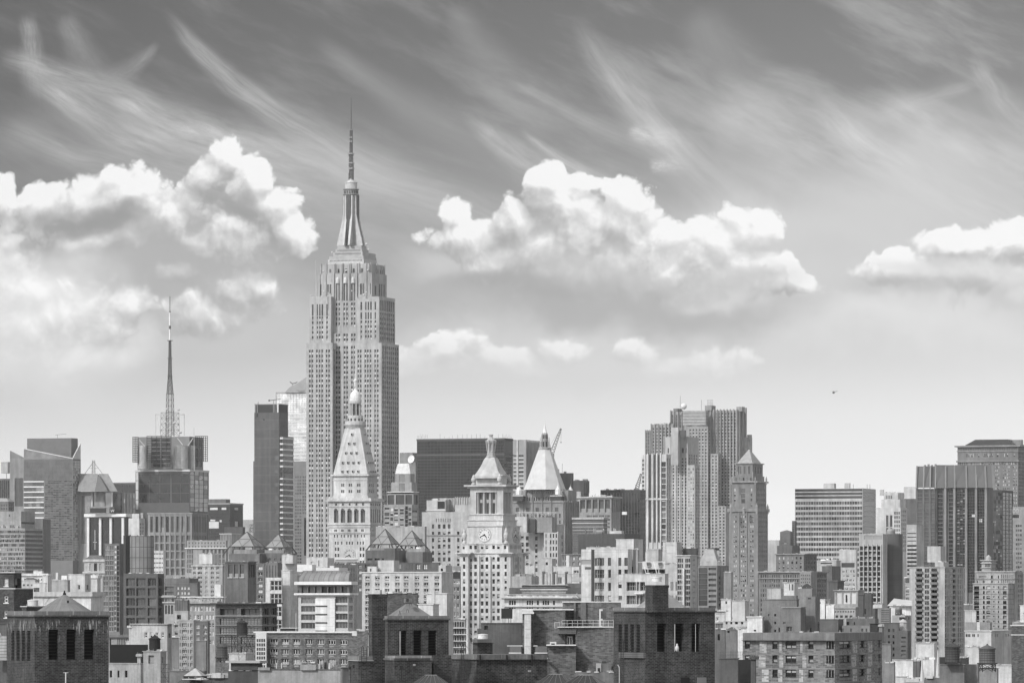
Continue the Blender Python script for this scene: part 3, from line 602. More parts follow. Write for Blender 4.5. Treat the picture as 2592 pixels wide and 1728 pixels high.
# the half hidden dial low on the shaft
cr('F')
a20 = R(20); u20 = Vector((cos(a20), -sin(a20))); C0 = Vector((wx(490, 3305), 3305.)); tl = (X(163)-CX)/F; w_0 = (C0.x-tl*3305)/(cos(a20)+tl*sin(a20))
ml = dict(A=C0-u20*w_0, C=C0, u=u20, v=Vector((sin(a20), cos(a20))), w=w_0, d=20)
p, an = on_face(ml, 'L', 328, 1487, .1); clock(t.root, p, an, px(50, 3305), m=('f', .4))
t.done()
# ------------------------------------------------------------------ white clock tower with the colonnade and lantern
cr('H'); CE = ('s', .48)
t = Bld('clock_tower', 'white limestone clock tower with colonnade, bell shaped roof and lantern top', 'clock tower', 2300, 20, CE, vb=1640)
fc = [(138, 156), (172, 191), (220, 239), (254, 273), (303, 321), (337, 356)]
sc = [(430+i*9.4, 435.5+i*9.4) for i in range(9)]
t.blk(76, 425, 522, 905, L=[W(fc, 938, 53, 31, s='dh'), W([(88, 104), (387, 402)], 938, 53, 31, s='dh')], R_=[W(sc, 938, 53, 31, s='dk')], ribs=[('L', [121, 207, 288, 372], 12, 930, 1600, .7, CE), ('R', [455, 490], 6, 930, 1600, .5, CE)], bands=[(905, 912, .5, CE)])
tl_ = dict(t.last)
for x0, xc, x1 in ((66, 132, 150), (360, 437, 455), (500, 532, 540)):
    t.blk(x0+3, xc-3, x1, 928, yb=1640, L=[W([((x0+xc)/2-8, (x0+xc)/2+8)], 938, 53, 31, s='dh')] if x0 < 480 else [], name='corner_pavilion', Y=2297.5 if x0 < 480 else 2325, flush=x0 < 480, cor=[(905, 914, 1.7, CE), (914, 920, 1.1, CE), (920, 930, .6, CE)])
t.blk(82, 418, 515, 838, yb=910, L=[W(fc + [(88, 103), (387, 402)], 853, 0, 26, s='dh')], R_=[W(sc, 853, 0, 26, s='dk')], name='attic', Y=2303, bands=[(838, 845, .3, CE)])
t.blk(122, 372, 503, 708, yb=842, name='clock_stage', Y=2308, bands=[(708, 716, .5, CE), (832, 840, .5, CE)]); tc_ = dict(t.last)
p, an = on_face(tc_, 'L', 247, 778, .05); clock(t.root, p, an, px(48, 2308))
p, an = on_face(tc_, 'R', 466, 780, .05); clock(t.root, p, an, px(48, 2320))
t.blk(128, 378, 478, 668, yb=712, name='belt_stage', Y=2311, bands=[(668, 674, .4, CE)]); t.blk(136, 380, 468, 628, yb=672, name='belt_stage', Y=2313, bands=[(628, 634, .4, CE)])
t.blk(143, 380, 449, 438, yb=632, L=[W([(186, 336)], 470, 0, 154, s='e', d=2.2)], R_=[W([(389, 437)], 470, 0, 154, s='e', d=2.2)], name='colonnade_stage', Y=2316); tq = dict(t.last)
stn = mat('s', .48, 1)
for sd_, xs in (('L', (193, 238, 283, 325)), ('R', (396, 408, 420, 431))):
    for x in xs:
        p, an = on_face(tq, sd_, x, 625, -1.0); b = MB(); r0 = px(7.5, 2316)
        b.lathe((p.x, p.y), [(r0*1.3, wz(626, p.y)), (r0, wz(616, p.y)), (r0*.86, wz(482, p.y)), (r0*1.35, wz(474, p.y)), (r0*1.35, wz(469, p.y))], stn, 10); b.build('column', t.root)
for x in (213, 260, 305):    # wall strips between the tall dark windows behind the columns
    p, an = on_face(tq, 'L', x-23, 550, -2.0); b = MB(); b.obox((p.x, p.y), an, px(30, 2316), .3, wz(624, p.y), wz(470, p.y), stn); b.build('inner_pier', t.root)
    p, an = on_face(tq, 'L', x, 534, -1.9); b = MB(); b.obox((p.x, p.y), an, px(18, 2316), .3, wz(548, p.y), wz(524, p.y), stn); b.build('spandrel', t.root)
b = MB(); t.last = tq; t.ring(b, 1.0, wz(440, 2316), wz(428, 2316), stn); t.ring(b, 2.2, wz(428, 2316), wz(416, 2316), stn); b.build('cornice', t.root)
rn = random.Random(1); b = MB()
for sd_, xa, xb, n in (('L', 138, 384, 24), ('R', 386, 454, 10)):
    for i in range(n):
        p, an = on_face(tq, sd_, xa+(xb-xa)*i/(n-1), 434, 1.3); b.obox((p.x, p.y), an, px(4, 2316), .5, wz(434, p.y), wz(428, p.y), stn)
b.build('dentils', t.root)
t.blk(184, 372, 408, 345, yb=418, name='roof_plinth', Y=2321, bands=[(345, 352, .4, CE)]); ce = t.pt(.5, .5); Yp = ce.y; tl2 = t.last
b = MB(); prev = None
for f, y in ((1, 372), (.99, 355), (.86, 335), (.72, 310), (.60, 285), (.51, 262), (.44, 242), (.37, 228), (.33, 220)):
    w, d = px(204, Yp)*f*1.0, px(204, Yp)*f*1.0*.9
    rg = ringxy(w, d, wz(y, Yp), Vector((wx(295, Yp), Yp, 0)))
    if prev: b.rings(prev, rg, stn, (False, True))
    prev = rg
b.build('roof', t.root)
cc = (wx(293, Yp), Yp); rp = lambda n: px(n, Yp); zc = lambda y: wz(y, Yp); ls = mat('s', .36, 1)
for nm, prof, mm, n in (('lantern_base', [(37, 222), (37, 210), (31, 206), (31, 190), (27, 184)], ls, 8), ('lantern', [(28, 188), (30, 180), (26, 172), (26, 125), (36, 112), (39, 100), (30, 92), (20, 82), (13, 74), (13, 66), (18, 60), (16, 54)], ls, 8)):
    b = MB(); b.lathe(cc, [(rp(r), zc(y)) for r, y in prof], mm, n, .4); b.build(nm, t.root)
for i in range(8):
    a = 2*pi*i/8+.4; b = MB(); b.bar((cc[0]+rp(29)*cos(a), cc[1]+rp(29)*sin(a), zc(178)), (cc[0]+rp(40)*cos(a), cc[1]+rp(40)*sin(a), zc(96)), rp(3.4), ls, 5); b.build('lantern_rib', t.root)
def urn(x, y0, y1, r, Yu, name='urn'):
    q = P(x, y1, Yu); h = wz(y0, Yu)-q.z; b = MB(); R_ = px(r, Yu)
    b.lathe((q.x, q.y), [(R_*.9, q.z), (R_*.9, q.z+h*.1), (R_*.45, q.z+h*.18), (R_*.9, q.z+h*.36), (R_*1.0, q.z+h*.55), (R_*.6, q.z+h*.7), (R_*.65, q.z+h*.76), (R_*.32, q.z+h*.9), (R_*.1, q.z+h)], stn, 10); b.build(name, t.root)
urn(168, 343, 416, 19, 2322); urn(355, 335, 416, 19, 2318); urn(424, 343, 416, 17, 2334)
urn(100, 725, 842, 18, 2303, 'statue'); urn(402, 722, 842, 19, 2304, 'statue'); urn(496, 735, 842, 14, 2326, 'statue')
t.done()
# ------------------------------------------------------------------ tower with the octagonal gilded spire
cr('K'); NY = ('s', .24)
t = Bld('gothic_tower', 'grey gothic tower with bright octagonal pyramid roof and pinnacled lantern', 'tower', 3300, 20, NY, vb=1440)
t.blk(60, 640, 800, 985, L=[W(pr([130, 245, 350, 460, 562], 36), 1060, 0, 45, s='n'), W(c(90, 620, 12, .35), 1130, 72, 44, s='dk')], R_=[W(c(645, 795, 6, .45), 1050, 68, 50, s='dk')], ribs=[('R', [645, 672, 697, 722, 747, 775, 798], 6, 985, 1700, .7, NY), ('L', [66, 195, 300, 405, 505, 636], 8, 985, 1240, .7, NY)], bands=[(1002, 1008, .5, NY), (1240, 1246, .4, NY)])
t.blk(95, 690, 780, 870, yb=990, L=[W(c(225, 640, 16, .5), 945, 0, 42, s='dk'), W(c(225, 640, 16, .4), 885, 0, 18, s='n')], name='arcade_tier', Y=3312, ribs=[('L', [225, 295, 403, 510, 640], 8, 850, 985, .7, NY)])
for x0, x1 in ((84, 212), (495, 640)):
    b = MB(); q = P(x0, 990, 3303); w = px(x1-x0, 3303); b.obox((q.x+w/2, q.y+3), -R(20), w*.93, 5, q.z, wz(936, 3303), mat('f', .05)); b.obox((q.x+w/2, q.y+3), -R(20), w*.96, 5.4, wz(936, 3303), wz(928, 3303), mat('f', .6)); b.build('shrouded_scaffold', t.root)
ce = Vector((wx(431, 3322), 3322., 0)); Yp = 3322.
b = MB(); oc = lambda r, y: [(ce.x+px(r, Yp)*cos(-pi/2-R(20)+R(22.5)+i*pi/4), ce.y+px(r, Yp)*sin(-pi/2-R(20)+R(22.5)+i*pi/4), wz(y, Yp)) for i in range(8)]
b.rings(oc(232, 868), oc(70, 425), mat('f', .5, 1, gilt=1), (True, True)); b.build('roof', t.root)
zc = lambda y: wz(y, Yp); rp = lambda n: px(n, Yp); gs = mat('s', .34, 1); cc = (ce.x, ce.y)
for nm, prof, mm, n in (('balcony', [(68, 428), (74, 420), (74, 404), (66, 400)], gs, 8), ('lantern', [(44, 404), (42, 312), (34, 306), (34, 250), (28, 240)], gs, 8), ('spirelet', [(28, 245), (14, 190), (5, 140), (1.5, 100)], mat('m', .6, 1), 8)):
    b = MB(); b.lathe(cc, [(rp(r), zc(y)) for r, y in prof], mm, n, -R(20)); b.build(nm, t.root)
for k in range(8):
    a = -pi/2-R(20)+k*pi/4
    for rr, y0, y1, nm in ((43, 395, 338, 'lantern_opening'), (34, 305, 262, 'lantern_opening')):
        b = MB(); b.obox((ce.x+rp(rr-3)*cos(a), ce.y+rp(rr-3)*sin(a)), a, rp(8), rp(13), zc(y0), zc(y1), G0); b.build(nm, t.root)
    a += pi/8
    b = MB(); b.bar((ce.x+rp(50)*cos(a), ce.y+rp(50)*sin(a), zc(404)), (ce.x+rp(50)*cos(a), ce.y+rp(50)*sin(a), zc(320)), rp(5), gs, 4); b.bar((ce.x+rp(50)*cos(a), ce.y+rp(50)*sin(a), zc(320)), (ce.x+rp(50)*cos(a), ce.y+rp(50)*sin(a), zc(285)), rp(6), gs, 4, .1); b.build('pinnacle', t.root)
for x, y, Yq, r in ((148, 872, 3316, 30), (575, 868, 3308, 26), (714, 880, 3325, 34)):
    b = MB(); q = P(x, y, Yq); h = px(48, Yq); b.lathe((q.x, q.y), [(px(r*1.2, Yq), q.z-px(50, Yq)), (px(r*1.2, Yq), q.z), (px(r, Yq), q.z+.1), (px(r*.35, Yq), q.z+h*.75), (px(2, Yq), q.z+h*1.1), (.05, q.z+h*1.7)], mat('m', .6, 1), 8); b.build('corner_turret', t.root)
t.done()
# ------------------------------------------------------------------ glass tower carrying the broadcast mast
cr('B'); DG = ('g', .035, dict(sp=.45))
t = Bld('office_tower', 'dark glass tower with lattice sign frames and a tall broadcast mast', 'office tower', 4915, 20, ('f', .08), vb=1330)
t.blk(105, 440, 560, 1076, L=[W(c(126, 322, 3, .96), 1100, 60, 57, 1335, s='d', d=.3), W(c(330, 438, 2, .97), 1100, 60, 57, 1335, s='d', d=.3), W([(106, 122)], 1080, 60, 57, 1335, s='l', d=.2)], R_=[W(c(444, 556, 4, .92), 1080, 28, 26, 1340, s='ll', d=.3)], name='shaft', bands=[(1072, 1084, .4, ('f', .5))])  # side panes: the reflected sky is put into mostly pale flat colour
t.blk(118, 440, 525, 868, yb=1085, name='upper_shaft', w=('f', .17), Y=4925, L=[W(c(200, 325, 2, .9), 880, 26, 20, 1070, s='d', d=.3)], R_=[W(c(445, 520, 3, .8), 880, 60, 52, 1080, s='n')])
for x, r in ((150, 34), (385, 46), (450, 26)):
    b = MB(); Yq = 4921 if x < 400 else 4930; q = P(x, 930, Yq)
    prof = [(r, 1070)]
    for i in range(15): prof += [(r, 1068-i*10), (r*.97, 1064-i*10)]
    b.lathe((q.x, q.y+px(12, Yq)), [(px(a, Yq), wz(y, Yq)) for a, y in prof], mat('m', .36, 1), 20); b.build('corrugated_drum', t.root)
def grid_frame(x0, x1, y0, y1, Yq, nx, ny, dx2=0., m=('m', .02), r=2.4):
    b = MB(); mm = M(m, 1)
    for dy in (0, 7):
        for i in range(nx+1):
            x = x0+(x1-x0)*i/nx; b.bar(P(x, y0, Yq+dy), P(x, y1, Yq+dy), px(r, Yq), mm)
        for j in range(ny+1):
            y = y0+(y1-y0)*j/ny; b.bar(P(x0, y, Yq+dy), P(x1, y, Yq+dy), px(r, Yq), mm)
    for i in range(nx+1):
        for j in (0, ny):
            x = x0+(x1-x0)*i/nx; y = y0+(y1-y0)*j/ny; b.bar(P(x, y, Yq), P(x, y, Yq+7), px(r, Yq), mm)
    b.build('sign_frame', t.root)
grid_frame(88, 122, 872, 1027, 4918, 4, 14); grid_frame(176, 326, 866, 1023, 4908, 5, 15); grid_frame(476, 552, 866, 1022, 4932, 6, 14)
for a, e in (((130, 890), (165, 930)), ((365, 878), (398, 920)), ((462, 878), (430, 925))):
    b = MB(); b.bar(P(*a, 4912), P(*e, 4912), px(3, 4912), mat('m', .5, 1)); b.build('brace', t.root)
q = P(319, 860, 4945); c0 = (q.x, q.y); zc = lambda y: wz(y, 4945); rp = lambda n: px(n, 4945); wm_ = mat('m', .45, 1); dm_ = mat('m', .07, 1)
b = MB(); b.lattice(c0, -R(20), rp(88), rp(84), zc(866), zc(720), 4, rp(1.3), mdm); b.lattice(c0, -R(20), rp(40), rp(34), zc(866), zc(604), 7, rp(1.3), dm_); b.build('mast_base', t.root)
b = MB(); b.lattice(c0, -R(20), rp(30), rp(17), zc(604), zc(496), 4, rp(1.7), dm_); b.lattice(c0, -R(20), rp(17), rp(13), zc(496), zc(384), 5, rp(1.6), dm_); b.lattice(c0, -R(20), rp(12), rp(10), zc(384), zc(274), 6, rp(1.6), dm_)
for y in (496, 384, 604, 274): b.obox(c0, -R(20), rp(26), rp(26), zc(y+2), zc(y-2), dm_)
b.build('lattice_mast', t.root)
b = MB(); b.bar((*c0, zc(276)), (*c0, zc(100)), rp(6), mat('f', .75), 8); b.build('white_antenna', t.root)
b = MB(); b.bar((*c0, zc(202)), (*c0, zc(182)), rp(6.6), dm_, 8); b.bar((*c0, zc(110)), (*c0, zc(92)), rp(5), dm_, 8); b.bar((*c0, zc(92)), (*c0, zc(0)), rp(2.2), dm_, 5); b.build('antenna_tip', t.root)
b = MB()
for x in (231, 408):
    b.bar(P(x, 862, 4940), P(x, 732, 4940), px(3, 4940), wm_)
b.bar(P(229, 732, 4940), P(410, 732, 4940), px(3, 4940), wm_); b.bar(P(238, 740, 4940), P(262, 860, 4940), px(1.2, 4940), wm_); b.build('portal_frame', t.root)
b = MB(); b.bar(P(470, 1080, 4910), P(468, 815, 4910), px(2, 4910), wm_); b.build('pole', t.root)
for x, y in ((372, 702), (385, 842), (300, 700), (345, 785), (290, 780)):
    b = MB(); q = P(x, y, 4935); b.lathe((q.x, q.y), [(px(2, 4935), q.z-px(8, 4935)), (px(9, 4935), q.z-px(3, 4935)), (px(9, 4935), q.z+px(3, 4935)), (px(2, 4935), q.z+px(8, 4935))], mat('f', .45), 8); b.build('dish_antenna', t.root)
t.done()
t = Bld('office_building', 'grey granite block with deep paired windows below the mast tower', 'office building', 4300, 20, ('s', .23), vb=1470)
t.blk(182, 455, 548, 1345, L=[W(c(190, 450, 8, .55), 1362, 0, 98, s='nt', d=1.2), W(c(190, 450, 8, .62), 1480, 51, 42, s='n', d=1.2)], R_=[W(c(458, 545, 9, .5), 1362, 0, 98, s='n'), W(c(458, 545, 9, .5), 1480, 51, 42, s='n')], ribs=[('L', [222+i*32.5 for i in range(7)], 7, 1345, 1700, .4, ('s', .23))], cor=[(1340, 1347, .6, ('s', .26))]).done()
# ------------------------------------------------------------------ the far stepped slab and its neighbours
cr('I'); GE = ('s', .28); GEL = ('s', .37)
t = Bld('skyscraper', 'broad far slab skyscraper stepping down, white ball antenna on its roof', 'skyscraper', 5330, 20, GE, vb=1440)
def strips(x0, x1, n, y0, y1=None, s='es', pit=26, f=.45): return W(c(x0, x1, n, f), y0, pit, pit-2, y1, s=s)
t.blk(660, 897, 957, 180, L=[strips(672, 890, 9, 200, None)], R_=[W(c(905, 950, 2, .35), 260, 26, 22, s='n')], ribs=[('L', [662+i*26 for i in range(10)], 8, 172, 1400, 1.5, GE), ('R', [904, 930, 954], 8, 155, 1200, 2, GE)], Y=5330)
t.blk(890, 935, 957, 153, yb=190, name='end_tower', Y=5331)
t.blk(366, 660, 700, 183, L=[strips(520, 650, 5, 330, None), strips(372, 462, 3, 215, 330, s='n')], Y=5340, ribs=[('L', [370, 398, 430, 462], 7, 178, 330, 1.5, GE)], name='wall')
b = MB(); q0 = P(470, 300, 5326); n_ = 9
for i in range(n_):
    y0, y1 = 186+i*12.6, 186+(i+1)*12.6-2.5
    b.obox((wx(563, 5334), 5335), -R(20), px(192, 5330), 6, wz(y1, 5330), wz(y0, 5330), mat('m', .26 if i % 2 else .36, 1))
b.build('louvred_screen', t.root)
t.blk(500, 665, 690, 310, L=[strips(512, 660, 6, 330, None)], name='front_tier', Y=5316, R_=[strips(668, 688, 1, 330, None)])
t.blk(212, 390, 420, 292, L=[strips(220, 385, 6, 320, None)], name='side_tier', Y=5336, ribs=[('L', [216, 244, 272, 300, 330, 358], 7, 286, 560, 1.2, GE)])
t.blk(166, 225, 240, 342, L=[strips(172, 220, 3, 360, None)], name='side_tier', Y=5338, ribs=[('L', [170, 186, 203, 220], 5, 336, 560, 1.2, GE)])
t.blk(685, 745, 770, 525, L=[strips(690, 742, 2, 540)], R_=[W(c(748, 766, 1, .5), 545, 26, 20, s='n')], name='front_tier', Y=5312)
t.blk(742, 806, 832, 940, L=[strips(748, 803, 2, 950)], name='front_tier', Y=5306)
t.blk(895, 985, 1016, 395, L=[strips(900, 975, 4, 480, None, s='lt')], name='end_tier', Y=5345); t.blk(975, 1003, 1014, 375, yb=420, name='end_tier', Y=5346)
cr('I')
b = MB(); q = P(473, 150, 5350); r = px(24, 5350); b.lathe((q.x, q.y), [(r*sin(pi*i/10)+.02, q.z-r*cos(pi*i/10)) for i in range(11)], mat('f', .7), 16); b.build('radome', t.root, smooth=True)
b = MB(); b.bar(P(445, 200, 5350), P(445, 68, 5350), px(2, 5350), mdm, 5); b.build('antenna', t.root); b = MB(); b.bar(P(613, 190, 5350), P(613, 98, 5350), px(1.6, 5350), mdm, 5); b.build('antenna', t.root)
t.last['Y'] = 5345
b = MB(); b.obox((wx(683, 5345), 5345), -R(20), px(55, 5345), 14, wz(184, 5345), wz(145, 5345), mat('s', .24, 2)); b.build('bulkhead', t.root)
b = MB(); b.obox((wx(425, 5345), 5348), -R(20), px(36, 5345), 14, wz(190, 5345), wz(168, 5345), mat('s', .2, 2)); b.build('bulkhead', t.root)
b = MB()
for x in (660, 672, 684, 695, 703): b.bar(P(x, 148, 5345), P(x, 96, 5345), px(1.4, 5345), mdm)
for y in (104, 124, 138): b.bar(P(658, y, 5345), P(704, y, 5345), px(1.4, 5345), mdm)
b.build('antenna_rack', t.root)
rn = random.Random(3)
for i in range(16):
    x = rn.uniform(215, 390); b = MB(); q = P(x, 292-rn.uniform(0, 14), 5330); b.obox((q.x, q.y+6), 0, px(rn.uniform(3, 12), 5330), 3, wz(296, 5330), q.z, mat('m', rn.uniform(.15, .5), 1)); b.build('rooftop_unit', t.root)
t.done()
t = Bld('office_tower', 'pale vertical ribbed tower with blank square crown before the far slab', 'office tower', 4600, 20, GEL, vb=1420)
t.blk(315, 505, 590, 392, L=[W([(345, 355), (385, 405), (418, 435), (458, 472), (488, 500)], 480, 0, 40, s='nt'), W(c(330, 370, 2, .4)+c(380, 440, 3, .55)+c(450, 500, 2, .5), 560, 26, 24, None, s='es')], R_=[W(c(510, 585, 4, .45), 530, 26, 22, None, s='es')], ribs=[('L', [318, 368, 410, 445, 480, 503], 7, 388, 1300, .7, GEL)])
t.blk(500, 560, 600, 615, L=[W(c(505, 556, 3, .5), 640, 26, 16, None, s='lt')], R_=[W(c(565, 596, 2, .5), 640, 26, 20, None, s='es')], name='lower_tier', Y=4590)
t.box(372, 440, 318, 392, ('s', .4)); t.last['zt'] = wz(392, 4600); t.box(440, 490, 340, 392, ('f', .08), 'rooftop_unit'); t.done()
t = Bld('apartment_tower', 'slender tower of white vertical piers and dark glass strips', 'apartment tower', 4400, 20, ('s', .55), vb=1400)
t.blk(140, 335, 372, 530, L=[W([(196, 216), (233, 252), (268, 284)], 532, 352, 345, 1300, s='e', d=1), W([(142, 160)], 570, 33, 20, s='nt'), W([(296, 330)], 590, 45, 38, s='nt', d=.8)], R_=[W([(342, 350), (358, 366)], 560, 34, 30, s='n')], ribs=[('L', [166, 188, 224, 260, 290], 9, 524, 1300, .8, ('s', .62))], bands=[(880, 892, .9, ('s', .55))]).done()
t = Bld('office_tower', 'ornate brick tower with small steep pyramid roof beside the far slab', 'office tower', 4300, 20, ('s', .20), vb=1560)
br = ('s', .20)
t.blk(832, 1060, 1140, 985, L=[W([(868, 877), (883, 892), (925, 936), (942, 953), (958, 968), (1000, 1010), (1016, 1026)], 1015, 39, 18, s='lt')], R_=[W(c(1066, 1136, 5, .35), 1015, 39, 20, s='n')], ribs=[('L', [912, 975], 8, 985, 1560, .6, br)], cor=(960, 985, 1.2, ('s', .22)))
t.blk(850, 1045, 1128, 752, yb=990, L=[W([(872, 884), (1004, 1016)], 800, 40, 22, 960, s='lt'), W([(930, 960)], 800, 42, 34, 950, s='nt')], R_=[W(c(1052, 1122, 5, .35), 800, 40, 22, 960, s='n')], name='upper_shaft', Y=4308, cor=(742, 754, 1.5, ('s', .3)))
t.blk(868, 1025, 1112, 700, yb=760, L=[W(c(875, 1020, 5, .4), 715, 0, 24, s='nt')], name='attic', Y=4314)
t.blk(886, 1020, 1100, 604, yb=705, L=[W([(900, 912), (918, 930), (950, 962), (985, 1000)], 625, 0, 60, s='nt')], R_=[W(c(1030, 1095, 3, .4), 630, 0, 50, s='n')], name='attic', Y=4320, cor=(598, 606, 1, ('s', .3)))
l9 = dict(t.last); t.hip(490, ('m', .3), top=.07, inset=.03)
for x, y, w_, h_, Yq in ((848, 985, 9, 70, 4296), (1052, 985, 9, 70, 4296), (950, 985, 12, 40, 4296), (852, 752, 6, 46, 4306), (1040, 752, 6, 46, 4302), (900, 700, 5, 34, 4312), (1020, 700, 5, 34, 4308), (1128, 752, 6, 46, 4320), (1138, 985, 8, 60, 4320)):
    b = MB(); q = P(x, y, Yq); b.lathe((q.x, q.y), [(px(w_, Yq), q.z-2), (px(w_, Yq), q.z+px(h_*.5, Yq)), (px(w_*1.2, Yq), q.z+px(h_*.55, Yq)), (px(w_*.5, Yq), q.z+px(h_*.8, Yq)), (.1, q.z+px(h_, Yq))], mat('s', .26, 1), 8); b.build('pinnacle', t.root)
t.done()
# ------------------------------------------------------------------ far west end of the skyline (crop A)
OT = 'office_tower'
cr('A')
t = Bld(OT, 'dark tower slab with thin vertical piers at the western edge, roof sign box above', 'office tower', 5200, 20, ('s', .12), vb=1300)
t.blk(-140, 112, 118, 740, L=[W(c(-130, 110, 10, .7), 760, 240, 235, 1240, s='d', d=.8)])
b = MB(); q = P(76, 680, 5210); b.obox((q.x-px(2, 5210), q.y), -R(20), px(84, 5210), 9, wz(680, 5210), wz(548, 5210), mat('s', .32, 2)); b.bar((q.x, q.y, wz(745, 5210)), (q.x, q.y, wz(680, 5210)), px(4, 5210), mdm); b.build('sign_box', t.root); t.done()
t = Bld(OT, 'grey tower with slanted roofline and recessed dark stripe', 'office tower', 5000, 20, ('s', .2), vb=1330)
t.blk(116, 279, 290, 500, L=[W([(172, 270)], 735, 0, 330, s='e', d=2.)], ribs=[('L', [185, 200, 215, 230, 245, 260], 4, 735, 1065, -1.2, ('f', .2))])
b = MB(); l = t.last; A_, C_, B_, E_ = (l[k] for k in 'ACBE'); zl, zr = wz(415, 5000), l['zt']+.02
b.rings([tuple(q)+(l['zt']-.2,) for q in (A_, C_, B_, E_)], [tuple(A_)+(zl,), tuple(C_)+(zr,), tuple(B_)+(zr,), tuple(E_)+(zl,)], mat('s', .2, 2)); b.build('sloped_crown', t.root); t.done()
t = Bld(OT, 'tall glass tower with sloping parapet and bright western floors', 'office tower', 4900, 20, ('f', .16), vb=1420)
rn = random.Random(4)
t.blk(278, 850, 942, 510, L=[W(c(284, 845, 12, .96), 520, 15.2, 12, 760, s='n', d=.15), W(c(284, 515, 5, .97), 782, 61, 44, 1190, s='gl', d=.15), W(c(525, 845, 10, .96), 765, 20.3, 15, None, s='dg', d=.15)], R_=[W(c(855, 940, 5, .9), 530, 30, 27, None, s='ll', d=.15)],  # side face: panes coloured pale in place of mirrored sky
      bands=[], w=('f', .14))
for i in range(8):     # bright slab edges
    b = MB(); l = t.last; y = 766+i*60.5; O = l['A']; w_ = l['w']*(515-278)/(850-278); t.proud(b, O, l['u'], .1 if i < 6 else w_*.55, w_, wz(y+14, 4900), wz(y, 4900), -l['v'], .5, mat('f', .72)); b.build('floor_edge', t.root)
b = MB(); l = t.last; A_, C_, B_, E_ = (l[k] for k in 'ACBE'); n_ = l['v']*.8; zt = l['zt']
b.rings([tuple(A_)+(zt-.1,), tuple(C_)+(zt-.1,), tuple(C_+n_)+(zt-.1,), tuple(A_+n_)+(zt-.1,)], [tuple(A_)+(wz(385, 4900),), tuple(C_)+(zt+.2,), tuple(C_+n_)+(zt+.2,), tuple(A_+n_)+(wz(385, 4900),)], mat('g', .12, 1, sp=.6))
m_ = l['u']*.8
b.rings([tuple(C_-m_)+(zt-.1,), tuple(C_)+(zt-.1,), tuple(B_)+(zt-.1,), tuple(B_-m_)+(zt-.1,)], [tuple(C_-m_)+(zt+.2,), tuple(C_)+(zt+.2,), tuple(B_)+(wz(325, 4910),), tuple(B_-m_)+(wz(325, 4910),)], mat('f', .5, 1))
b.bar(tuple(A_)+(wz(385, 4900),), tuple(C_)+(zt+.3,), .5, mat('f', .6)); b.build('sloped_parapet', t.root)
t.blk(316, 832, 908, 268, yb=520, name='mechanical_crown', w=('f', .13), Y=4912)
b = MB(); b.bar(P(672, 270, 4920), P(672, 235, 4920), px(3, 4920), mdm); b.bar(P(645, 233, 4920), P(775, 218, 4920), px(3, 4920), mdm); b.build('window_washing_crane', t.root); t.done()
t = Bld(OT, 'tower with folded metal roof planes and an open pyramid truss on top', 'office tower', 4900, 20, ('s', .25), vb=1420)
t.blk(905, 1300, 1435, 890, L=[W([(950, 1068)], 938, 0, 560, 1500, s='f', d=1), W([(1088, 1120), (1222, 1298)], 900, 0, 165, s='f', d=1)], R_=[W([(1318, 1430)], 905, 0, 400, s='f', d=.6)], ribs=[('L', [1076, 1310], 14, 895, 1500, .6, ('f', .5))])
l = t.last; b = MB(); rm_ = mat('m', .2, 1)
for x0, x1, xa, xb in ((905, 1105, 938, 1142), (1250, 1372, 1150, 1262)):
    b.rings([tuple(P(x0, 890, 4901)), tuple(P(x1, 890, 4893)), tuple(P(x1, 890, 4930)), tuple(P(x0, 890, 4930))], [tuple(P(xa, 684, 4914)), tuple(P(xb, 684, 4908)), tuple(P(xb, 684, 4928)), tuple(P(xa, 684, 4928))], rm_, (True, True))
b.rings([tuple(P(1105, 890, 4891)), tuple(P(1262, 890, 4887)), tuple(P(1262, 890, 4900)), tuple(P(1105, 890, 4900))], [tuple(P(1143, 690, 4910)), tuple(P(1150, 690, 4909)), tuple(P(1150, 690, 4915)), tuple(P(1143, 690, 4915))], mat('m', .12, 1), (True, True)); b.build('roof', t.root)
b = MB(); ap = P(1092, 545, 4918); ft = [P(990, 684, 4910), P(1195, 684, 4908), P(1195, 684, 4928), P(990, 684, 4928)]
for q in ft: b.bar(q, ap, px(3, 4910), mdm)
for q in range(4): b.bar(ft[q].lerp(ap, .45), ft[(q+1) % 4].lerp(ap, .45), px(2.5, 4910), mdm)
b.lattice((ap.x, ap.y), 0, px(34, 4910), px(30, 4910), wz(684, 4918), wz(530, 4918), 5, px(1.8, 4910), mdm); b.build('truss_pyramid', t.root); t.done()
t = Bld(OT, 'flat dark tower behind the folded metal roof', 'office tower', 5200, 20, ('s', .06), vb=1320)
t.blk(1240, 1582, 1600, 785, L=[W(c(1330, 1580, 3, .88), 815, 0, 90, s='d', d=.5), W(c(1430, 1580, 4, .6), 915, 60, 50, 1250, s='gl')], cor=(785, 795, .5, ('f', .2))).done()
t = Bld('office_building', 'black glass box framed by white columns and a white roof slab', 'office building', 3900, 20, ('g', .02), vb=1470)
t.blk(1022, 1455, 1500, 1185, L=[W([(1055, 1165), (1190, 1290), (1312, 1425)], 1190, 150, 148, None, s='d', d=.2)], ribs=[('L', [1036, 1177, 1300, 1441], 26, 1200, 2200, 1.5, ('f', .66))], cor=(1150, 1186, 2., ('f', .75)))
b = MB(); q = P(1175, 1150, 3915); b.obox((q.x, q.y), -R(20), px(290, 3915), 8, wz(1150, 3915), wz(1072, 3915), mat('s', .2, 1)); b.build('penthouse', t.root)
for x, w_ in ((1145, 200), (1310, 66)):
    q = P(x, 1150, 3900); b = MB(); b.obox((q.x, q.y), -R(20), px(w_, 3900), .8, wz(1140, 3900), wz(1085, 3900), mat('f', .03)); b.build('dark_sign', t.root)
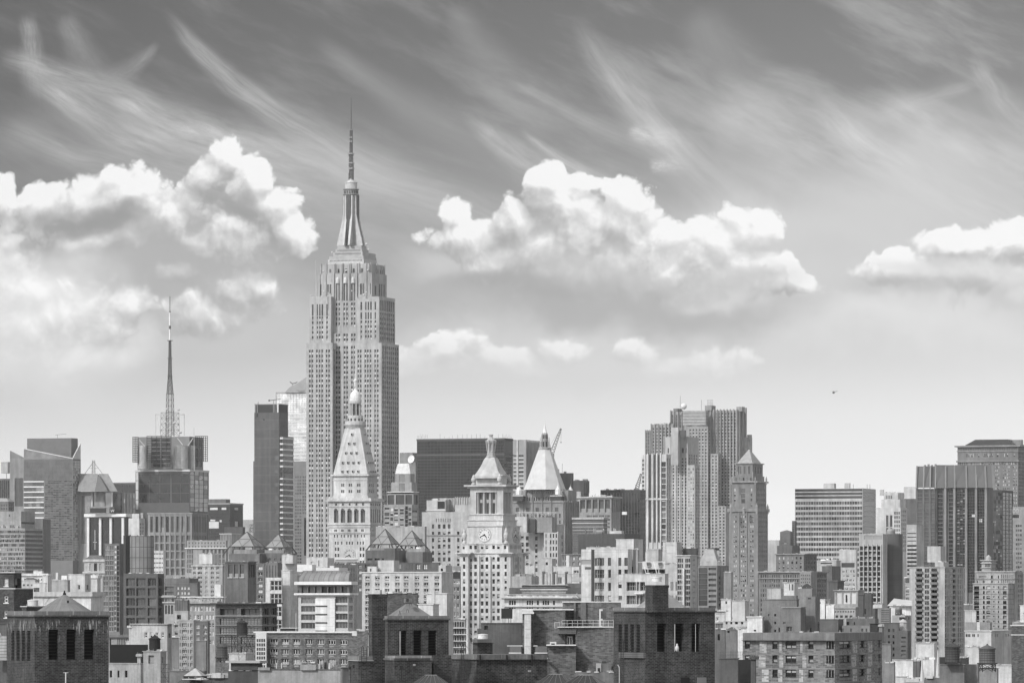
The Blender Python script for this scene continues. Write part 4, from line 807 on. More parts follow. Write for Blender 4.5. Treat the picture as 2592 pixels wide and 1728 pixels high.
cu = bpy.data.curves.new('letter', 'FONT'); cu.body = 'W'; cu.size = px(46, 3900); cu.extrude = .05; cu.align_x = 'CENTER'; cu.materials.append(mat('f', .7)); tmp = bpy.data.objects.new('t', cu); me = bpy.data.meshes.new_from_object(tmp); bpy.data.objects.remove(tmp)
o = bpy.data.objects.new('letter', me); COL.objects.link(o); o.parent = t.root; o.location = P(1312, 1132, 3898.6)-Vector(t.root.location); o.rotation_euler = (R(90), 0, -R(20))
b = MB(); b.bar(P(1108, 1570, 3880), P(1108, 1340, 3880), px(4, 3880), mat('f', .6)); b.bar(P(1085, 1482, 3880), P(1130, 1482, 3880), px(4, 3880), mat('f', .6)); b.build('antenna', t.root); t.done()
t = Bld('office_building', 'narrow white blank block beside the black glass box', 'office building', 4050, 20, ('s', .5), vb=1440)
t.blk(1495, 1625, 1690, 1205, R_=[W(c(1630, 1685, 2, .5), 1260, 40, 24, s='n')]); t.box(1540, 1640, 1150, 1206, ('s', .45)); t.box(1640, 1675, 1140, 1206, ('s', .3)); t.done()
t = Bld('office_building', 'small dark gabled roof peeking above the ribbon windowed block', 'office building', 3600, 20, ('s', .14), vb=1310)
t.blk(-60, 100, 165, 1010, L=[W(c(-20, 90, 4, .6), 1040, 40, 24, s='n')], R_=[W(c(108, 160, 3, .6), 1030, 28, 16, s='lt')]); t.hip(968, ('m', .25), top=.55, over=.02); t.done()
t = Bld('office_building', 'ribbon windowed block with pale spandrels stepping down to a blank wall', 'office building', 3000, 20, ('s', .26), vb=1480)
t.blk(-60, 292, 505, 1320, L=[W([(-50, 290)], 1345, 52, 30, None, s='cg', d=.3), W(c(0, 286, 18, .55), 1345, 52, 30, None, s='lt', d=.2)], R_=[W([(296, 500)], 1345, 52, 30, None, s='n', d=.4)])
t.blk(-60, 246, 410, 1235, yb=1330, L=[W(c(-40, 240, 18, .6), 1282, 0, 34, s='lt')], R_=[W([(250, 405)], 1245, 52, 24, 1320, s='n')], name='upper_tier', Y=3008); t.blk(-60, 246, 408, 1122, yb=1240, name='penthouse', Y=3012, L=[W([(104, 118)], 1155, 0, 30, s='n')]); t.done()
t = Bld('office_building', 'blank grey block in front of the sloping glass tower', 'office building', 3050, 20, ('s', .15), vb=1480); t.blk(412, 500, 592, 1212).done()
cr('B')
t = Bld(OT, 'black glass tower with bright reflecting panes and a low penthouse', 'office tower', 4500, 20, ('g', .02), vb=1370)
t.blk(558, 690, 772, 1282, L=[W(c(560, 690, 6, .96), 1300, 20, 17, s='d', d=.15)], R_=[W(c(692, 770, 4, .95), 1300, 20, 17, s='d', d=.15)], bands=[(1280, 1288, .4, ('f', .25))])
l = t.last
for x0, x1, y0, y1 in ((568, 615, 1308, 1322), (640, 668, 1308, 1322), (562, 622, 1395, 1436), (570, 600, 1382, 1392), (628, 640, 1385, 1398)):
    b = MB(); q = P((x0+x1)/2, y1, 4500); O, dr = l['A'], l['u']; f0, f1 = (x0-558)/132*l['w'], (x1-558)/132*l['w']; t.proud(b, O, dr, f0, f1, wz(y1, 4500), wz(y0, 4500), -l['v'], .25, mat('f', .55)); b.build('lit_panel', t.root)  # matte pale boards painted to stand for reflections in the black glass
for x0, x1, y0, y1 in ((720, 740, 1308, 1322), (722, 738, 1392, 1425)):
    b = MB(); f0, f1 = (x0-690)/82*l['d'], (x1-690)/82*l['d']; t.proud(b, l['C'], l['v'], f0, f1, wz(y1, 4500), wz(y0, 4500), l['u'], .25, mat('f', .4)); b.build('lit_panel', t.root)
t.box(560, 690, 1256, 1284, ('s', .12)); t.done()
t = Bld('office_building', 'low dark grey block at the foot of the black glass tower', 'office building', 4200, 20, ('s', .08), vb=1370); t.blk(656, 770, 785, 1428).done()
t = Bld('office_building', 'striped pale ribbed block under the low dark grey block', 'office building', 3800, 20, ('s', .3), vb=1420); t.blk(630, 700, 755, 1472, L=[W(c(632, 700, 7, .5), 1476, 0, 150, s='n')], cor=(1468, 1474, .5, ('f', .4))).done()
cr('C')
t = Bld(OT, 'pale distant block with a rooftop sign frame, hazy', 'office tower', 5600, 20, ('s', .3), vb=1400)
t.blk(-80, 70, 82, 1205); b = MB()
for i in range(4): b.bar(P(36+i*13, 1305, 4000), P(36+i*13, 1245, 4000), px(1.5, 4000), mdm)
for y in (1248, 1275, 1300): b.bar(P(36, y, 4000), P(77, y, 4000), px(1.5, 4000), mdm)
b.build('sign_frame', t.root); t.done()
def lettering(parent, txt, x, y, Yq, h, m, off=0., ang=0., name='lettering'):
    cu = bpy.data.curves.new(name, 'FONT'); cu.body = txt; cu.size = px(h, Yq)*1.4; cu.extrude = .06; cu.offset = off; cu.align_x = 'CENTER'; cu.align_y = 'CENTER'; cu.materials.append(M(m, 1)); tmp = bpy.data.objects.new('t', cu); me = bpy.data.meshes.new_from_object(tmp); bpy.data.objects.remove(tmp)
    o = bpy.data.objects.new(name, me); COL.objects.link(o); o.parent = parent; o.location = P(x, y, Yq)-Vector(parent.location); o.rotation_euler = (R(90), 0, ang); return o
t = thing('roof_sign', 'dark roof sign reading NO and RE in pale letters beside the dark panel tower', 'sign', P(60, 1310, 4400)); b = MB(); b.obox((wx(62, 4400), 4400.5), 0, px(54, 4400), 1., wz(1305, 4400), wz(1242, 4400), mat('f', .12)); b.build('panel', t); b = MB()
for x in (42, 60, 78): b.bar(P(x, 1420, 4401), P(x, 1300, 4401), px(2, 4401), mdm)
b.build('post', t); lettering(t, 'NO', 61, 1259, 4399.8, 22, ('f', .6), .02); lettering(t, 'RE', 61, 1290, 4399.8, 22, ('f', .6), .02)
# ------------------------------------------------------------------ around the tallest tower (crop C)
t = Bld(OT, 'dark slab tower with fine panel grid and black crown, crane on top', 'office tower', 4300, 20, ('g', .07, dict(sp=.4)), vb=1420)
PG = ('p', .085, dict(pw=14., ph=7.5, js=.5, jo=1.25))
t.blk(74, 272, 342, 355, w=PG, L=[W([(90, 105)], 362, 0, 28, s='d'), W([(143, 158)], 406, 0, 10, s='d'), W(c(235, 266, 1, .9), 700, 105, 34, None, s='n', d=.1)], R_=[W([(305, 311)], 459, 0, 7, s='d')])
t.blk(66, 74, 80, 742, w=PG, name='annex', Y=4303)
t.blk(78, 268, 340, 290, yb=360, w=('f', .035), name='crown', Y=4306, ribs=[('L', [84, 100, 228, 240], 6, 288, 356, .6, ('f', .2)), ('L', [262], 12, 288, 356, .6, ('f', .6))], bands=[(286, 293, .3, ('f', .25))])
b = MB(); b.bar(P(228, 290, 4315), P(228, 255, 4315), px(3, 4315), mdm); b.bar(P(188, 262, 4315), P(285, 250, 4315), px(4, 4315), mat('m', .12, 1)); b.obox((wx(192, 4315), 4315), 0, px(10, 4315), 3, wz(268, 4315), wz(254, 4315), mat('m', .1, 1)); b.bar(P(105, 290, 4312), P(105, 272, 4312), px(3, 4312), mdm); b.build('rooftop_crane', t.root); t.done()
t = Bld(OT, 'slim tower of white floor bands and grey glass against the dark slab tower', 'office tower', 4200, 20, ('f', .10), vb=1430)
t.blk(282, 300, 384, 545, L=[W([(284, 298)], 560, 44.5, 40, None, s='d', d=.2)], R_=[W(c(303, 382, 5, .97), 568, 44.5, 34, None, s='f', d=.15)], bands=[(553+44.5*i, 567+44.5*i, .35, ('f', .62)) for i in range(6)]+[(875+44.5*i, 887+44.5*i, .35, ('f', .62)) for i in range(12)]).done()
t = Bld(OT, 'pale glass tower with sloping peak and spire, faint behind the tallest tower', 'office tower', 5000, 20, ('f', .3), vb=1420)
t.blk(244, 600, 660, 190, L=[W(c(250, 590, 15, .93), 205, 14.5, 12.5, None, s='w', d=.1)])
l = t.last; b = MB(); mm = mat('f', .34, 1); k = 5002; zz = l['zt']-.1
pts = [(320, 192), (362, 150), (410, 128), (480, 80), (600, 60)]
for (xa, ya), (xb, yb_) in zip(pts, pts[1:]):
    b.rings([tuple(P(xa, 200, k)), tuple(P(xb, 200, k)), tuple(P(xb, 200, k+30)), tuple(P(xa, 200, k+30))], [tuple(P(xa, ya, k)), tuple(P(xb, yb_, k)), tuple(P(xb, yb_, k+30)), tuple(P(xa, ya, k+30))], mm, (True, True))
b.build('sloped_crown', t.root); b = MB()
for (xa, ya), (xb, yb_) in zip(((356, 112), (375, 128), (405, 122)), ((375, 128), (405, 122), (415, 112))): b.bar(P(xa, ya, 4995), P(xb, yb_, 4995), px(5, 4995), mat('m', .12, 1))
b.bar(P(378, 150, 4995), P(378, 125, 4995), px(3, 4995), mdm); b.build('window_washing_crane', t.root)
for i in range(14):
    rn = random.Random(i); b = MB(); y = 360+i*29; x0 = 346+rn.choice((0, 12)); t.proud(b, l['A'], l['u'], (x0-244)/356*l['w'], (488-244)/356*l['w'], wz(y+rn.choice((8, 12)), k), wz(y, k), -l['v'], .2, mat('f', .6)); b.build('floor_edge', t.root)
t.done()
t = Bld(OT, 'grey glass block with dark balcony strip below the sloping peak tower', 'office tower', 4450, 20, ('f', .16), vb=1430)
t.blk(386, 492, 520, 742, L=[W(c(395, 450, 3, .75), 860, 26, 15, None, s='gl', d=.2), W([(470, 490)], 1190, 0, 300, s='d', d=.3), W(c(455, 490, 2, .7), 860, 26, 15, 1180, s='n')]).done()
# ------------------------------------------------------------------ between the two clock towers (crop G)
cr('G')
t = Bld('office_building', 'grey block with a white rooftop satellite dish', 'office building', 3750, 20, ('s', .2), vb=1300)
t.blk(48, 183, 240, 392, R_=[W(c(186, 228, 2, .3), 400, 22, 12, s='n')]); t.blk(150, 215, 240, 490, name='wing', Y=3700)
b = MB(); q = P(176, 463, 3690); nd = Vector((-.6, -.75, .25)).normalized(); x_ = nd.cross(Vector((0, 0, 1))).normalized(); y_ = nd.cross(x_); rr = px(43, 3690)
rg = [[tuple(q+(x_*cos(2*pi*i/20)+y_*sin(2*pi*i/20))*rr*s_+nd*rr*(.35*s_*s_)) for i in range(20)] for s_ in (.02, .4, .7, 1.)]
for a_, e_ in zip(rg, rg[1:]): b.rings(a_, e_, mat('f', .8), (False, False))
b.rings([tuple(Vector(p_)-nd*.25) for p_ in rg[-1]], rg[-1], mat('f', .8), (False, False)); b.bar(q, q+nd*rr*.9, px(2, 3690), mdm); b.bar(q-nd*.2, (q.x, q.y+1, wz(512, 3690)), px(5, 3690), mdm); b.build('satellite_dish', t.root); t.done()
t = Bld('apartment_tower', 'tiered glass and brick tower with bright trapezoid roof', 'apartment tower', 2900, 20, ('s', .25), vb=1410)
t.blk(-120, 175, 245, 935, L=[W([(-110, -60), (-50, -20), (50, 90), (-10, 30), (140, 170)], 965, 50, 36, None, s='wl', d=.3), W([(105, 135)], 950, 46, 40, None, s='d', d=1.)], R_=[W([(180, 235)], 970, 47, 38, None, s='lt', d=.3)])
t.blk(-80, 190, 245, 822, yb=945, L=[W([(-75, -10), (10, 95), (110, 180)], 832, 0, 100, s='e', d=.6)], R_=[W([(196, 240)], 832, 0, 100, s='n')], name='glazed_tier', Y=2908, cor=(798, 806, .3, ('f', .6)))
t.blk(-40, 172, 228, 700, yb=830, L=[W([(44, 104)], 712, 0, 84, s='f', d=.2)], name='upper_tier', Y=2914); t.blk(0, 160, 205, 612, yb=706, L=[W([(44, 104)], 622, 0, 76, s='f', d=.2)], name='upper_tier', Y=2919)
t.hip(505, ('m', .5), top=.72); t.done()
t = Bld(OT, 'wide black glass slab with faint floor bands and rooftop whip antennas', 'office tower', 3600, 20, ('f', .055), vb=1420)
t.blk(228, 1140, 1230, 240, L=[W(c(234, 1136, 26, .95), 270, 32, 27, None, s='d', d=.15)], R_=[W(c(1144, 1228, 5, .88), 415, 32, 24, None, s='nt', d=.15), W([(1142, 1229)], 268, 0, 140, s='d', d=.1)],
      bands=[(240, 258, .25, ('f', .085)), (402, 418, .25, ('f', .09)), (455, 463, .15, ('f', .07))])
rn = random.Random(9)
for x in [238, 248, 262, 276, 290, 305, 318, 335, 470, 518, 565, 600, 655, 705, 752, 800, 850, 890, 938, 985, 1080, 1125, 1135, 1148, 1160, 1176, 1190, 1204, 1216]:
    t.mast(x, 240-rn.uniform(12, 46), 240, rn.choice((1.2, 1.6)), ('m', .2), fv=.05)
t.done()
t = Bld(OT, 'pale office tower with white floor bands and fluted side wall', 'office tower', 4000, 20, ('s', .34), vb=1300)
t.blk(1215, 1350, 1500, 258, L=[W([(1236, 1268), (1290, 1342)], 414, 42, 22, None, s='nt', d=.5), W([(1220, 1345)], 262, 0, 140, s='m', d=.3), W([(1236, 1268), (1290, 1342)], 440, 42, 12, None, s='l', d=.2)], ribs=[('R', [1352+i*15 for i in range(10)], 7, 258, 1000, 1.6, ('s', .3)), ('L', [1278], 14, 258, 1000, .4, ('s', .45))], R_=[W(c(1350, 1495, 10, .4), 470, 42, 20, None, s='lt')])
b = MB(); b.obox((wx(1278, 4005), 4010), -R(20), px(18, 4005), 3, wz(262, 4005), wz(225, 4005), mat('s', .4, 2)); t.done()
cr('K')
t = Bld(OT, 'small black tower beside the gothic spire, thin antenna on top', 'office tower', 4200, 20, ('g', .03), vb=1300)
t.blk(590, 735, 748, 682, w=('p', .05, dict(pw=6, ph=4, js=.2, jo=.8))); t.mast(624, 575, 690, 2); t.box(575, 590, 640, 690, ('m', .1), 'rooftop_unit'); t.box(640, 670, 665, 690, ('m', .15), 'rooftop_unit'); t.done()
t = Bld('office_building', 'low black block stepping down beside the small black tower', 'office building', 4150, 20, ('s', .07), vb=1300)
t.blk(745, 862, 918, 765, ribs=[('R', [872, 890, 908], 8, 765, 900, .8, ('s', .12))]); t.clutter(5, 30, ('m', .2), 3); t.done()
def crane(label, a, e, Yq, w, foot=None, name='construction_crane'):
    a, e = P(*a, Yq), P(*e, Yq); t = thing(name, label, 'crane', (a.x, a.y, 0)); d = (e-a); n = 9; nn = Vector((-d.z, 0, d.x)).normalized()*w/2; y_ = Vector((0, w/2, 0)); b = MB(); mm = mat('m', .1, 1); r = w*.085
    for s1 in (-1, 1):
        for s2 in (-1, 1): b.bar(a+nn*s1+y_*s2, e+nn*s1*.3+y_*s2*.3, r, mm)
    for i in range(n):
        p0, p1 = a+d*(i/n), a+d*((i+1)/n); k0, k1 = 1-.7*i/n, 1-.7*(i+1)/n
        for s2 in (-1, 1): b.bar(p0+nn*k0+y_*s2*k0, p1-nn*k1+y_*s2*k1, r*.7, mm); b.bar(p0-nn*k0+y_*s2*k0, p1+nn*k1+y_*s2*k1, r*.7, mm)
    b.build('boom', t); b = MB(); b.lattice((a.x, a.y+1), 0, w*1.1, w*1.1, 0, a.z, 24, r, mm); b.build('tower_mast', t)
    b = MB(); b.bar(e, e-Vector((0, 0, d.length*.5)), r*.35, mm); b.obox((e.x, e.y), 0, w*.3, w*.3, e.z-d.length*.53, e.z-d.length*.5, mm); b.build('hoist_cable', t)
    b = MB(); b.bar(a+Vector((-d.x*.15, 0, d.z*.35)), e, r*.3, mm); b.bar(a, a+Vector((-d.x*.15, 0, d.z*.35)), r, mm); b.build('stay', t); return t
crane('construction crane boom rising at a slant behind the octagonal gilded roof', (505, 470), (610, 192), 3950, 3.2)
crane('lattice crane boom leaning against the tower of white vertical piers', (1440, 880), (1492, 690), 4500, 3.6)
t = Bld('office_building', 'grey civic block with tall recessed bays behind the gothic tower', 'office building', 3500, 20, ('s', .26), vb=1390)
t.blk(720, 1165, 1265, 942, L=[W([(820, 875), (890, 945), (958, 1013), (1027, 1082), (1095, 1150)], 975, 0, 138, s='k', d=1.2), W([(895+i*14, 904+i*14) for i in range(4)]+[(963+i*14, 972+i*14) for i in range(4)]+[(1032+i*14, 1041+i*14) for i in range(4)]+[(1100+i*14, 1109+i*14) for i in range(4)], 1145, 40, 22, 1290, s='dk')],
      R_=[W([(1172, 1186), (1195, 1209), (1218, 1232), (1242, 1256)], 970, 0, 140, s='n', d=1)], cor=(940, 956, 1., ('s', .34)))
t.clutter(14, 34, ('m', .35), 8); t.box(780, 835, 885, 940, ('s', .3)); t.done()

t = Bld('office_building', 'low rounded block with pale curved bands before the civic block', 'office building', 3250, 20, ('s', .13), vb=1400)
t.blk(740, 1075, 1120, 1190, bands=[(1170, 1192, .5, ('s', .34)), (1228, 1238, .3, ('f', .4)), (1270, 1278, .3, ('f', .3)), (1310, 1316, .3, ('f', .3)), (1345, 1350, .3, ('f', .25))], L=[W(c(745, 1070, 20, .9), 1196, 19, 14, None, s='n', d=.15)]).done()
t = Bld(OT, 'wide black tower with thin vertical lines beside the slender white piers', 'office tower', 3700, 20, ('g', .02), vb=1400)
t.blk(1045, 1480, 1540, 865, ribs=[('L', [1060+i*33 for i in range(13)], 4, 900, 1500, .5, ('f', .1))], L=[W(c(1050, 1475, 26, .8), 1010, 34, 26, None, s='d', d=.2)]); t.clutter(18, 22, ('m', .15), 2)
b = MB(); q = P(1310, 1140, 3690); b.obox((q.x, q.y), -R(20), px(55, 3690), 1, q.z, wz(1108, 3690), mat('f', .75)); b.build('white_hoarding', t.root); t.done()
t = Bld('office_building', 'dark low roofs with steel dunnage below the wide black tower', 'office building', 3000, 20, ('s', .06), vb=1420)
t.blk(800, 1310, 1480, 1350); t.clutter(20, 70, ('m', .3), 6, names=('antenna', 'vent_pipe', 'rooftop_unit')); t.done()
# ------------------------------------------------------------------ art deco blocks around the white clock tower (crop G)
cr('G'); AD = ('s', .37)
t = Bld('office_building', 'pale stepped stone block with fluted crown left of the white clock tower', 'office building', 2700, 20, AD, vb=1460)
dc = [(385, 408), (448, 475), (500, 527), (552, 579), (648, 672), (697, 720)]
t.blk(280, 800, 1000, 1010, L=[W(dc[:4], 1138, 0, 44, s='dk'), W(dc, 1215, 67, 42, None, s='dh')], ribs=[('L', [430+i*24 for i in range(7)], 6, 1075, 1110, .5, AD)], bands=[(1245, 1256, .5, ('s', .3))])
t.blk(628, 830, 1000, 858, yb=1015, L=[W([(650, 674), (698, 722), (748, 772)], 978, 0, 88, s='d', d=.8)], name='upper_tier', Y=2706, ribs=[('L', [632+i*25 for i in range(8)], 5, 852, 930, .6, AD)]); 
t.blk(648, 700, 820, 1060, name='upper_tier', yb=1240, Y=2702, L=[W([(650, 672)], 1138, 77, 40, s='m')])
t.blk(455, 632, 660, 866, yb=1015, name='upper_tier', Y=2712, ribs=[('L', [540, 560, 580, 600, 620], 6, 866, 1000, .5, AD)])
t.blk(330, 525, 600, 888, yb=1015, name='bulkhead', Y=2704, L=[W([(443, 520)], 900, 0, 78, s='d', d=.4)], bands=[(992, 1000, .4, ('f', .5))]); t.clutter(6, 30, ('m', .3), 4); t.done()
t = Bld('office_building', 'lower pale stone block before the fluted crown, vents along its edge', 'office building', 2650, 20, ('s', .33), vb=1440)
t.blk(-200, 310, 330, 1165, L=[W([(160, 185), (208, 232), (262, 285)], 1290, 65, 40, None, s='dh')]); t.clutter(8, 26, ('m', .3), 5); t.done()
t = Bld('office_building', 'pale stone block with rooftop steel truss right behind the white clock tower', 'office building', 2600, 20, AD, vb=1470)
t.blk(1230, 1690, 1765, 1140, L=[W([(1313, 1343), (1366, 1395)], 1262, 66, 42, None, s='dh'), W([(1463, 1488)], 1198, 66, 42, None, s='dh'), W([(1572, 1582), (1617, 1632), (1647, 1662), (1677, 1692)], 1238, 67, 42, None, s='dk')], R_=[W(c(1700, 1760, 2, .35), 1250, 67, 42, None, s='n')])
t.blk(1555, 1700, 1740, 1225, name='bay', Y=2592, L=[W([(1572, 1582), (1617, 1632), (1647, 1662), (1677, 1692)], 1238, 67, 42, None, s='dk')])
t.box(1255, 1400, 1060, 1142, ('s', .4)); t.box(1395, 1690, 1065, 1142, ('s', .22)); t.box(1400, 1480, 1085, 1142, ('f', .06), 'rooftop_unit'); t.box(1575, 1640, 1055, 1130, ('f', .02), 'rooftop_unit')
b = MB(); wm = mat('m', .5, 1)
for dy in (0, 6):
    Yt = 2596+dy
    b.bar(P(1285, 1012, Yt), P(1680, 1018, Yt), px(3.5, Yt), wm); b.bar(P(1310, 1028, Yt), P(1670, 1030, Yt), px(2.5, Yt), wm)
    for x in (1300, 1490, 1598): b.bar(P(x, 1140, Yt), P(x, 1014, Yt), px(4, Yt), wm)
    for x, s_ in ((1430, 1), (1550, -1), (1440, -1), (1540, 1), (1660, -1), (1320, 1)): b.bar(P(x, 1028, Yt), P(x+s_*60, 1105, Yt), px(2, Yt), wm)
b.build('steel_truss', t.root); t.done()
t = Bld('office_building', 'small stone bulkhead block before the rooftop truss building', 'office building', 2350, 20, ('s', .4), vb=1460); t.blk(1530, 1640, 1680, 1500, L=[W([(1570, 1597)], 1533, 0, 35, s='dk')]).done()
# ------------------------------------------------------------------ east end (crop J)
cr('J')
t = Bld('office_tower', 'hazy pale block low on the horizon east of the pyramid roofed brick tower', 'office tower', 6800, 20, ('s', .35), vb=1460); t.blk(-10, 100, 112, 898); t.clutter(6, 8, ('s', .3), 3); t.done()
t = Bld('office_building', 'dark brick tower with stepped base and small roof finial', 'office building', 3200, 20, ('s', .10), vb=1440)
t.blk(84, 205, 265, 940); t.blk(108, 190, 215, 832, yb=945, name='upper_tier', Y=3206, L=[W([(136, 158)], 920, 0, 8, s='l')]); t.hip(818, ('s', .1), top=.1); t.box(150, 165, 975, 1000, ('f', .7), 'rooftop_unit'); t.done()
t = Bld('office_building', 'narrow brick tower against the wide ribbon windowed slab', 'office building', 3700, 20, ('s', .12), vb=1440); t.blk(203, 226, 240, 745, L=[W([(205, 222)], 760, 16, 8, s='n')]).done()
t = Bld(OT, 'wide ribbon windowed slab with white floor bands and dark louvred top', 'office tower', 3900, 20, ('s', .36), vb=1460)
t.blk(226, 765, 868, 487, L=[W([(228, 762)], 490, 28.5, 20, 575, s='e', d=.2), W(c(230, 762, 26, .86), 590, 41, 24, None, s='rb', d=.3)], R_=[W([(768, 866)], 492, 28.5, 22, 575, s='d', d=.2), W([(768, 866)], 588, 41, 34, None, s='e', d=.2)])
l = t.last
b = MB(); t.proud(b, l['A'], l['u'], l['w']*(718-226)/539, l['w']*(764-226)/539, wz(1100, 3900), wz(575, 3900), -l['v'], .08, mat('f', .5)); b.build('bright_bay', t.root) if 0 else None
t.box(455, 555, 448, 490, ('s', .4)); t.box(620, 668, 446, 490, ('s', .4)); t.mast(690, 455, 490, 2); t.mast(800, 455, 490, 2); t.mast(822, 455, 490, 2); t.done()
t = Bld(OT, 'white pier tower with ornate stepped crown', 'office tower', 4200, 20, ('s', .5), vb=1400)
t.blk(872, 1065, 1115, 640, L=[W([(890, 900), (908, 922), (930, 938)], 672, 0, 800, s='n', d=.8), W([(950, 968), (982, 1000)], 600, 100, 92, None, s='nt', d=.8), W(c(1012, 1062, 3, .6), 672, 34, 22, None, s='dk')], R_=[W(c(1070, 1110, 3, .5), 660, 34, 22, None, s='n')])
t.blk(912, 1062, 1108, 575, yb=650, name='crown', Y=4206, L=[W([(920, 932), (950, 964), (984, 998), (1015, 1030)], 600, 0, 50, s='nt')]); t.blk(932, 1045, 1095, 520, yb=580, name='crown', Y=4212, L=[W(c(945, 1000, 4, .6), 542, 0, 28, s='n')]); t.box(900, 935, 498, 545, ('s', .45)); t.clutter(8, 14, ('m', .3), 6); t.done()
t = Bld('office_tower', 'dark block with a pale blank top beside the fluted tower', 'office tower', 4500, 20, ('s', .09), vb=1340); t.blk(1090, 1190, 1210, 570); t.blk(1090, 1185, 1205, 475, yb=575, name='penthouse', w=('s', .5), Y=4505); t.done()
t = Bld('office_building', 'pale block with black window bands west of the fluted tower', 'office building', 3300, 20, ('s', .38), vb=1470); t.blk(1112, 1192, 1250, 775, L=[W([(1118, 1192)], 935, 32, 15, None, s='d', d=.3), W([(1118, 1190)], 840, 30, 8, 930, s='n')]).done()
FT = ('s', .115)
t = Bld(OT, 'massive dark fluted tower with flaring crown', 'office tower', 3600, 20, FT, vb=1500)
t.blk(1190, 1340, 1350, 490, L=[W([(1200, 1238), (1255, 1288), (1305, 1340)], 500, 30, 24, None, s='n', d=.6)], name='wall', th=20)
t.blk(1335, 1752, 1800, 480, L=[W([(1362, 1400)], 500, 33, 25, None, s='d', d=.8), W([(1448, 1482)], 500, 33, 25, None, s='d', d=.8), W(c(1510, 1582, 3, .95), 500, 24, 21, None, s='ck', d=.8), W(c(1598, 1660, 3, .95), 500, 24, 21, None, s='d', d=.8), W(c(1676, 1738, 3, .95), 500, 24, 21, None, s='d', d=.8)], ribs=[('L', [1346, 1424, 1496, 1590, 1668, 1745], 18, 480, 1500, 1.6, ('s', .2))], Y=3590, flush=False)
b = MB(); fl = mat('s', .12, 4); xs0 = [1190, 1248, 1300, 1342, 1424, 1496, 1590, 1668, 1745, 1795]; ys = (490, 310)
for i, (xa, xb) in enumerate(zip(xs0, xs0[1:])):
    fa = 1195+(xa-1190)*.975; fb = 1195+(xb-1190)*.975; kk = lambda x: (3589+(1752-x)*.0314 if x >= 1342 else 3600+(1340-x)*.0314)-1.4; k0 = kk(xa); k1 = kk(xb)
    g0 = [P(xa, 482, k0), P(xb, 482, k1), P(xb, 482, k1+40), P(xa, 482, k0+40)]; g1 = [P(fa+(4 if i % 2 else 0), 312-(10 if 3 <= i else 0), k0+3-(2 if i % 2 else 0)), P(fb, 312-(10 if 3 <= i else 0), k1+3), P(fb, 312, k1+40), P(fa, 312, k0+40)]
    b.rings([tuple(q) for q in g0], [tuple(q) for q in g1], fl, (True, True))
    b.bar(P(xa, 486, k0-.6), P(fa, 310, k0+2), px(8, 3588), mat('s', .24, 4), 4)
b.build('flared_crown', t.root); b = MB()
for i in range(5): b.obox((wx(1265+i*28, 3600), 3606), 0, px(16, 3600), 3, wz(318, 3600), wz(300-i % 2*6, 3600), mdm)
b.build('rooftop_unit', t.root)
for x, y in ((1642, 702), (1700, 742)):
    q, an = on_face(t.last, 'L', x, y, -.55); b = MB(); b.obox((q.x, q.y), an, px(24, 3590), .3, q.z-px(12, 3590), q.z+px(12, 3590), mat('f', .75)); b.build('lit_window', t.root)  # flat white squares over the window strips
t.done()
LB = ('s', .17)
t = Bld(OT, 'tall brown masonry tower with dark hipped roof at the eastern edge', 'office tower', 4600, 20, LB, vb=1420)
lc = [(1820, 1826), (1834, 1840), (1842, 1848), (1878, 1885), (1892, 1900), (1912, 1918), (1922, 1930), (1958, 1964), (1968, 1974), (1982, 1988)]
t.blk(1517, 1998, 2120, 150, L=[W([(x+dx, y+dx) for dx in (-300, -240, -180, -120, -62, 0) for x, y in lc[:4]]+lc[4:], 310, 28.5, 14, None, s='lt'), W(c(1530, 1990, 34, .45), 165, 0, 18, s='n'), W(c(1585, 1660, 8, .5)+c(1720, 1800, 8, .5)+c(1885, 1920, 3, .5)+[(1680, 1692), (1830, 1842), (1962, 1974)], 210, 0, 26, s='lt'), W(c(1530, 1990, 26, .4), 280, 0, 18, s='lt')],
      R_=[W(c(2002, 2110, 8, .5), 200, 28.5, 15, None, s='n')], bands=[(186, 194, .6, ('s', .24)), (264, 276, 1., ('s', .2))], cor=(144, 156, 2.2, ('s', .24)), W_=None)
t.hip(94, ('m', .035), top=.62, inset=.07, name='roof'); t.box(1955, 2040, 102, 150, ('s', .2)); t.done()
t = Bld(OT, 'black glass tower tucked between fluted tower and masonry tower', 'office tower', 3700, 20, ('f', .05), vb=1470)
t.blk(1770, 1872, 1958, 500, L=[W(c(1775, 1870, 6, .8), 520, 30, 26, None, s='nt', d=.2)], R_=[W(c(1876, 1955, 3, .9), 520, 30, 26, None, s='d', d=.2)]).done()
t = Bld('office_building', 'grey block with window groups and rooftop numerals at the eastern edge', 'office building', 3300, 20, ('s', .22), vb=1480)
t.blk(1955, 2120, 2140, 740, L=[W(c(1978, 2028, 3, .75)+c(2060, 2110, 3, .7), 775, 36.5, 18, None, s='nt')]); t.blk(1955, 2100, 2120, 632, yb=745, name='penthouse', Y=3304, L=[W([(1955, 2005)], 695, 0, 26, s='d')])
cu = bpy.data.curves.new('numerals', 'FONT'); cu.body = '00'; cu.size = px(52, 3290); cu.extrude = .08; cu.offset = -.05; cu.materials.append(mat('f', .5)); tmp = bpy.data.objects.new('t', cu); me = bpy.data.meshes.new_from_object(tmp); bpy.data.objects.remove(tmp)
o = bpy.data.objects.new('numerals', me); COL.objects.link(o); o.parent = t.root; q, an = on_face(t.last, 'L', 1955, 684, .3); o.location = q-Vector(t.root.location); o.rotation_euler = (R(90), 0, an); t.done()
t = Bld('apartment_tower', 'concrete grid tower with a windowless dark rounded stair shaft', 'apartment tower', 2300, 20, ('s', .36), vb=1570)
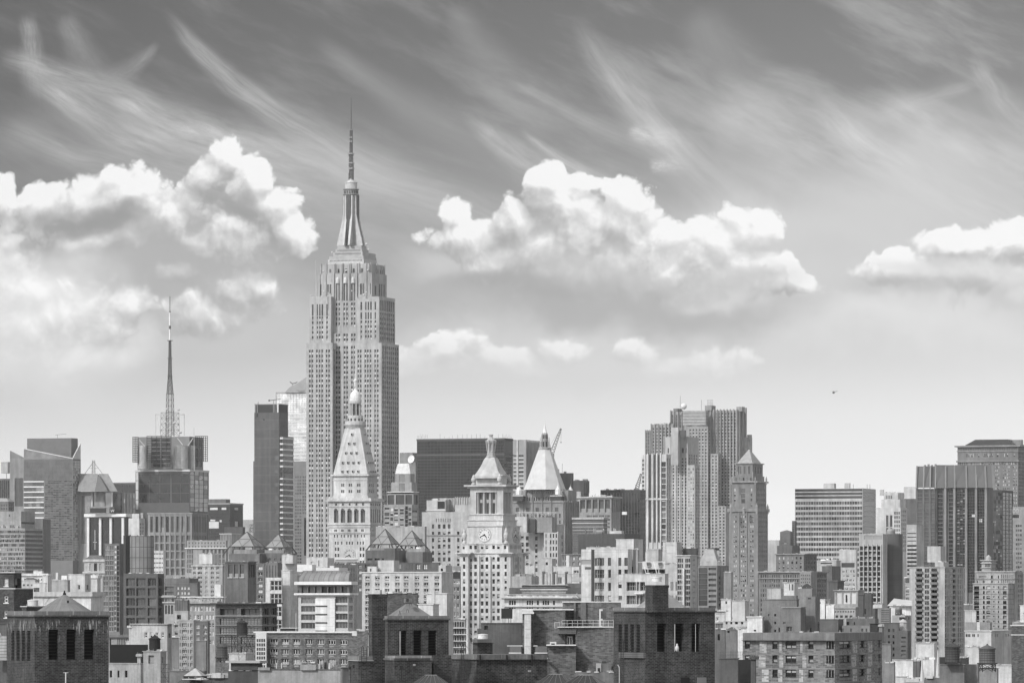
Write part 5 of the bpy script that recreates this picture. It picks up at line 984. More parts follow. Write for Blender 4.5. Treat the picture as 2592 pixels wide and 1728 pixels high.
t.blk(735, 925, 960, 850, L=[W([(775, 806), (810, 836), (846, 874), (880, 905)], 945, 41, 32, None, s='ck', d=1.), W([(742, 768)], 945, 41, 32, None, s='d', d=.5), W([(775, 840), (846, 920)], 862, 0, 30, s='m', d=.2)], ribs=[('L', [772, 808, 841, 877, 910], 6, 930, 1700, .5, ('s', .45))], Y=2300)
b = MB(); Yq = 2316; q = P(1000, 850, Yq); r = px(84, Yq); b.lathe((q.x-px(2, Yq), q.y), [(r, 0), (r, q.z)], mat('p', .10, 2, pw=40, ph=2.2, js=.08, jo=.85), 28); b.build('stair_shaft', t.root)
b = MB(); q = P(988, 830, 2318); r = px(34, 2318); b.lathe((q.x, q.y), [(r, wz(852, 2318)), (r, q.z)]+[(r*cos(i*pi/12)+.01, q.z+r*.75*sin(i*pi/12)) for i in range(1, 7)], mat('m', .25, 1), 16); b.build('water_tank_dome', t.root); t.done()
t.done()
t = Bld('apartment_tower', 'pale narrow building with a dark attic window band west of the concrete grid tower', 'office building', 2400, 20, ('s', .4), vb=1530)
t.blk(580, 714, 722, 975, L=[W([(595, 700)], 1078, 0, 36, s='e', d=.5), W(c(592, 704, 12, .6), 1135, 35, 18, None, s='lt')]).done()
def mid(label, Y, blks, wall, vb=1620, th=20, name='office_building', cat='building', clut=None, boxes=(), keep=100, cor=None, roof=None):
    """a plain block or two of the middle distance"""
    t = Bld(name, label, cat, Y, th, wall, vb=vb, keep=keep)
    for i, bk in enumerate(blks):
        kw = dict(L=bk[4] if len(bk) > 4 else [], R_=bk[5] if len(bk) > 5 else []); kw.update(bk[6] if len(bk) > 6 else {})
        t.blk(*bk[:4], **kw)
    if clut: t.clutter(*clut)
    for bx in boxes: t.box(*bx)
    if roof: t.hip(*roof[0], **(roof[1] if len(roof) > 1 else {}))
    return t.done()
mid('brown brick office block with pale window dots below the ribbon windowed slab', 2300, [(75, 297, 400, 1012, [W(c(85, 290, 6, .35), 1030, 36, 20, None, s='lt')], [W(c(305, 395, 4, .35), 1030, 36, 20, None, s='n')], dict(cor=(1005, 1014, .5, ('s', .22))))], ('s', .16), clut=(9, 30, ('m', .3), 2))
mid('long brown brick block with corniced bays before the brown office block', 2000, [(-60, 355, 480, 1150, [W(c(-50, 110, 9, .5)+c(130, 350, 12, .5), 1172, 38, 22, None, s='nt')], [W(c(362, 475, 6, .4), 1172, 38, 22, None, s='n')], dict(cor=(1144, 1156, .7, ('s', .26)), bands=[(1198, 1204, .3, ('s', .25))]))], ('s', .17), clut=(8, 26, ('m', .3), 5))
mid('small grey brick building with flat roof beside the pale narrow building', 2100, [(440, 520, 590, 1105)], ('s', .12), clut=(4, 26, ('m', .3), 4))
mid('low pale roof structures above the grey brick building', 2150, [(400, 555, 590, 1060, [W([(430, 520)], 1075, 0, 12, s='n')])], ('s', .34), clut=(7, 30, ('m', .5), 9))
# ------------------------------------------------------------------ shared builders for the nearer roofs
def pyr(t, xm, ya, yb, hw, Yc, m, th=20, name='roof', top=.02, hd=None):
    c0 = (wx(xm, Yc), Yc); w = px(hw*2, Yc)/(cos(R(th % 90))+sin(R(th % 90))*.8)*1.15; b = MB(); b.obox(c0, -R(th), w, w if hd is None else hd, wz(yb, Yc), wz(ya, Yc), M(m, t.S), w*top, w*top); return b.build(name, t.root)
def water_tower(label, x0, x1, ya, ye, yb, Yq, legs=None, lw=None, a=.07, dome=False, group='wooden rooftop water tanks'):
    """cone roofed tank between x0 and x1, peak ya, eaves ye, tank bottom yb, feet at legs"""
    xm = (x0+x1)/2; q = P(xm, yb, Yq); r = px((x1-x0)/2, Yq); zb, ze, za = q.z, wz(ye, Yq), wz(ya, Yq); zl = wz(legs, Yq) if legs else zb-r*.2
    t = thing('water_tank', label, 'water tank', (q.x, q.y, zl), group); c0 = (q.x, q.y)
    wood = mat('p', a, .5, pw=.35, ph=60., js=.03, jo=.5)
    b = MB(); b.lathe(c0, [(r, zb), (r*.97, ze)], wood, 24); b.build('tank', t)
    b = MB(); dk = mat('m', a*.5, .5)
    for i in range(1, 6): b.lathe(c0, [(r*1.012, zb+(ze-zb)*i/6-.05), (r*1.012, zb+(ze-zb)*i/6+.05)], dk, 24)
    b.build('hoop', t)
    b = MB()
    if dome: b.lathe(c0, [(r*1.02*cos(i*pi/14)+.01, ze+(za-ze)*sin(i*pi/14)) for i in range(8)], mat('m', a, .5), 20)
    else: b.lathe(c0, [(r*1.1, ze-.1), (r*1.1, ze), (r*.12, za-.15), (r*.1, za)], mat('s', a*.7, .5), 16)
    b.build('roof', t)
    b = MB(); sq = mat('m', .03, .5); b.obox(c0, -R(20), r*2.1, r*2.1, zb-r*.16, zb, sq); b.build('platform', t)
    if legs:
        hw = (px(lw, Yq)/2 if lw else r)*.86; ca, sa = cos(-R(20)), sin(-R(20)); z1 = zb-r*.16
        pts = [(q.x+x*hw*ca-y*hw*sa, q.y+x*hw*sa+y*hw*ca) for x, y in ((-1, -1), (1, -1), (1, 1), (-1, 1))]
        for k in range(4):
            b = MB(); b.bar((*pts[k], zl), (*pts[k], z1), r*.07, sq); b.build('leg', t)
        b = MB()
        for k in range(4):
            p0, p1 = pts[k], pts[(k+1) % 4]
            b.bar((*p0, z1), (*p1, z1), r*.09, sq); b.bar((*p0, zl+.1), (*p1, z1), r*.045, sq); b.bar((*p1, zl+.1), (*p0, z1), r*.045, sq); b.bar((*p0, zl+(z1-zl)*.5), (*p1, zl+(z1-zl)*.5), r*.04, sq)
        b.build('bracing', t)
    return t
def fgslab(b, x0, x1, y0, y1, Yq, m, d=.4, th=0.):
    """a plain board facing the camera"""
    w = px(x1-x0, Yq); b.obox((wx((x0+x1)/2, Yq), Yq+d/2), -R(th), w, d, wz(y1, Yq), wz(y0, Yq), M(m, Yq/F*2.5))
def railing(parent, pts, Yq, h, m, n=8, name='railing', r=1.2):
    b = MB(); mm = M(m, .5)
    for (x0, y0), (x1, y1) in zip(pts, pts[1:]):
        for k in (0, .5, 1.): b.bar(P(x0, y0-h*k, Yq), P(x1, y1-h*k, Yq), px(r, Yq), mm)
        for i in range(n+1): x = x0+(x1-x0)*i/n; y = y0+(y1-y0)*i/n; b.bar(P(x, y, Yq), P(x, y-h, Yq), px(r, Yq), mm)
    return b.build(name, parent)
WF = ('f', .5)
# ------------------------------------------------------------------ crop L1
cr('L1')
mid('ornate pavilion with low hipped roof and arched loggia beside the rounded glass tower', 2200, [(962, 1193, 1230, 160, [W([(1020, 1040), (1133, 1153)], 205, 0, 80, s='m', d=.3), W([(1072, 1108)], 200, 0, 90, s='d', d=.6)], (), dict(bands=[(160, 185, .5, ('s', .42)), (296, 316, .6, ('s', .42))]))], ('s', .36), roof=((110, ('s', .12)), dict(top=.45, over=.03)), vb=1455)
t = Bld('apartment_tower', 'rounded glass tower rising above a grey gridded lower block', 'apartment tower', 1500, 20, ('f', .16), vb=1600)
t.blk(1195, 1362, 1440, -20, L=[W(c(1198, 1300, 2, .9), 0, 58, 50, None, s='gl', d=.15, fr=(2, 1, .1, ('f', .3))), W([(1305, 1328)], 0, 58, 26, None, s='l', d=.1), W([(1333, 1360)], 0, 58, 50, None, s='d', d=.2)], name='wall', Y=1508)
b = MB(); q = P(1592, 320, 1512); r = px(165, 1512); mm = mat('p', .27, 1, pw=1.15, ph=3.05, js=.09, jo=.3)
n = 30; A_ = [(q.x+r*cos(2*pi*i/n), q.y+r*.6*sin(2*pi*i/n), wz(560, 1512)) for i in range(n)]; B_ = [(x, y, wz(-108, 1512)) for x, y, z in A_]; b.rings(A_, B_, mm, (False, True)); b.build('curved_facade', t.root)
b = MB(); b.obox((wx(1436, 1500), 1503), -R(20), px(28, 1500), 3, 0, wz(-116, 1500), mat('f', .05)); b.build('dark_fin', t.root)
rn = random.Random(2); b = MB()
for i in range(9): b.obox((wx(1480+i*28, 1510), 1512), 0, px(rn.uniform(6, 20), 1510), 1, wz(-106, 1510), wz(-112-rn.uniform(2, 14), 1510), mat('m', rn.uniform(.1, .6), .5))
b.build('rooftop_unit', t.root)
t.blk(1170, 1366, 1412, 345, L=[W(c(1175, 1300, 2, .9), 350, 58, 50, None, s='gl', d=.15, fr=(2, 1, .1, ('f', .3))), W([(1302, 1326)], 350, 58, 50, None, s='k', d=.1), W([(1332, 1362)], 350, 58, 50, None, s='d', d=.2)], Y=1494)
t.blk(1408, 1800, 1872, 318, L=[W([(1440, 1540)], 372, 113, 88, None, s='dk', d=.6, fr=(3, 1, .12, ('f', .12))), W([(1556, 1660), (1686, 1780)], 372, 113, 88, None, s='nt', d=.6, fr=(3, 1, .12, ('f', .12)))], R_=[W([(1806, 1848)], 372, 113, 88, None, s='nt', d=.5, fr=(2, 1, .1, ('f', .12)))], name='lower_block', w=('f', .085), Y=1488)
t.done()
mid('slim white tower with shop windows behind the rounded glass tower', 2600, [(1752, 1862, 1893, 62, [W(c(1755, 1860, 6, .6), 85, 52, 18, None, s='d')])], ('s', .55), vb=1470)
mid('dark brick house with white framed sash windows and iron railing at the western edge', 700, [(-80, 160, 246, 308, [W([(45, 95)], 375, 0, 88, s='l', fr=(1, 2, .12, ('f', .6))), W([(45, 92)], 570, 170, 82, None, s='dh', fr=(1, 2, .14, ('f', .6)))], [W([(175, 235)], 375, 0, 110, s='c', d=.5), W([(185, 235)], 570, 0, 78, s='dh', fr=(1, 2, .14, ('f', .6)))], dict(cor=(302, 312, .25, ('f', .5)))), (160, 165, 378, 492, (), (), dict(cor=(486, 496, .25, ('f', .5)), name='wing', yb=900))], ('b', .06, dict(bh=.12, mo=1.3)))
railing([o for o in COL.objects if o.get('label', '').startswith('dark brick house')][0], [(-80, 302), (160, 300), (250, 302)], 699, 52, ('m', .05), 12)
mid('white stuccoed rowhouse with bracketed cornice behind the dark brick house', 1600, [(240, 540, 580, 345, [W(c(280, 530, 7, .45), 380, 40, 18, None, s='nt')], (), dict(bands=[(318, 345, .5, ('s', .6))])), (380, 480, 500, 290, (), (), dict(yb=350))], ('s', .55), clut=(8, 24, ('m', .3), 7), vb=1510)
mid('small white building with dark peaked rooftop cap', 1300, [(240, 400, 450, 395, [W(c(250, 390, 3, .5), 440, 60, 22, None, s='nt')])], ('s', .4), vb=1510, roof=((365, ('s', .1)), dict(top=.3)))
mid('white rooftop blocks with dark air conditioning boxes', 1200, [(370, 520, 560, 425, [W([(385, 450)], 480, 0, 50, s='e')]), (480, 545, 590, 350, (), (), dict(name='bulkhead'))], ('s', .45), clut=(7, 34, ('m', .4), 9), vb=1510)
mid('long grey penthouse with a round metal chimney', 1250, [(555, 770, 800, 395)], ('s', .3), clut=(6, 22, ('m', .3), 2), boxes=[(635, 665, 308, 396, ('m', .45), 'chimney'), (700, 778, 342, 392, ('f', .7), 'rooftop_unit')], vb=1510)
mid('pale smooth bulkhead building with two small dark windows', 1300, [(780, 970, 1035, 328, [W([(888, 915)], 448, 0, 54, s='d', fr=(1, 1, .12, ('f', .4)))], [W([(992, 1008)], 448, 0, 54, s='d')]), (1030, 1110, 1148, 338, (), (), dict(name='wing', Y=1320, bands=[(338, 372, .3, ('s', .55))]))], ('s', .42), vb=1510)
mid('long low whitewashed building behind the conical roof', 1000, [(385, 1038, 1170, 575, (), (), dict(cor=(528, 580, .5, ('s', .4))))], ('s', .5), clut=(6, 44, ('m', .2), 3), vb=1560)
t = thing('metal_tank', 'round steel roof tank on a brick platform behind the dark brick house', 'tank', P(375, 690, 640)); b = MB(); q = P(375, 690, 640); r = px(62, 640)
b.lathe((q.x, q.y), [(r, q.z), (r, wz(635, 640)), (r*1.04, wz(632, 640)), (r*1.04, wz(622, 640)), (r*.2, wz(612, 640))], mat('m', .5, .3), 20); b.build('drum', t); b = MB(); b.bar((q.x-r*.3, q.y, wz(700, 640)), (q.x-r*.3, q.y, wz(600, 640)), r*.06, mdm); b.build('pipe', t)
mid('brick platform roof carrying the steel tank', 640, [(248, 300, 520, 692, (), (), dict(cor=(688, 700, .15, ('f', .4))))], ('b', .06, dict(bh=.12, mo=1.3)))
def antenna_frame(label, x0, x1, y0, y1, Yq):
    t = thing('antenna', label, 'antenna', P(x0, y1, Yq)); b = MB(); m_ = mat('m', .04, .3); b.bar(P(x0, y1, Yq), P(x0, y0, Yq), px(2.2, Yq), m_); b.bar(P(x0, y0+10, Yq), P(x1, y0+10, Yq), px(2.2, Yq), m_); b.build('mast', t)
    b = MB(); b.bar(P(x0+10, y1, Yq), P(x1-8, y0+12, Yq), px(2, Yq), m_); b.bar(P(x1-14, y0+10, Yq), P(x0+8, y1-20, Yq), px(2, Yq), m_); b.bar(P((x0+x1)/2, y0+10, Yq), P((x0+x1)/2, y0+40, Yq), px(1.6, Yq), m_); b.build('brace', t); return t
antenna_frame('black pipe antenna bracket beside the conical roof', 500, 572, 590, 690, 630)
# the brick tower with lime streaks
def brick_tower(label, Y, xl, xc, xr, ycop, ywall, slots, opens, ys, yo, stain, th=68, a=.040):
    t = Bld('brick_tower', label, 'brick tower', Y, th, ('b', a, dict(bh=.125)), vb=1728)
    ztop = round(wz(ywall, Y), 2); head = round(ztop-wz(yo[0], Y), 2)
    w = ('w', a, dict(bh=.125, top=ztop, head=head)) if stain else ('b', a, dict(bh=.125))
    t.blk(xl, xc, xr, ywall, w=w, L=[W(slots, ys[0], 0, ys[1]-ys[0], s='x', d=.1)], R_=[W(opens, yo[0], 0, yo[1]-yo[0], s='x', d=.5)])
    cop = ('p', .15, dict(pw=2.2, ph=5., js=.06, jo=1.9)); t.blk_top = dict(t.last)
    b = MB(); t.ring(b, .12, wz(ywall+4, Y), wz(ywall-16, Y), M(('p', .10, dict(pw=2.2, ph=5., js=.06, jo=1.9)), t.S)); b.build('cornice', t.root)
    b = MB(); t.ring(b, .02, wz(ywall-16, Y), wz(ycop, Y), M(cop, t.S)); b.build('parapet', t.root)
    # louvre blades inside the openings
    l = t.last; lv = mat('m', .02, .3)
    for face, xs, y0, y1 in (('L', slots, *ys), ('R', opens, *yo)):
        for x0, x1 in xs:
            b = MB(); n = 9
            for i in range(n):
                p, an = on_face(l, face, (x0+x1)/2, y0+(y1-y0)*(i+.5)/n, -.34 if face == 'R' else -.06)
                ln = (x1-x0)/((xc-xl) if face == 'L' else (xr-xc))*(l['w'] if face == 'L' else l['d']); b.obox((p.x, p.y), an, ln, .18 if face == 'R' else .05, p.z-.02, p.z+.03, lv)
            b.build('louvre', t.root)
    return t
t = brick_tower('dark brick roof tower streaked with white lime under a conical metal roof', 420, 80, 395, 1240, 748, 808, [(128, 165), (188, 226), (248, 288), (310, 348)], [(553, 668), (758, 870), (960, 1075)], (972, 1315), (957, 1300), True)
b = MB(); q = P(735, 760, 424.5); r = px(330, 424.5); b.lathe((q.x, q.y), [(r, q.z), (r*.13, wz(575, 424)), (r*.05, wz(560, 424))], mat('p', .17, .3, pw=.5, ph=30., js=.02, jo=.8), 32, .1); b.build('roof', t.root)
b = MB(); b.lathe((q.x, q.y), [(px(22, 424), wz(566, 424)), (px(16, 424), wz(540, 424)), (px(10, 424), wz(535, 424)), (px(8, 424), wz(520, 424)), (px(3, 424), wz(512, 424))], mat('f', .015), 10); b.build('finial', t.root)
b = MB(); q = P(775, 640, 421.3); b.obox((q.x, q.y), 0, px(18, 421), .5, q.z-.1, q.z+.1, mat('f', .02)); b.build('vent', t.root); t.done()
for lb, x, y0, kind in (('dark floodlight head on a white pole before the lime streaked brick tower', 750, 1420, 1), ('hooked vent pipe before the narrow slotted brick wall', 270, 1410, 0)):
    t = thing('floodlight' if kind else 'vent_pipe', lb, 'light' if kind else 'pipe', P(x, 1640, 405)); b = MB(); b.bar(P(x, 1640, 405), P(x, y0+25, 405), px(7, 405), mat('f', .55 if kind else .08), 8); b.build('pole' if kind else 'pipe', t)
    b = MB()
    if kind: fgslab(b, x-14, x+14, y0-2, y0+18, 405, ('f', .01), .2); b.bar(P(x-30, y0+28, 405), P(x+30, y0+28, 405), px(4, 405), mat('f', .5)); b.build('lamp_head', t)
    else: b.bar(P(x, y0+25, 405), P(x, y0, 405), px(10, 405), mat('f', .1), 8); b.bar(P(x, y0, 405), P(x-8, y0+30, 405), px(5, 405), mat('f', .06), 8); b.build('cowl', t)
mid('narrow pale clapboard wall at the western edge beside the lime streaked tower', 600, [(-100, 76, 84, 890, (), (), dict(w=('s', .09))), (-100, 74, 84, 1025, (), (), dict(w=('c', .3, dict(pw=30., ph=.35, js=.04)), yb=1310, Y=598, name='clapboard_panel'))], ('s', .09))
t = Bld('stucco_building', 'weathered pale stucco building with patched walls and black roof screen', 'building', 750, 20, ('s', .3), vb=1728)
t.blk(1236, 1604, 1640, 1342, L=[W([(1250, 1278), (1340, 1362), (1424, 1454)], 1425, 0, 78, s='d', d=.3)])
t.blk(1566, 1602, 1610, 1255, yb=1345, name='chimney', Y=748); 
b = MB(); fgslab(b, 1248, 1690, 1128, 1340, 765, ('f', .012), .3, 8); b.build('roof_screen', t.root); t.clutter(4, 60, ('s', .3), 3); t.done()
t = Bld('stucco_building', 'flaking stucco stair bulkhead with one shuttered window under the dark water tank', 'building', 720, 20, ('s', .3), vb=1728)
t.blk(1635, 1832, 1900, 1205, L=[W([(1692, 1756)], 1252, 0, 92, s='m', d=.3, fr=(1, 1, .12, ('f', .2))), W([(1678, 1712)], 1495, 0, 140, s='d', d=.3)], R_=[W([(1850, 1862)], 1270, 0, 70, s='d')])
b = MB(); m_ = mat('m', .03, .3)
for y in (1350, 1395, 1440, 1500, 1540):
    for dy in (0, 1.2): b.bar(P(1832, y, 718-dy), P(1930, y+6, 718-dy), px(2.4, 718), m_)
for x in (1836, 1870, 1905, 1930): b.bar(P(x, 1345, 717), P(x, 1568, 717), px(2, 717), m_)
b.bar(P(1836, 1440, 717), P(1905, 1350, 717), px(3, 717), m_); b.bar(P(1910, 1540, 717), P(1850, 1445, 717), px(3, 717), m_); b.build('fire_escape', t.root); t.done()
water_tower('dark water tank with cone roof on the flaking stucco bulkhead', 1700, 1830, 1012, 1062, 1198, 724, None, a=.03)
mid('pale stepped apartment house with shaded sash windows behind the dark water tank', 900, [(1505, 1908, 1960, 895, [W([(1648, 1682), (1710, 1742), (1775, 1805), (1840, 1872)], 990, 110, 60, None, s='bdcl', fr=(1, 2, .12, ('f', .5)))], [W([(1925, 1950)], 1000, 110, 50, None, s='n')], dict(cor=(890, 898, .3, ('s', .4)))), (1470, 1505, 1520, 930, (), (), dict(name='wing'))], ('s', .36), clut=(5, 30, ('m', .2), 3))
mid('small rooftop house with ornate dark cornice beside the lime streaked tower', 950, [(1246, 1460, 1500, 1040, [W(c(1335, 1450, 6, .6), 1060, 0, 70, s='n'), W([(1250, 1268)], 1060, 0, 80, s='d')], (), dict(cor=(1018, 1046, .5, ('s', .12))))], ('s', .22), clut=(8, 40, ('s', .25), 12), vb=1640)
mid('low white parapet roof behind the black roof screen', 930, [(1440, 1600, 1650, 1095)], ('s', .55), vb=1640)
# ------------------------------------------------------------------ crop L2
cr('L2')
t = mid('grey office block with vertical stripes behind the light apartment penthouse', 2500, [(322, 775, 800, 30, [W(c(330, 400, 4, .5)+c(500, 770, 6, .6), 45, 55, 45, None, s='n', d=.4)], (), dict(cor=(22, 34, .6, ('f', .6)))), (330, 775, 790, -60, [W(c(340, 770, 12, .35), -40, 40, 20, 20, s='n')], (), dict(yb=30))], ('s', .27), vb=1450)
t = mid('light stone apartment building with cream penthouse box on top', 1900, [(388, 735, 760, 225, [W([(400, 430), (452, 500), (540, 565), (602, 636), (664, 698)], 245, 53, 30, None, s='dh', fr=(2, 1, .14, ('f', .45)))], (), dict(bands=[(225, 236, .3, ('s', .4))])), (470, 618, 700, 97, (), (), dict(yb=212, name='penthouse', w=('s', .42)))], ('s', .32), clut=(6, 34, ('m', .3), 4), vb=1530)
t = Bld('apartment_tower', 'broad brown windowless shaft with three recessed panels', 'apartment tower', 1500, 20, ('s', .115), vb=1540)
t.blk(765, 1024, 1120, 185, L=[W([(802, 850), (868, 915), (934, 980)], 215, 0, 148, s='k', d=.35)], R_=[W([(1038, 1052), (1060, 1076), (1084, 1104)], 215, 0, 145, s='d', d=.8)], cor=(178, 190, .3, ('s', .16)))
b = MB(); l = t.last
for x0, x1 in ((795, 852), (865, 918), (932, 984)):
    f0, f1 = (x0-765)/259*l['w'], (x1-765)/259*l['w']; t.proud(b, l['A'], l['u'], f0, f1, wz(370, 1500), wz(362, 1500), -l['v'], .3, mat('f', .5))
b.build('sill', t.root); t.clutter(9, 22, ('m', .1), 4); t.done()
mid('brown brick annex with white shaded windows in one column', 1700, [(1118, 1215, 1225, 205, [W([(1138, 1192)], 235, 66, 42, None, s='ldlle', fr=(2, 1, .14, ('f', .4)))]), (1215, 1365, 1420, 195, [W(c(1225, 1360, 4, .35), 225, 70, 80, None, s='n')], (), dict(name='wing'))], ('s', .14), vb=1530, clut=(4, 20, ('m', .3), 2))
# four towers with open pyramid lanterns stand on two brown blocks
def lantern(parent, ap, xl, xr, yb, Yc):
    """glazed pyramid with dark ribs standing on splayed legs"""
    w = px(xr-xl, Yc)/1.26; c0 = (wx((xl+xr)/2, Yc), Yc); a = -R(20); ca, sa = cos(a), sin(a)
    crn = [Vector((c0[0]+x*w/2*ca-y*w/2*sa, c0[1]+x*w/2*sa+y*w/2*ca, wz(yb, Yc))) for x, y in ((-1, -1), (1, -1), (1, 1), (-1, 1))]; top = Vector((c0[0], c0[1], wz(ap, Yc)))
    b = MB(); gl = mat('f', .22, 1)
    for k in range(4): b.face([tuple(crn[k]), tuple(crn[(k+1) % 4]), tuple(top)], gl)
    b.face([tuple(q) for q in reversed(crn)], gl); g = b.build('glazed_pyramid', parent); b = MB(); r = px(1.1, Yc); dk = mat('m', .07, 1)
    for k in range(4):
        p, q = crn[k], crn[(k+1) % 4]; b.bar(p, top, r, dk); b.bar(p, q, r*1.3, dk)
        m0, m1, mb = p.lerp(top, .5), q.lerp(top, .5), p.lerp(q, .5); b.bar(m0, m1, r*.7, dk)
        b.bar(mb, m0, r*.6, dk); b.bar(mb, m1, r*.6, dk)
        f0 = p+(p-Vector((c0[0], c0[1], p.z)))*.36-Vector((0, 0, w*.30)); b.bar(p, f0, r*1.8, dk); b.bar(mb, mb-Vector((0, 0, w*.3))+(mb-Vector((c0[0], c0[1], mb.z)))*.3, r, dk)
    b.build('rib', g)
ZB = ('s', .13)
cr('S')
t = Bld('apartment_tower', 'brown block crowned by two open glass pyramids beside the dark panel tower', 'apartment tower', 2150, 20, ZB, vb=1530)
t.blk(580, 657, 684, 1401); t.blk(655, 722, 752, 1399, Y=2156, name='wing', L=[W(c(660, 720, 4, .4), 1412, 14, 6, None, s='nt')])
t.blk(592, 650, 672, 1390, yb=1402, name='setback', Y=2170, w=('s', .22)); t.blk(670, 718, 738, 1391, yb=1402, name='setback', Y=2172, w=('s', .22))
lantern(t.root, 1345, 583, 668, 1383, 2182); lantern(t.root, 1350, 672, 738, 1385, 2184); t.clutter(8, 8, ('m', .4), 5); t.done()
t = Bld('apartment_tower', 'brown block crowned by two open glass pyramids next to the white clock tower', 'apartment tower', 2050, 20, ZB, vb=1450)
t.blk(925, 1004, 1029, 1392, L=[W([(930, 943), (948, 961), (966, 972)], 1412, 0, 5, s='d')]); t.blk(1027, 1070, 1094, 1396, name='wing', Y=2056); t.blk(973, 1000, 1004, 1387, yb=1425, name='bulkhead', Y=2046, w=('s', .10))
t.blk(936, 1002, 1016, 1386, yb=1394, name='setback', Y=2072, w=('s', .24)); t.blk(1025, 1075, 1088, 1388, yb=1398, name='setback', Y=2074, w=('s', .24))
lantern(t.root, 1338, 940, 1010, 1377, 2084); lantern(t.root, 1342, 1010, 1076, 1380, 2088); t.clutter(8, 7, ('m', .5), 8); t.done()
cr('L2')
t = Bld('apartment_building', 'white panelled apartment slab with black square gridded windows', 'apartment building', 1300, 20, ('p', .5, dict(pw=4., ph=4.5, js=.04, jo=.7)), vb=1600)
t.blk(1408, 1508, 1590, 285, R_=[]); t.blk(1226, 1412, 1420, 365, L=[W([(1280, 1411)], 398, 148, 116, None, s='d', d=.25, fr=(3, 2, .14, ('f', .6)))], name='window_bay', Y=1297)
t.blk(1412, 1536, 1582, 108, yb=206, name='bulkhead', Y=1312, L=[W([(1452, 1475)], 130, 0, 44, s='l', d=.1)]); t.box(1415, 1590, 205, 290, ('s', .5)); t.clutter(6, 44, ('m', .3), 4); t.done()
mid('dark glass sliver with stair railings behind the white panelled slab', 1340, [(1590, 1625, 1640, 340, [W([(1596, 1622)], 400, 110, 80, None, s='n')])], ('s', .12), vb=1610)
t = Bld('apartment_building', 'curved glass roofed apartment house with white balcony bands and screen panel', 'apartment building', 1250, 20, ('f', .40), vb=1610)
cr('S')
t.blk(755, 881, 896, 1503, L=[W([(762, 799)], 1511, 21.3, 15, None, s='gl', d=.4, fr=(4, 1, .1, ('f', .2))), W([(849, 880)], 1509, 21.3, 16, None, s='nt', d=.5, fr=(4, 1, .1, ('f', .2)))], R_=[W([(883, 893)], 1511, 21.3, 14, None, s='m', d=.3)], cor=(1500, 1505, .8, ('f', .66)))
b = MB(); l = t.last; t.proud(b, l['A'], l['u'], l['w']*(799-755)/126, l['w']*(849-755)/126, wz(1660, 1250), wz(1515, 1250), -l['v'], .35, mat('p', .75, .6, pw=3., ph=2.1, js=.05, jo=.7)); b.build('white_screen_panel', t.root)
for i in range(6):
    b = MB(); y = 1533+i*21; p, an = on_face(l, 'L', 815, y, .42); b.obox((p.x, p.y), an, px(32, 1250), .12, p.z-px(1.6, 1250), p.z+px(1.6, 1250), mat('g', .03)); b.build('slit_window', t.root)
t.blk(757, 884, 893, 1478, yb=1505, name='terrace_floor', Y=1256, w=('f', .10), L=[W(c(762, 880, 7, .85), 1483, 0, 17, s='dk', d=.6)]); t.ring(bb := MB(), .9, wz(1479, 1256), wz(1471, 1256), mat('f', .66)); bb.build('balcony_band', t.root)
b = MB(); l = t.last; prof = [(0, 1471), (0, 1466), (.6, 1459), (1.6, 1452), (3.2, 1446), (5.5, 1443)]; gm_ = mat('p', .2, .6, pw=1.3, ph=50., js=.08, jo=.5)
rgs = [[tuple(l['A']-l['v']*(.3-o))+(wz(y, 1256),), tuple(l['C']-l['v']*(.3-o)-l['u']*o*.3)+(wz(y, 1256),), tuple(l['B']-l['u']*o*.3)+(wz(y, 1256),), tuple(l['E'])+(wz(y, 1256),)] for o, y in prof]
for a_, e_ in zip(rgs, rgs[1:]): b.rings(a_, e_, gm_, (False, True))
b.build('curved_glass_roof', t.root)
t.blk(752, 790, 800, 1428, yb=1446, name='penthouse', Y=1268, w=('f', .66)); t.blk(775, 829, 846, 1411, yb=1446, name='penthouse', Y=1274, w=('s', .5), L=[W([(787, 794)], 1421, 0, 8, s='l'), W([(806, 808)], 1417, 0, 15, s='d')]); t.blk(800, 858, 880, 1436, yb=1446, name='penthouse', Y=1266, w=('f', .6)); t.clutter(5, 9, ('m', .4), 3); t.done()
cr('L2')
t = Bld('brick_building', 'dark brick loft building with wide gridded windows and projecting roof edge', 'loft building', 900, 20, ('b', .10, dict(bh=.12, mo=1.2)), vb=1690)
t.blk(662, 1182, 1358, 662, L=[W([(706, 900), (944, 1162)], 718, 0, 78, s='n', d=1.0, fr=(3, 1, .12, ('f', .05))), W([(706, 900), (944, 1162)], 828, 107, 78, None, s='f', d=.3, fr=(6, 3, .1, ('f', .05)))], R_=[W([(1192, 1262), (1282, 1352)], 712, 106, 80, None, s='d', d=.4, fr=(3, 1, .1, ('f', .2)))], cor=(655, 668, .8, ('s', .05)), bands=[(798, 804, .25, ('f', .4)), (906, 910, .2, ('f', .35)), (1008, 1012, .2, ('f', .35))])
t.clutter(9, 40, ('m', .35), 5); t.done()
water_tower('tall dark water tank on a braced steel frame before the loft building', 897, 1020, 835, 880, 1012, 800, 1222, 215, a=.045)
water_tower('squat weathered water tank with pointed roof left of the braced steel frame', 672, 795, 1100, 1152, 1272, 850, 1330, 110, a=.10)
mid('low cream roof house carrying the braced water tank frame', 800, [(810, 1000, 1096, 1228, [W([(835, 880)], 1268, 0, 52, s='m', d=.2), W([(935, 970)], 1268, 0, 60, s='l', d=.1)])], ('s', .42))
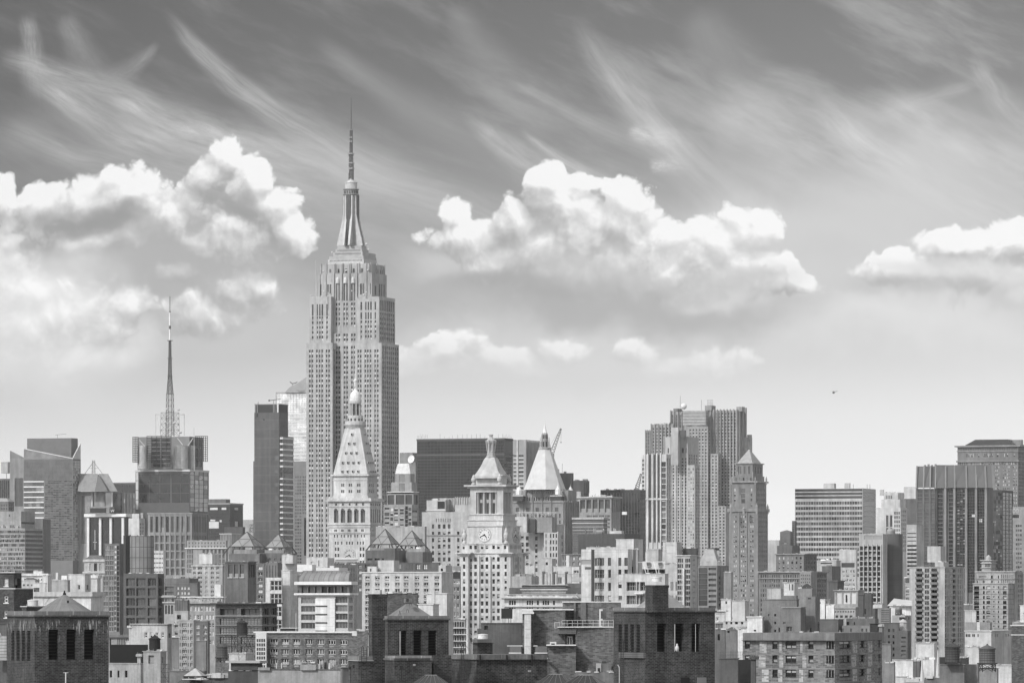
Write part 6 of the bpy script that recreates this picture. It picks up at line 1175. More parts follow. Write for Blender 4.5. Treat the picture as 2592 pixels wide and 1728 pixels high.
mid('arched stone building with bracketed cornice behind the rounded glass tower base', 1350, [(70, 190, 215, 585, [W([(80, 105), (115, 140), (148, 175)], 680, 0, 100, s='n', d=.4), W([(76, 110), (118, 150), (155, 185)], 605, 0, 40, s='nt')], (), dict(cor=(575, 590, .6, ('s', .3)), bands=[(640, 655, .4, ('s', .34))]))], ('s', .28), vb=1640, clut=(8, 60, ('s', .2), 4))
mid('dark ribbed mansard block above a pale stone arch', 1150, [(190, 340, 362, 748, [W([(215, 262)], 790, 0, 50, s='d', d=.5)]), (192, 340, 360, 620, (), (), dict(yb=750, w=('c', .13, dict(pw=.6, ph=40., js=.1, jo=.6)), name='mansard'))], ('s', .33), vb=1590, clut=(4, 50, ('s', .12), 6))
mid('grey apartment house with paired windows and small vents in columns', 1000, [(232, 405, 438, 850, [W([(272, 328), (366, 398)], 885, 75, 44, None, s='dh', d=.25, fr=(3, 1, .1, ('f', .35))), W([(248, 258), (340, 350)], 885, 75, 40, None, s='n'), W([(282, 292), (308, 318), (374, 380), (388, 394)], 940, 75, 8, None, s='d', d=.1)]), (165, 235, 240, 900, [W([(190, 225)], 905, 75, 36, None, s='dh')], (), dict(name='wing', Y=1006))], ('s', .27), vb=1720, clut=(5, 40, ('m', .2), 5))
mid('plain grey rendered wall between the paired window house and the loft building', 980, [(436, 548, 560, 1083), (158, 232, 236, 1040, (), (), dict(Y=990, name='wing'))], ('s', .15), clut=(3, 30, ('m', .4), 5))
mid('ornate masonry loft with white window groups under a bracketed cornice', 1300, [(360, 655, 680, 640, [W(c(405, 515, 3, .72)+c(538, 645, 3, .72)+[(362, 382)], 695, 95, 50, None, s='lbldl', fr=(1, 2, .12, ('f', .4)))], (), dict(cor=(635, 660, .8, ('s', .3))))], ('s', .26), vb=1640)
mid('low dark row house with small white framed windows before the ornate masonry loft', 1150, [(412, 572, 590, 862, [W([(414, 440), (444, 472), (520, 560)], 905, 68, 36, None, s='dh', fr=(2, 1, .12, ('f', .6)))])], ('s', .10), vb=1640)
mid('white railed roof terrace with tilted white stair hood', 1450, [(190, 735, 760, 598, [W(c(450, 730, 7, .4), 612, 0, 22, s='lt')], (), dict(cor=(580, 592, .4, ('f', .6))))], ('s', .35), boxes=[(645, 730, 445, 592, ('f', .5), 'stair_hood')], clut=(10, 40, ('m', .4), 7), vb=1540)
mid('brown brick block with lit white windows behind the white railed terrace', 1750, [(75, 450, 480, 430, [W([(216, 240), (262, 285), (294, 318), (332, 362)], 470, 56, 32, None, s='l', fr=(1, 2, .14, ('f', .4))), W([(80, 180)], 465, 60, 42, None, s='n')]), (80, 355, 460, 372, (), (), dict(yb=435, name='upper_tier'))], ('s', .13), vb=1530, clut=(8, 34, ('m', .3), 4))
t = Bld('apartment_building', 'brown brick apartment house with rows of white framed triple windows', 'apartment building', 750, 12, ('b', .115, dict(bh=.12, mo=1.15)), vb=1720)
cr('S')
wc = [(683, 703), (712, 731), (741, 760), (773, 791), (802, 821), (830, 850), (860, 879)]
t.blk(647, 906, 930, 1600, L=[W(wc, 1615.5, 25.2, 15, None, s='dhnnbm', d=.25, fr=(3, 1, .09, ('f', .6))), W([(a+3, a+15) for a, _ in wc], 1632, 25.2, 4.5, None, s='m', d=.05)], R_=[W([(909, 915)], 1616, 25.2, 14, None, s='n')], cor=(1597.5, 1601, .25, ('f', .62)), bands=[(1615, 1615.6, .05, ('f', .3)), (1640, 1640.5, .05, ('f', .3))])
t.blk(647, 674, 676, 1600.5, Y=748.5, name='glazed_corner', w=('f', .5), L=[W(c(649, 672, 4, .8), 1616, 11, 8, None, s='n', d=.1)], yb=1700); t.blk(891, 903, 906, 1596, Y=748, yb=1608, name='white_bay', w=('f', .55)); t.blk(903, 929, 931, 1595, Y=747.5, name='bay', L=[]); t.done()
t = thing('antenna', 'thin white flagpole on the roof of the triple windowed brick house', 'antenna', P(749, 1600, 760)); b = MB(); b.bar(P(749, 1600, 760), P(749, 1551, 760), px(.7, 760), mat('f', .6)); b.build('mast', t)
b = MB(); t = [o for o in COL.objects if o.get('label', '').startswith('brown brick apartment house')][0]; fgslab(b, 709, 750, 1589, 1600, 764, ('s', .12), 4); fgslab(b, 707, 752, 1588, 1589.5, 763.7, ('f', .6), 4.6); b.build('bulkhead', t)
cr('L2')
t = Bld('stucco_building', 'rough speckled stucco wall with tall dark windows at the bottom', 'building', 600, 12, ('s', .26), vb=1728)
t.blk(1140, 2090, 2120, 1415, L=[W([(1320, 1368), (1412, 1455), (1482, 1530)], 1490, 0, 90, s='d', d=.3), W([(1556, 1605)], 1490, 0, 90, s='k', d=.3), W([(1752, 1788)], 1485, 0, 90, s='d', d=.3), W([(1878, 1922)], 1485, 0, 90, s='f', d=.2, fr=(2, 2, .08, ('f', .6)))], cor=(1410, 1416, .1, ('s', .1)))
t.blk(1140, 1275, 1280, 1388, name='parapet_step', Y=599.5, yb=1420); t.blk(1622, 1800, 1805, 1330, name='parapet_step', Y=599.3, yb=1420); t.done()
t = thing('roof_clutter', 'boxes and white panels stored on the speckled stucco roof', 'stored boxes', P(1900, 1410, 606)); rn = random.Random(6)
for i in range(9):
    b = MB(); x = 1830+i*23; fgslab(b, x, x+rn.uniform(12, 24), 1330+rn.uniform(-20, 30), 1412, 604+rn.uniform(0, 4), ('f', rn.choice((.05, .2, .35, .5, .6))), 1.); b.build('stored_box', t)
for x in (1352, 1410):
    t = thing('vent_pipe', 'white stub vent pipe on the speckled stucco roof', 'pipe', P(x, 1400, 610), 'white stub vent pipes'); b = MB(); b.bar(P(x, 1400, 610), P(x, 1335, 610), px(6, 610), mat('f', .6), 8); b.build('pipe', t)
mid('dark terrace penthouse with deep openings under a pale slab roof', 650, [(830, 1135, 1190, 1335, [W([(865, 985), (1045, 1095)], 1350, 0, 60, s='d', d=1.2)], (), dict(cor=(1312, 1338, .5, ('f', .3)), yb=1420)), (800, 1140, 1160, 1420, [W([(950, 985), (1058, 1110)], 1500, 0, 50, s='nt', d=.2)])], ('s', .055))
mid('low dark roof terrace with railings and planters below the squat water tank', 680, [(500, 830, 850, 1500, [W([(712, 808)], 1505, 0, 36, s='l', d=.1), W([(680, 790)], 1450, 0, 45, s='d')])], ('s', .07), clut=(14, 90, ('m', .25), 8))
mid('grey rubble roofs below the flaking stucco bulkhead', 690, [(130, 520, 560, 1430, [W([(142, 185), (220, 262)], 1505, 0, 60, s='d', d=.3)])], ('s', .15), clut=(8, 50, ('m', .2), 10))
t = Bld('pyramid_roof', 'small metal pyramid roof over a dark band at the bottom edge', 'roof', 520, 20, ('s', .05)); t.blk(290, 500, 560, 1488, yb=1530); t.hip(1400, ('m', .33), top=.06); t.blk(275, 520, 575, 1520, Y=516, name='white_coping', w=('f', .5), yb=1528)
pyr(t, 425, 1524, 1640, 250, 523, ('c', .06, dict(pw=.5, ph=9., js=.04, jo=2.2)), name='lower_roof', top=.5); t.done()
# ------------------------------------------------------------------ crop L3
cr('L3')
t = Bld('apartment_building', 'long pale brick apartment house with columns of paired windows over air conditioners', 'apartment building', 1300, 20, ('s', .42), vb=1610)
c3 = [(560, 613), (673, 728), (785, 838), (902, 956), (1002, 1057), (1126, 1180), (1228, 1282), (1350, 1405)]
t.blk(525, 1432, 1560, 305, L=[W(c3, 348, 71, 40, None, s='dhdbn', d=.25, fr=(2, 1, .12, ('f', .45))), W([(a+4, e-6) for a, e in c3], 392, 71, 10, None, s='k', d=.1)], cor=(298, 308, .2, ('f', .55)))
t.blk(705, 888, 950, 168, yb=310, name='bulkhead', Y=1310); t.blk(585, 690, 710, 238, yb=310, name='bulkhead', Y=1308, L=[W([(615, 632)], 262, 0, 34, s='n')]); t.blk(1398, 1480, 1555, 225, yb=310, name='bulkhead', Y=1312, L=[W([(1422, 1448)], 260, 0, 32, s='d')]); t.clutter(12, 34, ('m', .4), 4); t.done()
t = Bld('victorian_building', 'dark mansard building with arched dormers behind the pale brick apartment house', 'building', 1700, 20, ('s', .10), vb=1500)
t.blk(940, 1400, 1420, 195, L=[W([(1140, 1188), (1222, 1268)], 212, 0, 60, s='l', d=.4, fr=(2, 2, .15, ('f', .1))), W([(945, 970)], 212, 0, 50, s='lt'), W(c(1008, 1110, 6, .45), 205, 0, 75, s='n')]); t.blk(460, 712, 760, 200, L=[W([(482, 520), (652, 690)], 222, 65, 38, None, s='lt', fr=(1, 2, .15, ('f', .3))), W([(560, 610)], 215, 65, 40, None, s='n')], name='wing', Y=1690); t.blk(210, 458, 470, 215, name='wing', Y=1720, L=[W(c(330, 450, 4, .4), 260, 60, 40, None, s='n')]); t.clutter(6, 20, ('s', .1), 4); t.done()
t = thing('billboard', 'long blurred white roof banner ending in white letters below the dial', 'billboard', P(350, 205, 2350)); b = MB(); fgslab(b, 212, 490, 134, 190, 2350, ('f', .5), 1., 6); fgslab(b, 212, 470, 150, 158, 2349.5, ('f', .75), .5, 6); fgslab(b, 212, 460, 178, 192, 2349.4, ('f', .2), .5, 6); b.build('panel', t)
cu = bpy.data.curves.new('letter', 'FONT'); cu.body = 'DI'; cu.size = px(48, 2345); cu.extrude = .1; cu.offset = .12; cu.materials.append(mat('f', .8)); tmp = bpy.data.objects.new('t', cu); me = bpy.data.meshes.new_from_object(tmp); bpy.data.objects.remove(tmp); o = bpy.data.objects.new('lettering', me); COL.objects.link(o); o.parent = t; o.location = P(497, 168, 2345)-Vector(t.location); o.rotation_euler = (R(90), 0, 0)
b = MB()
for x in (230, 300, 370, 440, 520): b.bar(P(x, 235, 2356), P(x, 170, 2356), px(3, 2356), mdm)
b.build('post', t)
mid('dark roof block carrying the blurred white banner', 2360, [(205, 580, 640, 200, [W(c(220, 570, 9, .5), 215, 40, 20, None, s='n')])], ('s', .08), vb=1470, clut=(8, 30, ('m', .2), 6))
mid('narrow dark building of white framed windows beside the clock tower shaft', 1500, [(1558, 1640, 1650, 382, [W([(1565, 1592), (1598, 1618), (1622, 1638)], 402, 0, 30, s='d', fr=(1, 1, .14, ('f', .6))), W([(1568, 1594), (1600, 1634)], 470, 95, 50, None, s='nt', fr=(1, 1, .14, ('f', .5)))]), (1562, 1650, 1652, 235, (), (), dict(name='upper_tier', Y=1530, w=('s', .2))), (1562, 1640, 1646, 296, (), (), dict(name='black_screen', Y=1505, w=('f', .03), yb=390))], ('s', .2), vb=1610)
mid('dark brown block behind the brick chimney', 720, [(805, 1158, 1165, 538, (), (), dict(cor=(532, 540, .12, ('f', .35))))], ('b', .075, dict(bh=.12, mo=1.1)), boxes=[(655, 750, 505, 560, ('m', .4), 'round_vent')])
mid('white stuccoed roof bulkhead with a lower annex behind the hipped brick tower', 650, [(1262, 1492, 1566, 545, (), (), dict(cor=(541, 549, .1, ('f', .6)))), (1165, 1335, 1402, 668, (), (), dict(name='annex', Y=640, cor=(664, 672, .12, ('f', .6))))], ('s', .55), boxes=[(1320, 1360, 505, 548, ('f', .4), 'rooftop_unit')])
t = Bld('apartment_building', 'glassy balcony building squeezed between the brick tower and the clock tower', 'apartment building', 700, 20, ('f', .22), vb=1670)
t.blk(1512, 1700, 1712, 835, L=[W(c(1520, 1690, 6, .7), 870, 80, 56, None, s='nt', d=.6, fr=(2, 1, .08, ('f', .45)))], bands=[(935+i*74, 943+i*74, .5, ('f', .5)) for i in range(5)]); t.clutter(7, 40, ('m', .5), 3); t.done()
t = Bld('brick_chimney', 'square brick chimney shaft beside the hipped brick tower', 'chimney', 436, 66, ('b', .042, dict(bh=.125)))
t.blk(598, 640, 812, 556, cor=[(552, 585, .05, ('b', .03, dict(bh=.125)))], bands=[(820, 828, .04, ('s', .05))]); t.done()
t = brick_tower('brick roof tower with hipped metal roof beside the square chimney', 432, 785, 818, 1513, 800, 846, [], [(943, 1035), (1110, 1207), (1280, 1378)], (965, 1255), (967, 1252), False, th=72)
b = MB(); q = P(1065, 810, 436); w = px(505, 436); k = -R(-18); b.obox((q.x, q.y), k, w*.82, w*.7, wz(805, 436), wz(650, 436), mat('m', .17, .3), w*.07, w*.05); b.build('roof', t.root)
b = MB(); b.obox((wx(1050, 436), 436), k, px(80, 436), px(70, 436), wz(652, 436), wz(602, 436), mat('s', .14, .3)); fgslab(b, 1030, 1058, 605, 640, 434.5, ('f', .03), .5); b.build('roof_hatch', t.root)
b = MB(); m_ = mat('f', .03)
for x0, y0, x1, y1 in ((945, 795, 955, 740), (968, 795, 955, 740), (1028, 765, 1038, 720), (1058, 765, 1045, 720), (1060, 690, 1072, 650), (1095, 692, 1082, 655)): b.bar(P(x0, y0, 430), P(x1, y1, 430), px(3, 430), m_)
b.bar(P(955, 760, 430), P(1060, 752, 430), px(1.5, 430), mat('f', .4)); b.bar(P(1050, 752, 430), P(1085, 660, 430), px(1.2, 430), m_); b.build('access_ladder', t.root)
b = MB(); b.bar(P(960, 1252, 430.6), P(960, 975, 430.6), px(9, 430), mat('m', .25, .3), 8); b.build('downpipe', t.root)
t.blk(785, 893, 1320, 1292, name='lower_wall', Y=426, cor=[(1284, 1308, .08, ('p', .12, dict(pw=2., ph=5., js=.05, jo=2.4)))], R_=[W([(980, 1082), (1130, 1230)], 1512, 0, 80, s='x', d=.4)]); t.blk(785, 893, 1318, 1256, name='lower_parapet', yb=1284, Y=425.6, w=('p', .2, dict(pw=2.3, ph=5., js=.06, jo=1.7)))
t.blk(1320, 1345, 1545, 1250, name='lower_wall', Y=428)
b = MB(); p = P(1122, 1358, 424); b.obox((p.x, p.y), -R(-18), px(36, 424), .5, p.z-px(12, 424), p.z+px(12, 424), mat('f', .03)); b.obox((p.x, p.y-.26), -R(-18), px(26, 424), .06, p.z-px(9, 424), p.z+px(8, 424), mat('f', .3)); b.build('wall_lamp', t.root)
b = MB(); fgslab(b, 955, 990, 1368, 1405, 424, ('f', .015), .4); b.bar(P(972, 1370, 424), P(972, 1530, 424), px(6, 424), mat('f', .02), 6); b.build('vent_cowl', t.root)
b = MB(); fgslab(b, 1345, 1365, 1346, 1368, 425, ('f', .015), .3); b.bar(P(1352, 1366, 425), P(1346, 1480, 425), px(5, 425), mat('f', .02), 6); b.build('vent_cowl', t.root); t.done()
BW = ('b', .046, dict(bh=.125))
t = Bld('brick_wall', 'low dark brick parapet wall with pale copings left of the square chimney', 'wall', 424, 66, BW); t.blk(370, 482, 650, 1312, R_=[W([(540, 605)], 1458, 0, 120, s='x', d=.3)], L=[W([(392, 404)], 1450, 0, 120, s='x', d=.2)]); t.blk(372, 482, 648, 1262, yb=1312, name='parapet', w=('p', .17, dict(pw=2.3, ph=5., js=.06, jo=1.8)), Y=423.6, cor=(1308, 1316, .05, ('f', .3))); t.done()
def ladder(label, x0, x1, ya, yb, Yq, hoop=True):
    t = thing('roof_ladder', label, 'ladder', P((x0+x1)/2, yb, Yq)); m_ = mat('m', .025, .3); b = MB(); r = px(3.6, Yq)
    for x in (x0, x1):
        b.bar(P(x, yb, Yq), P(x, ya+30, Yq), r, m_, 6)
        if hoop:
            pts = [P(x+14*(1-cos(i*pi/6))*.9, ya+30-32*sin(i*pi/6), Yq+.1*i) for i in range(7)]+[P(x+25, ya+110, Yq+.8)]
            for p, q in zip(pts, pts[1:]): b.bar(p, q, r, m_, 6)
    b.build('rail', t); b = MB(); n = int((yb-ya)/24)
    for i in range(n): y = ya+40+i*24; b.bar(P(x0, y, Yq), P(x1, y, Yq), r*.7, m_)
    b.build('rung', t); return t
ladder('black roof ladder with hooped handrails left of the square brick chimney', 518, 578, 1150, 1568, 421)
ladder('black caged ladder rising against the low brick wall beside the hipped tower', 1660, 1685, 1130, 1640, 421)
b = MB(); lt_ = [o for o in COL.objects if o.get('label', '').startswith('black caged ladder')][0]
for x in (1700, 1745): 
    pts = [P(x-40+40*cos(pi-i*pi/6)*.7, 1190-50*sin(i*pi/6), 422) for i in range(7)]
    for p, q in zip(pts, pts[1:]): b.bar(p, q, px(3, 422), mat('m', .3, .3), 6)
b.build('cage_hoop', lt_)
for x, yb, lb in ((395, 1568, 'black lamp pole with double heads left of the brick ladder'),):
    t = thing('floodlight', lb, 'light', P(x, yb, 415)); b = MB(); b.bar(P(x, yb+60, 415), P(x, 1385, 415), px(5, 415), mat('f', .02), 6); b.build('pole', t); b = MB(); fgslab(b, 378, 400, 1378, 1412, 415, ('f', .015), .25); fgslab(b, 418, 440, 1362, 1395, 415, ('f', .015), .25); b.bar(P(390, 1378, 415), P(430, 1372, 415), px(3, 415), mat('f', .02)); b.build('lamp_head', t)
mid('grey stone pier building beside the speckled stucco wall', 500, [(278, 300, 378, 1390, (), [W([(318, 372)], 1482, 0, 90, s='n', d=.2, fr=(2, 1, .06, ('f', .02)))])], ('s', .13), th=60)
# ------------------------------------------------------------------ low brick walls in the middle (whole picture coordinates)
cr('S')
t = Bld('brick_wall', 'long low brick parapet wall with iron straps below the grey brick complex', 'wall', 438, 66, BW); t.blk(1142, 1206, 1386, 1668, R_=[W([(1229, 1253)], 1714, 0, 30, s='x', d=.3)]); t.blk(1143, 1206, 1385, 1656, yb=1667, name='parapet', w=('p', .14, dict(pw=2.3, ph=5., js=.05, jo=1.5)), Y=437.6, cor=(1666, 1668.5, .05, ('s', .14)))
for x in (1214, 1281.5, 1345):
    b = MB(); p, an = on_face(t.last, 'R', x, 1670, .12); b.obox((p.x, p.y), an, px(2.6, 437), .12, wz(1686, 437), wz(1656, 437), mat('m', .02, .3)); b.build('strap', t.root)
b = MB(); p, an = on_face(t.last, 'R', 1339, 1697, .1); b.obox((p.x, p.y), an, px(7, 437), .15, p.z-px(2.5, 437), p.z+px(2.5, 437), mat('m', .3, .3)); b.build('wall_lamp', t.root); t.done()
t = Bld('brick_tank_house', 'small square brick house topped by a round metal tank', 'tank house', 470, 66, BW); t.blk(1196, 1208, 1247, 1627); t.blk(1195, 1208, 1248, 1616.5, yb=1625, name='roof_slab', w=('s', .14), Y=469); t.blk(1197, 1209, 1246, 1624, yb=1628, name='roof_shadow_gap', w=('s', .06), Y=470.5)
q = P(1222, 1617, 474); b = MB(); r = px(13, 474); b.lathe((q.x, q.y), [(r, q.z-.05), (r, wz(1607, 474)), (r*1.05, wz(1606.5, 474)), (r*1.05, wz(1604.5, 474)), (r*.25, wz(1603, 474))], mat('m', .55, .3), 22); b.build('round_tank', t.root); t.done()
# ------------------------------------------------------------------ crop L4: grey brick complex
cr('L4')
GB = ('b', .10, dict(bh=.17, mo=1.25)); CPW = ('f', .66)
t = Bld('brick_building', 'grey brick complex with white copings, roof terrace railing and white door', 'building', 620, 6, GB)
t.blk(80, 546, 555, 882, L=[W([(115, 158)], 912, 0, 48, s='dk', d=.25, fr=(3, 1, .06, ('f', .05)))], w=('s', .085)); t.blk(36, 84, 90, 945, name='lower_wing', w=('s', .10), Y=620.6)
t.blk(552, 672, 680, 778, name='shaft', Y=617.6); b = MB(); fgslab(b, 572, 650, 782, 1240, 617.24, ('p', .62, dict(pw=.8, ph=1., js=.06, jo=.75)), .6); b.build('glass_block_panel', t.root); b = MB(); fgslab(b, 545, 684, 757, 778, 617.12, CPW, 6); b.build('coping', t.root)
t.blk(672, 1035, 1045, 736, name='middle_wing', Y=618.8); b = MB(); fgslab(b, 545, 1136, 724, 735, 618.8, CPW, 9); b.build('coping', t.root)
t.blk(1010, 1668, 1675, 648, name='upper_wing', Y=626); b = MB(); fgslab(b, 1012, 1674, 637, 647, 625.85, CPW, 12); b.build('coping', t.root)
for x0, x1 in ((1138, 1160), (1215, 1278)): b = MB(); fgslab(b, x0, x1, 652, 935, 625.76, ('s', .13), .8); b.build('pier', t.root)
b = MB(); fgslab(b, 1428, 1526, 724, 922, 625.79, ('f', .6), .6); d_ = b.build('door_frame', t.root); b = MB(); fgslab(b, 1445, 1507, 745, 832, 625.73, ('g', .08), .15); fgslab(b, 1445, 1507, 852, 912, 625.73, ('f', .14), .15); b.build('door_panel', d_)
t.blk(1158, 1592, 1600, 932, name='terrace_block', Y=615.2); b = MB(); fgslab(b, 950, 1592, 926, 934, 615.05, CPW, 20); b.build('coping', t.root); b = MB(); fgslab(b, 955, 1165, 945, 1006, 615.35, ('s', .11), 14); b.build('canopy', t.root)
b = MB(); fgslab(b, 1036, 1060, 1010, 1130, 615.8, ('f', .015), 2); fgslab(b, 1060, 1122, 1035, 1130, 615.95, ('f', .4), .3); fgslab(b, 1068, 1085, 1045, 1125, 615.89, ('g', .02), .1); fgslab(b, 1094, 1114, 1045, 1125, 615.89, ('g', .03), .1); b.build('balcony_door', t.root)
t.blk(850, 1160, 1166, 1140, name='lower_wing', Y=613.4); b = MB(); fgslab(b, 828, 1164, 1130, 1141, 613.28, CPW, 9); b.build('coping', t.root); t.blk(810, 850, 852, 1290, name='lower_wing', Y=613.1)
b = MB(); fgslab(b, 866, 938, 1098, 1134, 614, ('f', .5), 2); fgslab(b, 880, 920, 1114, 1130, 613.97, ('f', .03), .3); b.build('air_conditioner', t.root)
b = MB(); fgslab(b, 916, 982, 874, 942, 617.6, ('f', .4), .2); fgslab(b, 922, 976, 880, 936, 617.57, ('s', .14), .2); b.build('vent_panel', t.root)
for x0, x1, xa, xb in ((400, 536, 376, 552), (694, 834, 676, 724)):
    b = MB(); fgslab(b, x0, x1, 1148, 1222, 617.45, ('f', .10), .3)
    for i in range(6): fgslab(b, x0+12, x1-2, 1154+i*11, 1158+i*11, 617.39, ('f', .3), .2)
    l_ = b.build('louvred_window', t.root); b = MB(); fgslab(b, x0-4, x1+2, 1218, 1230, 617.36, CPW, .4); fgslab(b, xa, xb, 1138, 1147, 617.36, CPW, .4); b.build('sill', l_)
b = MB(); fgslab(b, 812, 842, 1280, 1302, 612.8, CPW, 1); b.bar(P(825, 1490, 612.8), P(825, 1300, 612.8), px(7, 612.8), mat('f', .45), 6); b.build('drain_pipe', t.root)
railing(t.root, [(1002, 925), (1300, 922), (1590, 925)], 614.75, 72, ('f', .66), 5, r=2.2)
t.blk(1160, 1600, 1604, 1440, name='plinth', Y=611, w=('s', .13)); [(lambda m_: (fgslab(m_, 1395, 1450, 1345, 1436, 611.6, ('f', .33), 3), m_.build('rooftop_unit', t.root)))(MB()), (lambda m_: (fgslab(m_, 1450, 1566, 1342, 1436, 611.75, ('s', .14), 3), m_.build('rooftop_unit', t.root)))(MB()), (lambda m_: (fgslab(m_, 1460, 1510, 1318, 1342, 611.9, ('s', .05), 2), m_.build('rooftop_unit', t.root)))(MB()), (lambda m_: (fgslab(m_, 1410, 1438, 1395, 1436, 611.57, ('f', .02), .2), m_.build('rooftop_unit', t.root)))(MB())]; t.done()
t = thing('roof_sign', 'black square sign box on short legs in front of the white clock tower', 'sign', P(375, 872, 900)); b = MB(); fgslab(b, 310, 438, 716, 832, 900, ('f', .025), 3.); b.build('box', t); b = MB()
for x in (330, 352, 395, 420): b.bar(P(x, 900, 901), P(x, 830, 901), px(5, 901), mat('f', .1))
b.build('leg', t)
t = Bld('office_building', 'white classical building with balustrade and bracketed cornice below the clock tower', 'building', 1500, 8, ('s', .5), vb=1610)
tri = [(400, 420), (428, 448), (455, 474), (600, 620), (628, 648), (655, 674), (716, 740), (782, 802), (809, 829), (836, 856), (900, 923)]
t.blk(345, 1330, 1345, 560, L=[W(tri, 626, 0, 50, s='d', d=.5), W(tri, 705, 0, 14, s='d'), W([(390+i*8, 394+i*8) for i in range(11)]+[(535+i*8, 539+i*8) for i in range(3)]+[(604+i*8, 608+i*8) for i in range(8)]+[(716+i*8, 720+i*8) for i in range(3)]+[(782+i*8, 786+i*8) for i in range(9)]+[(898+i*8, 902+i*8) for i in range(3)]+[(975+i*8, 979+i*8) for i in range(10)], 564, 0, 14, s='d', d=.2)], cor=[(590, 600, 1.4, ('s', .5)), (600, 612, .7, ('s', .5))], bands=[(555, 561, .2, ('s', .5)), (684, 698, .6, ('s', .5))])
b = MB(); l = t.last
for i in range(48): p, an = on_face(l, 'L', 352+i*20.5, 604, .5); b.obox((p.x, p.y), an, px(8, 1500), 1., p.z-px(7, 1500), p.z+px(4, 1500), mat('s', .5, 1))
b.build('brackets', t.root)
b = MB(); rn = random.Random(8)
for i in range(16):
    x = 1135+i*13; p = P(x, 600-rn.uniform(0, 40), 1496); b.lathe((p.x, p.y), [(.05, p.z-px(20, 1496)), (px(rn.uniform(10, 18), 1496), p.z), (.05, p.z+px(20, 1496))], mat('s', .36, 1), 8)
b.build('sculpted_scroll', t.root)
t.blk(400, 1340, 1345, 480, yb=565, name='attic', Y=1508, w=('s', .09)); t.blk(545, 1045, 1050, 500, yb=545, name='attic_band', Y=1503, w=('s', .26), cor=(496, 506, .5, ('s', .6)))
t.blk(545, 1045, 1050, 448, yb=482, name='attic', Y=1512, w=('s', .2), cor=(444, 452, .6, ('s', .5))); t.blk(1045, 1335, 1340, 430, yb=482, name='attic', Y=1514, w=('s', .11))
t.blk(425, 655, 740, 350, yb=482, name='penthouse', Y=1520, w=('s', .34)); b = MB()
for x in (790, 830, 868, 912, 950, 1048):
    for dy in (0,): b.bar(P(x, 450, 1518), P(x, 320-rn.uniform(0, 30), 1518), px(8 if x not in (790, 912, 1048) else 14, 1518), mat('m', .12 if x in (790, 912, 1048) else .3, 1), 8)
for x in (790, 912, 1048): b.bar(P(x-14, 312, 1518), P(x+26, 306, 1518), px(13, 1518), mat('m', .12, 1), 8)
b.build('vent_duct', t.root); t.clutter(20, 46, ('m', .25), 4)
for q_ in ((1110, 1330, 360, 412, 1519, ('f', .45), 3), (940, 1000, 360, 432, 1519, ('s', .3), 3), (1290, 1332, 340, 400, 1518, ('f', .06), 1)): b = MB(); fgslab(b, *q_); b.build('rooftop_unit', t.root)
b = MB(); m_ = mat('m', .1, 1)
for i in range(24): b.bar(P(940+i*16, 358, 1517), P(940+i*16, 326, 1517), px(1.6, 1517), m_)
b.bar(P(940, 326, 1517), P(1310, 322, 1517), px(2, 1517), m_); b.build('railing', t.root); t.done()
mid('pale roofs and small penthouses between clock tower and white panelled block', 1800, [(905, 1105, 1130, 240, (), (), dict(w=('s', .42))), (1050, 1085, 1092, 112, (), (), dict(w=('s', .5), name='chimney', Y=1804)), (1110, 1200, 1215, 243, [W([(1135, 1195)], 282, 0, 36, s='n', fr=(2, 1, .2, ('f', .5)))], (), dict(w=('s', .5), name='penthouse', Y=1790)), (770, 890, 925, 150, [W([(817, 842)], 190, 0, 32, s='d')], (), dict(w=('s', .42), name='bulkhead', Y=1815)), (580, 690, 700, 222, (), (), dict(w=('s', .42), name='bulkhead', Y=1800))], ('s', .4), vb=1490, clut=(6, 20, ('m', .3), 2))
mid('grey brick turret with arched windows beyond the small penthouses', 2200, [(1000, 1225, 1240, 105, [W([(1122, 1148), (1190, 1214)], 125, 62, 38, None, s='lt', d=.4), W([(1010, 1022), (1040, 1052)], 125, 62, 38, None, s='n')], (), dict(cor=(98, 108, .5, ('s', .2))))], ('s', .18), vb=1470, clut=(4, 24, ('s', .2), 2))
t = Bld('apartment_building', 'white panelled modern apartment block with a dark vertical slot', 'apartment building', 1300, 20, ('p', .52, dict(pw=6.5, ph=5.6, js=.05, jo=.7)), vb=1560)
mw = [(1375, 1485)]; mw2 = [(1528, 1563)]
t.blk(1366, 1756, 1800, 42, L=[W(mw, 140, 0, 92, s='n', d=.3, fr=(4, 1, .12, ('f', .35))), W(mw2+[(1645, 1680), (1714, 1754)], 138, 0, 92, s='n', d=.3), W(mw, 272, 148, 100, None, s='nt', d=.3, fr=(4, 2, .12, ('f', .3))), W(mw2, 272, 148, 100, None, s='d', d=.3, fr=(1, 1, .12, ('f', .4))), W([(1645, 1680), (1714, 1754)], 272, 0, 56, s='d', d=.3), W([(1645, 1684)], 418, 0, 66, s='b', d=.2), W([(1648, 1688)], 572, 0, 60, s='k', d=.2)], R_=[])
t.blk(1338, 1366, 1372, 45, name='slot', w=('f', .045), Y=1297); t.blk(1222, 1336, 1342, 42, name='wing', Y=1299, L=[W([(1225, 1335)], 160, 0, 55, s='m', d=.15), W([(1265, 1335)], 245, 0, 28, s='n', d=.2)])
t.blk(1755, 1800, 1845, 45, name='side_wing', Y=1306, w=('s', .26), L=[W([(1815, 1832)], 240, 0, 80, s='d')]); t.blk(1840, 1870, 1885, 42, name='side_wing', Y=1312, w=('s', .25)); t.clutter(7, 22, ('m', .3), 4); t.done()
b = MB(); q = P(1555, 600, 1280); tt = t.root; b.obox((q.x, q.y), 0, px(40, 1280), px(40, 1280), q.z-px(24, 1280), q.z+px(22, 1280), mat('m', .5, .5)); b.build('rooftop_unit', tt)
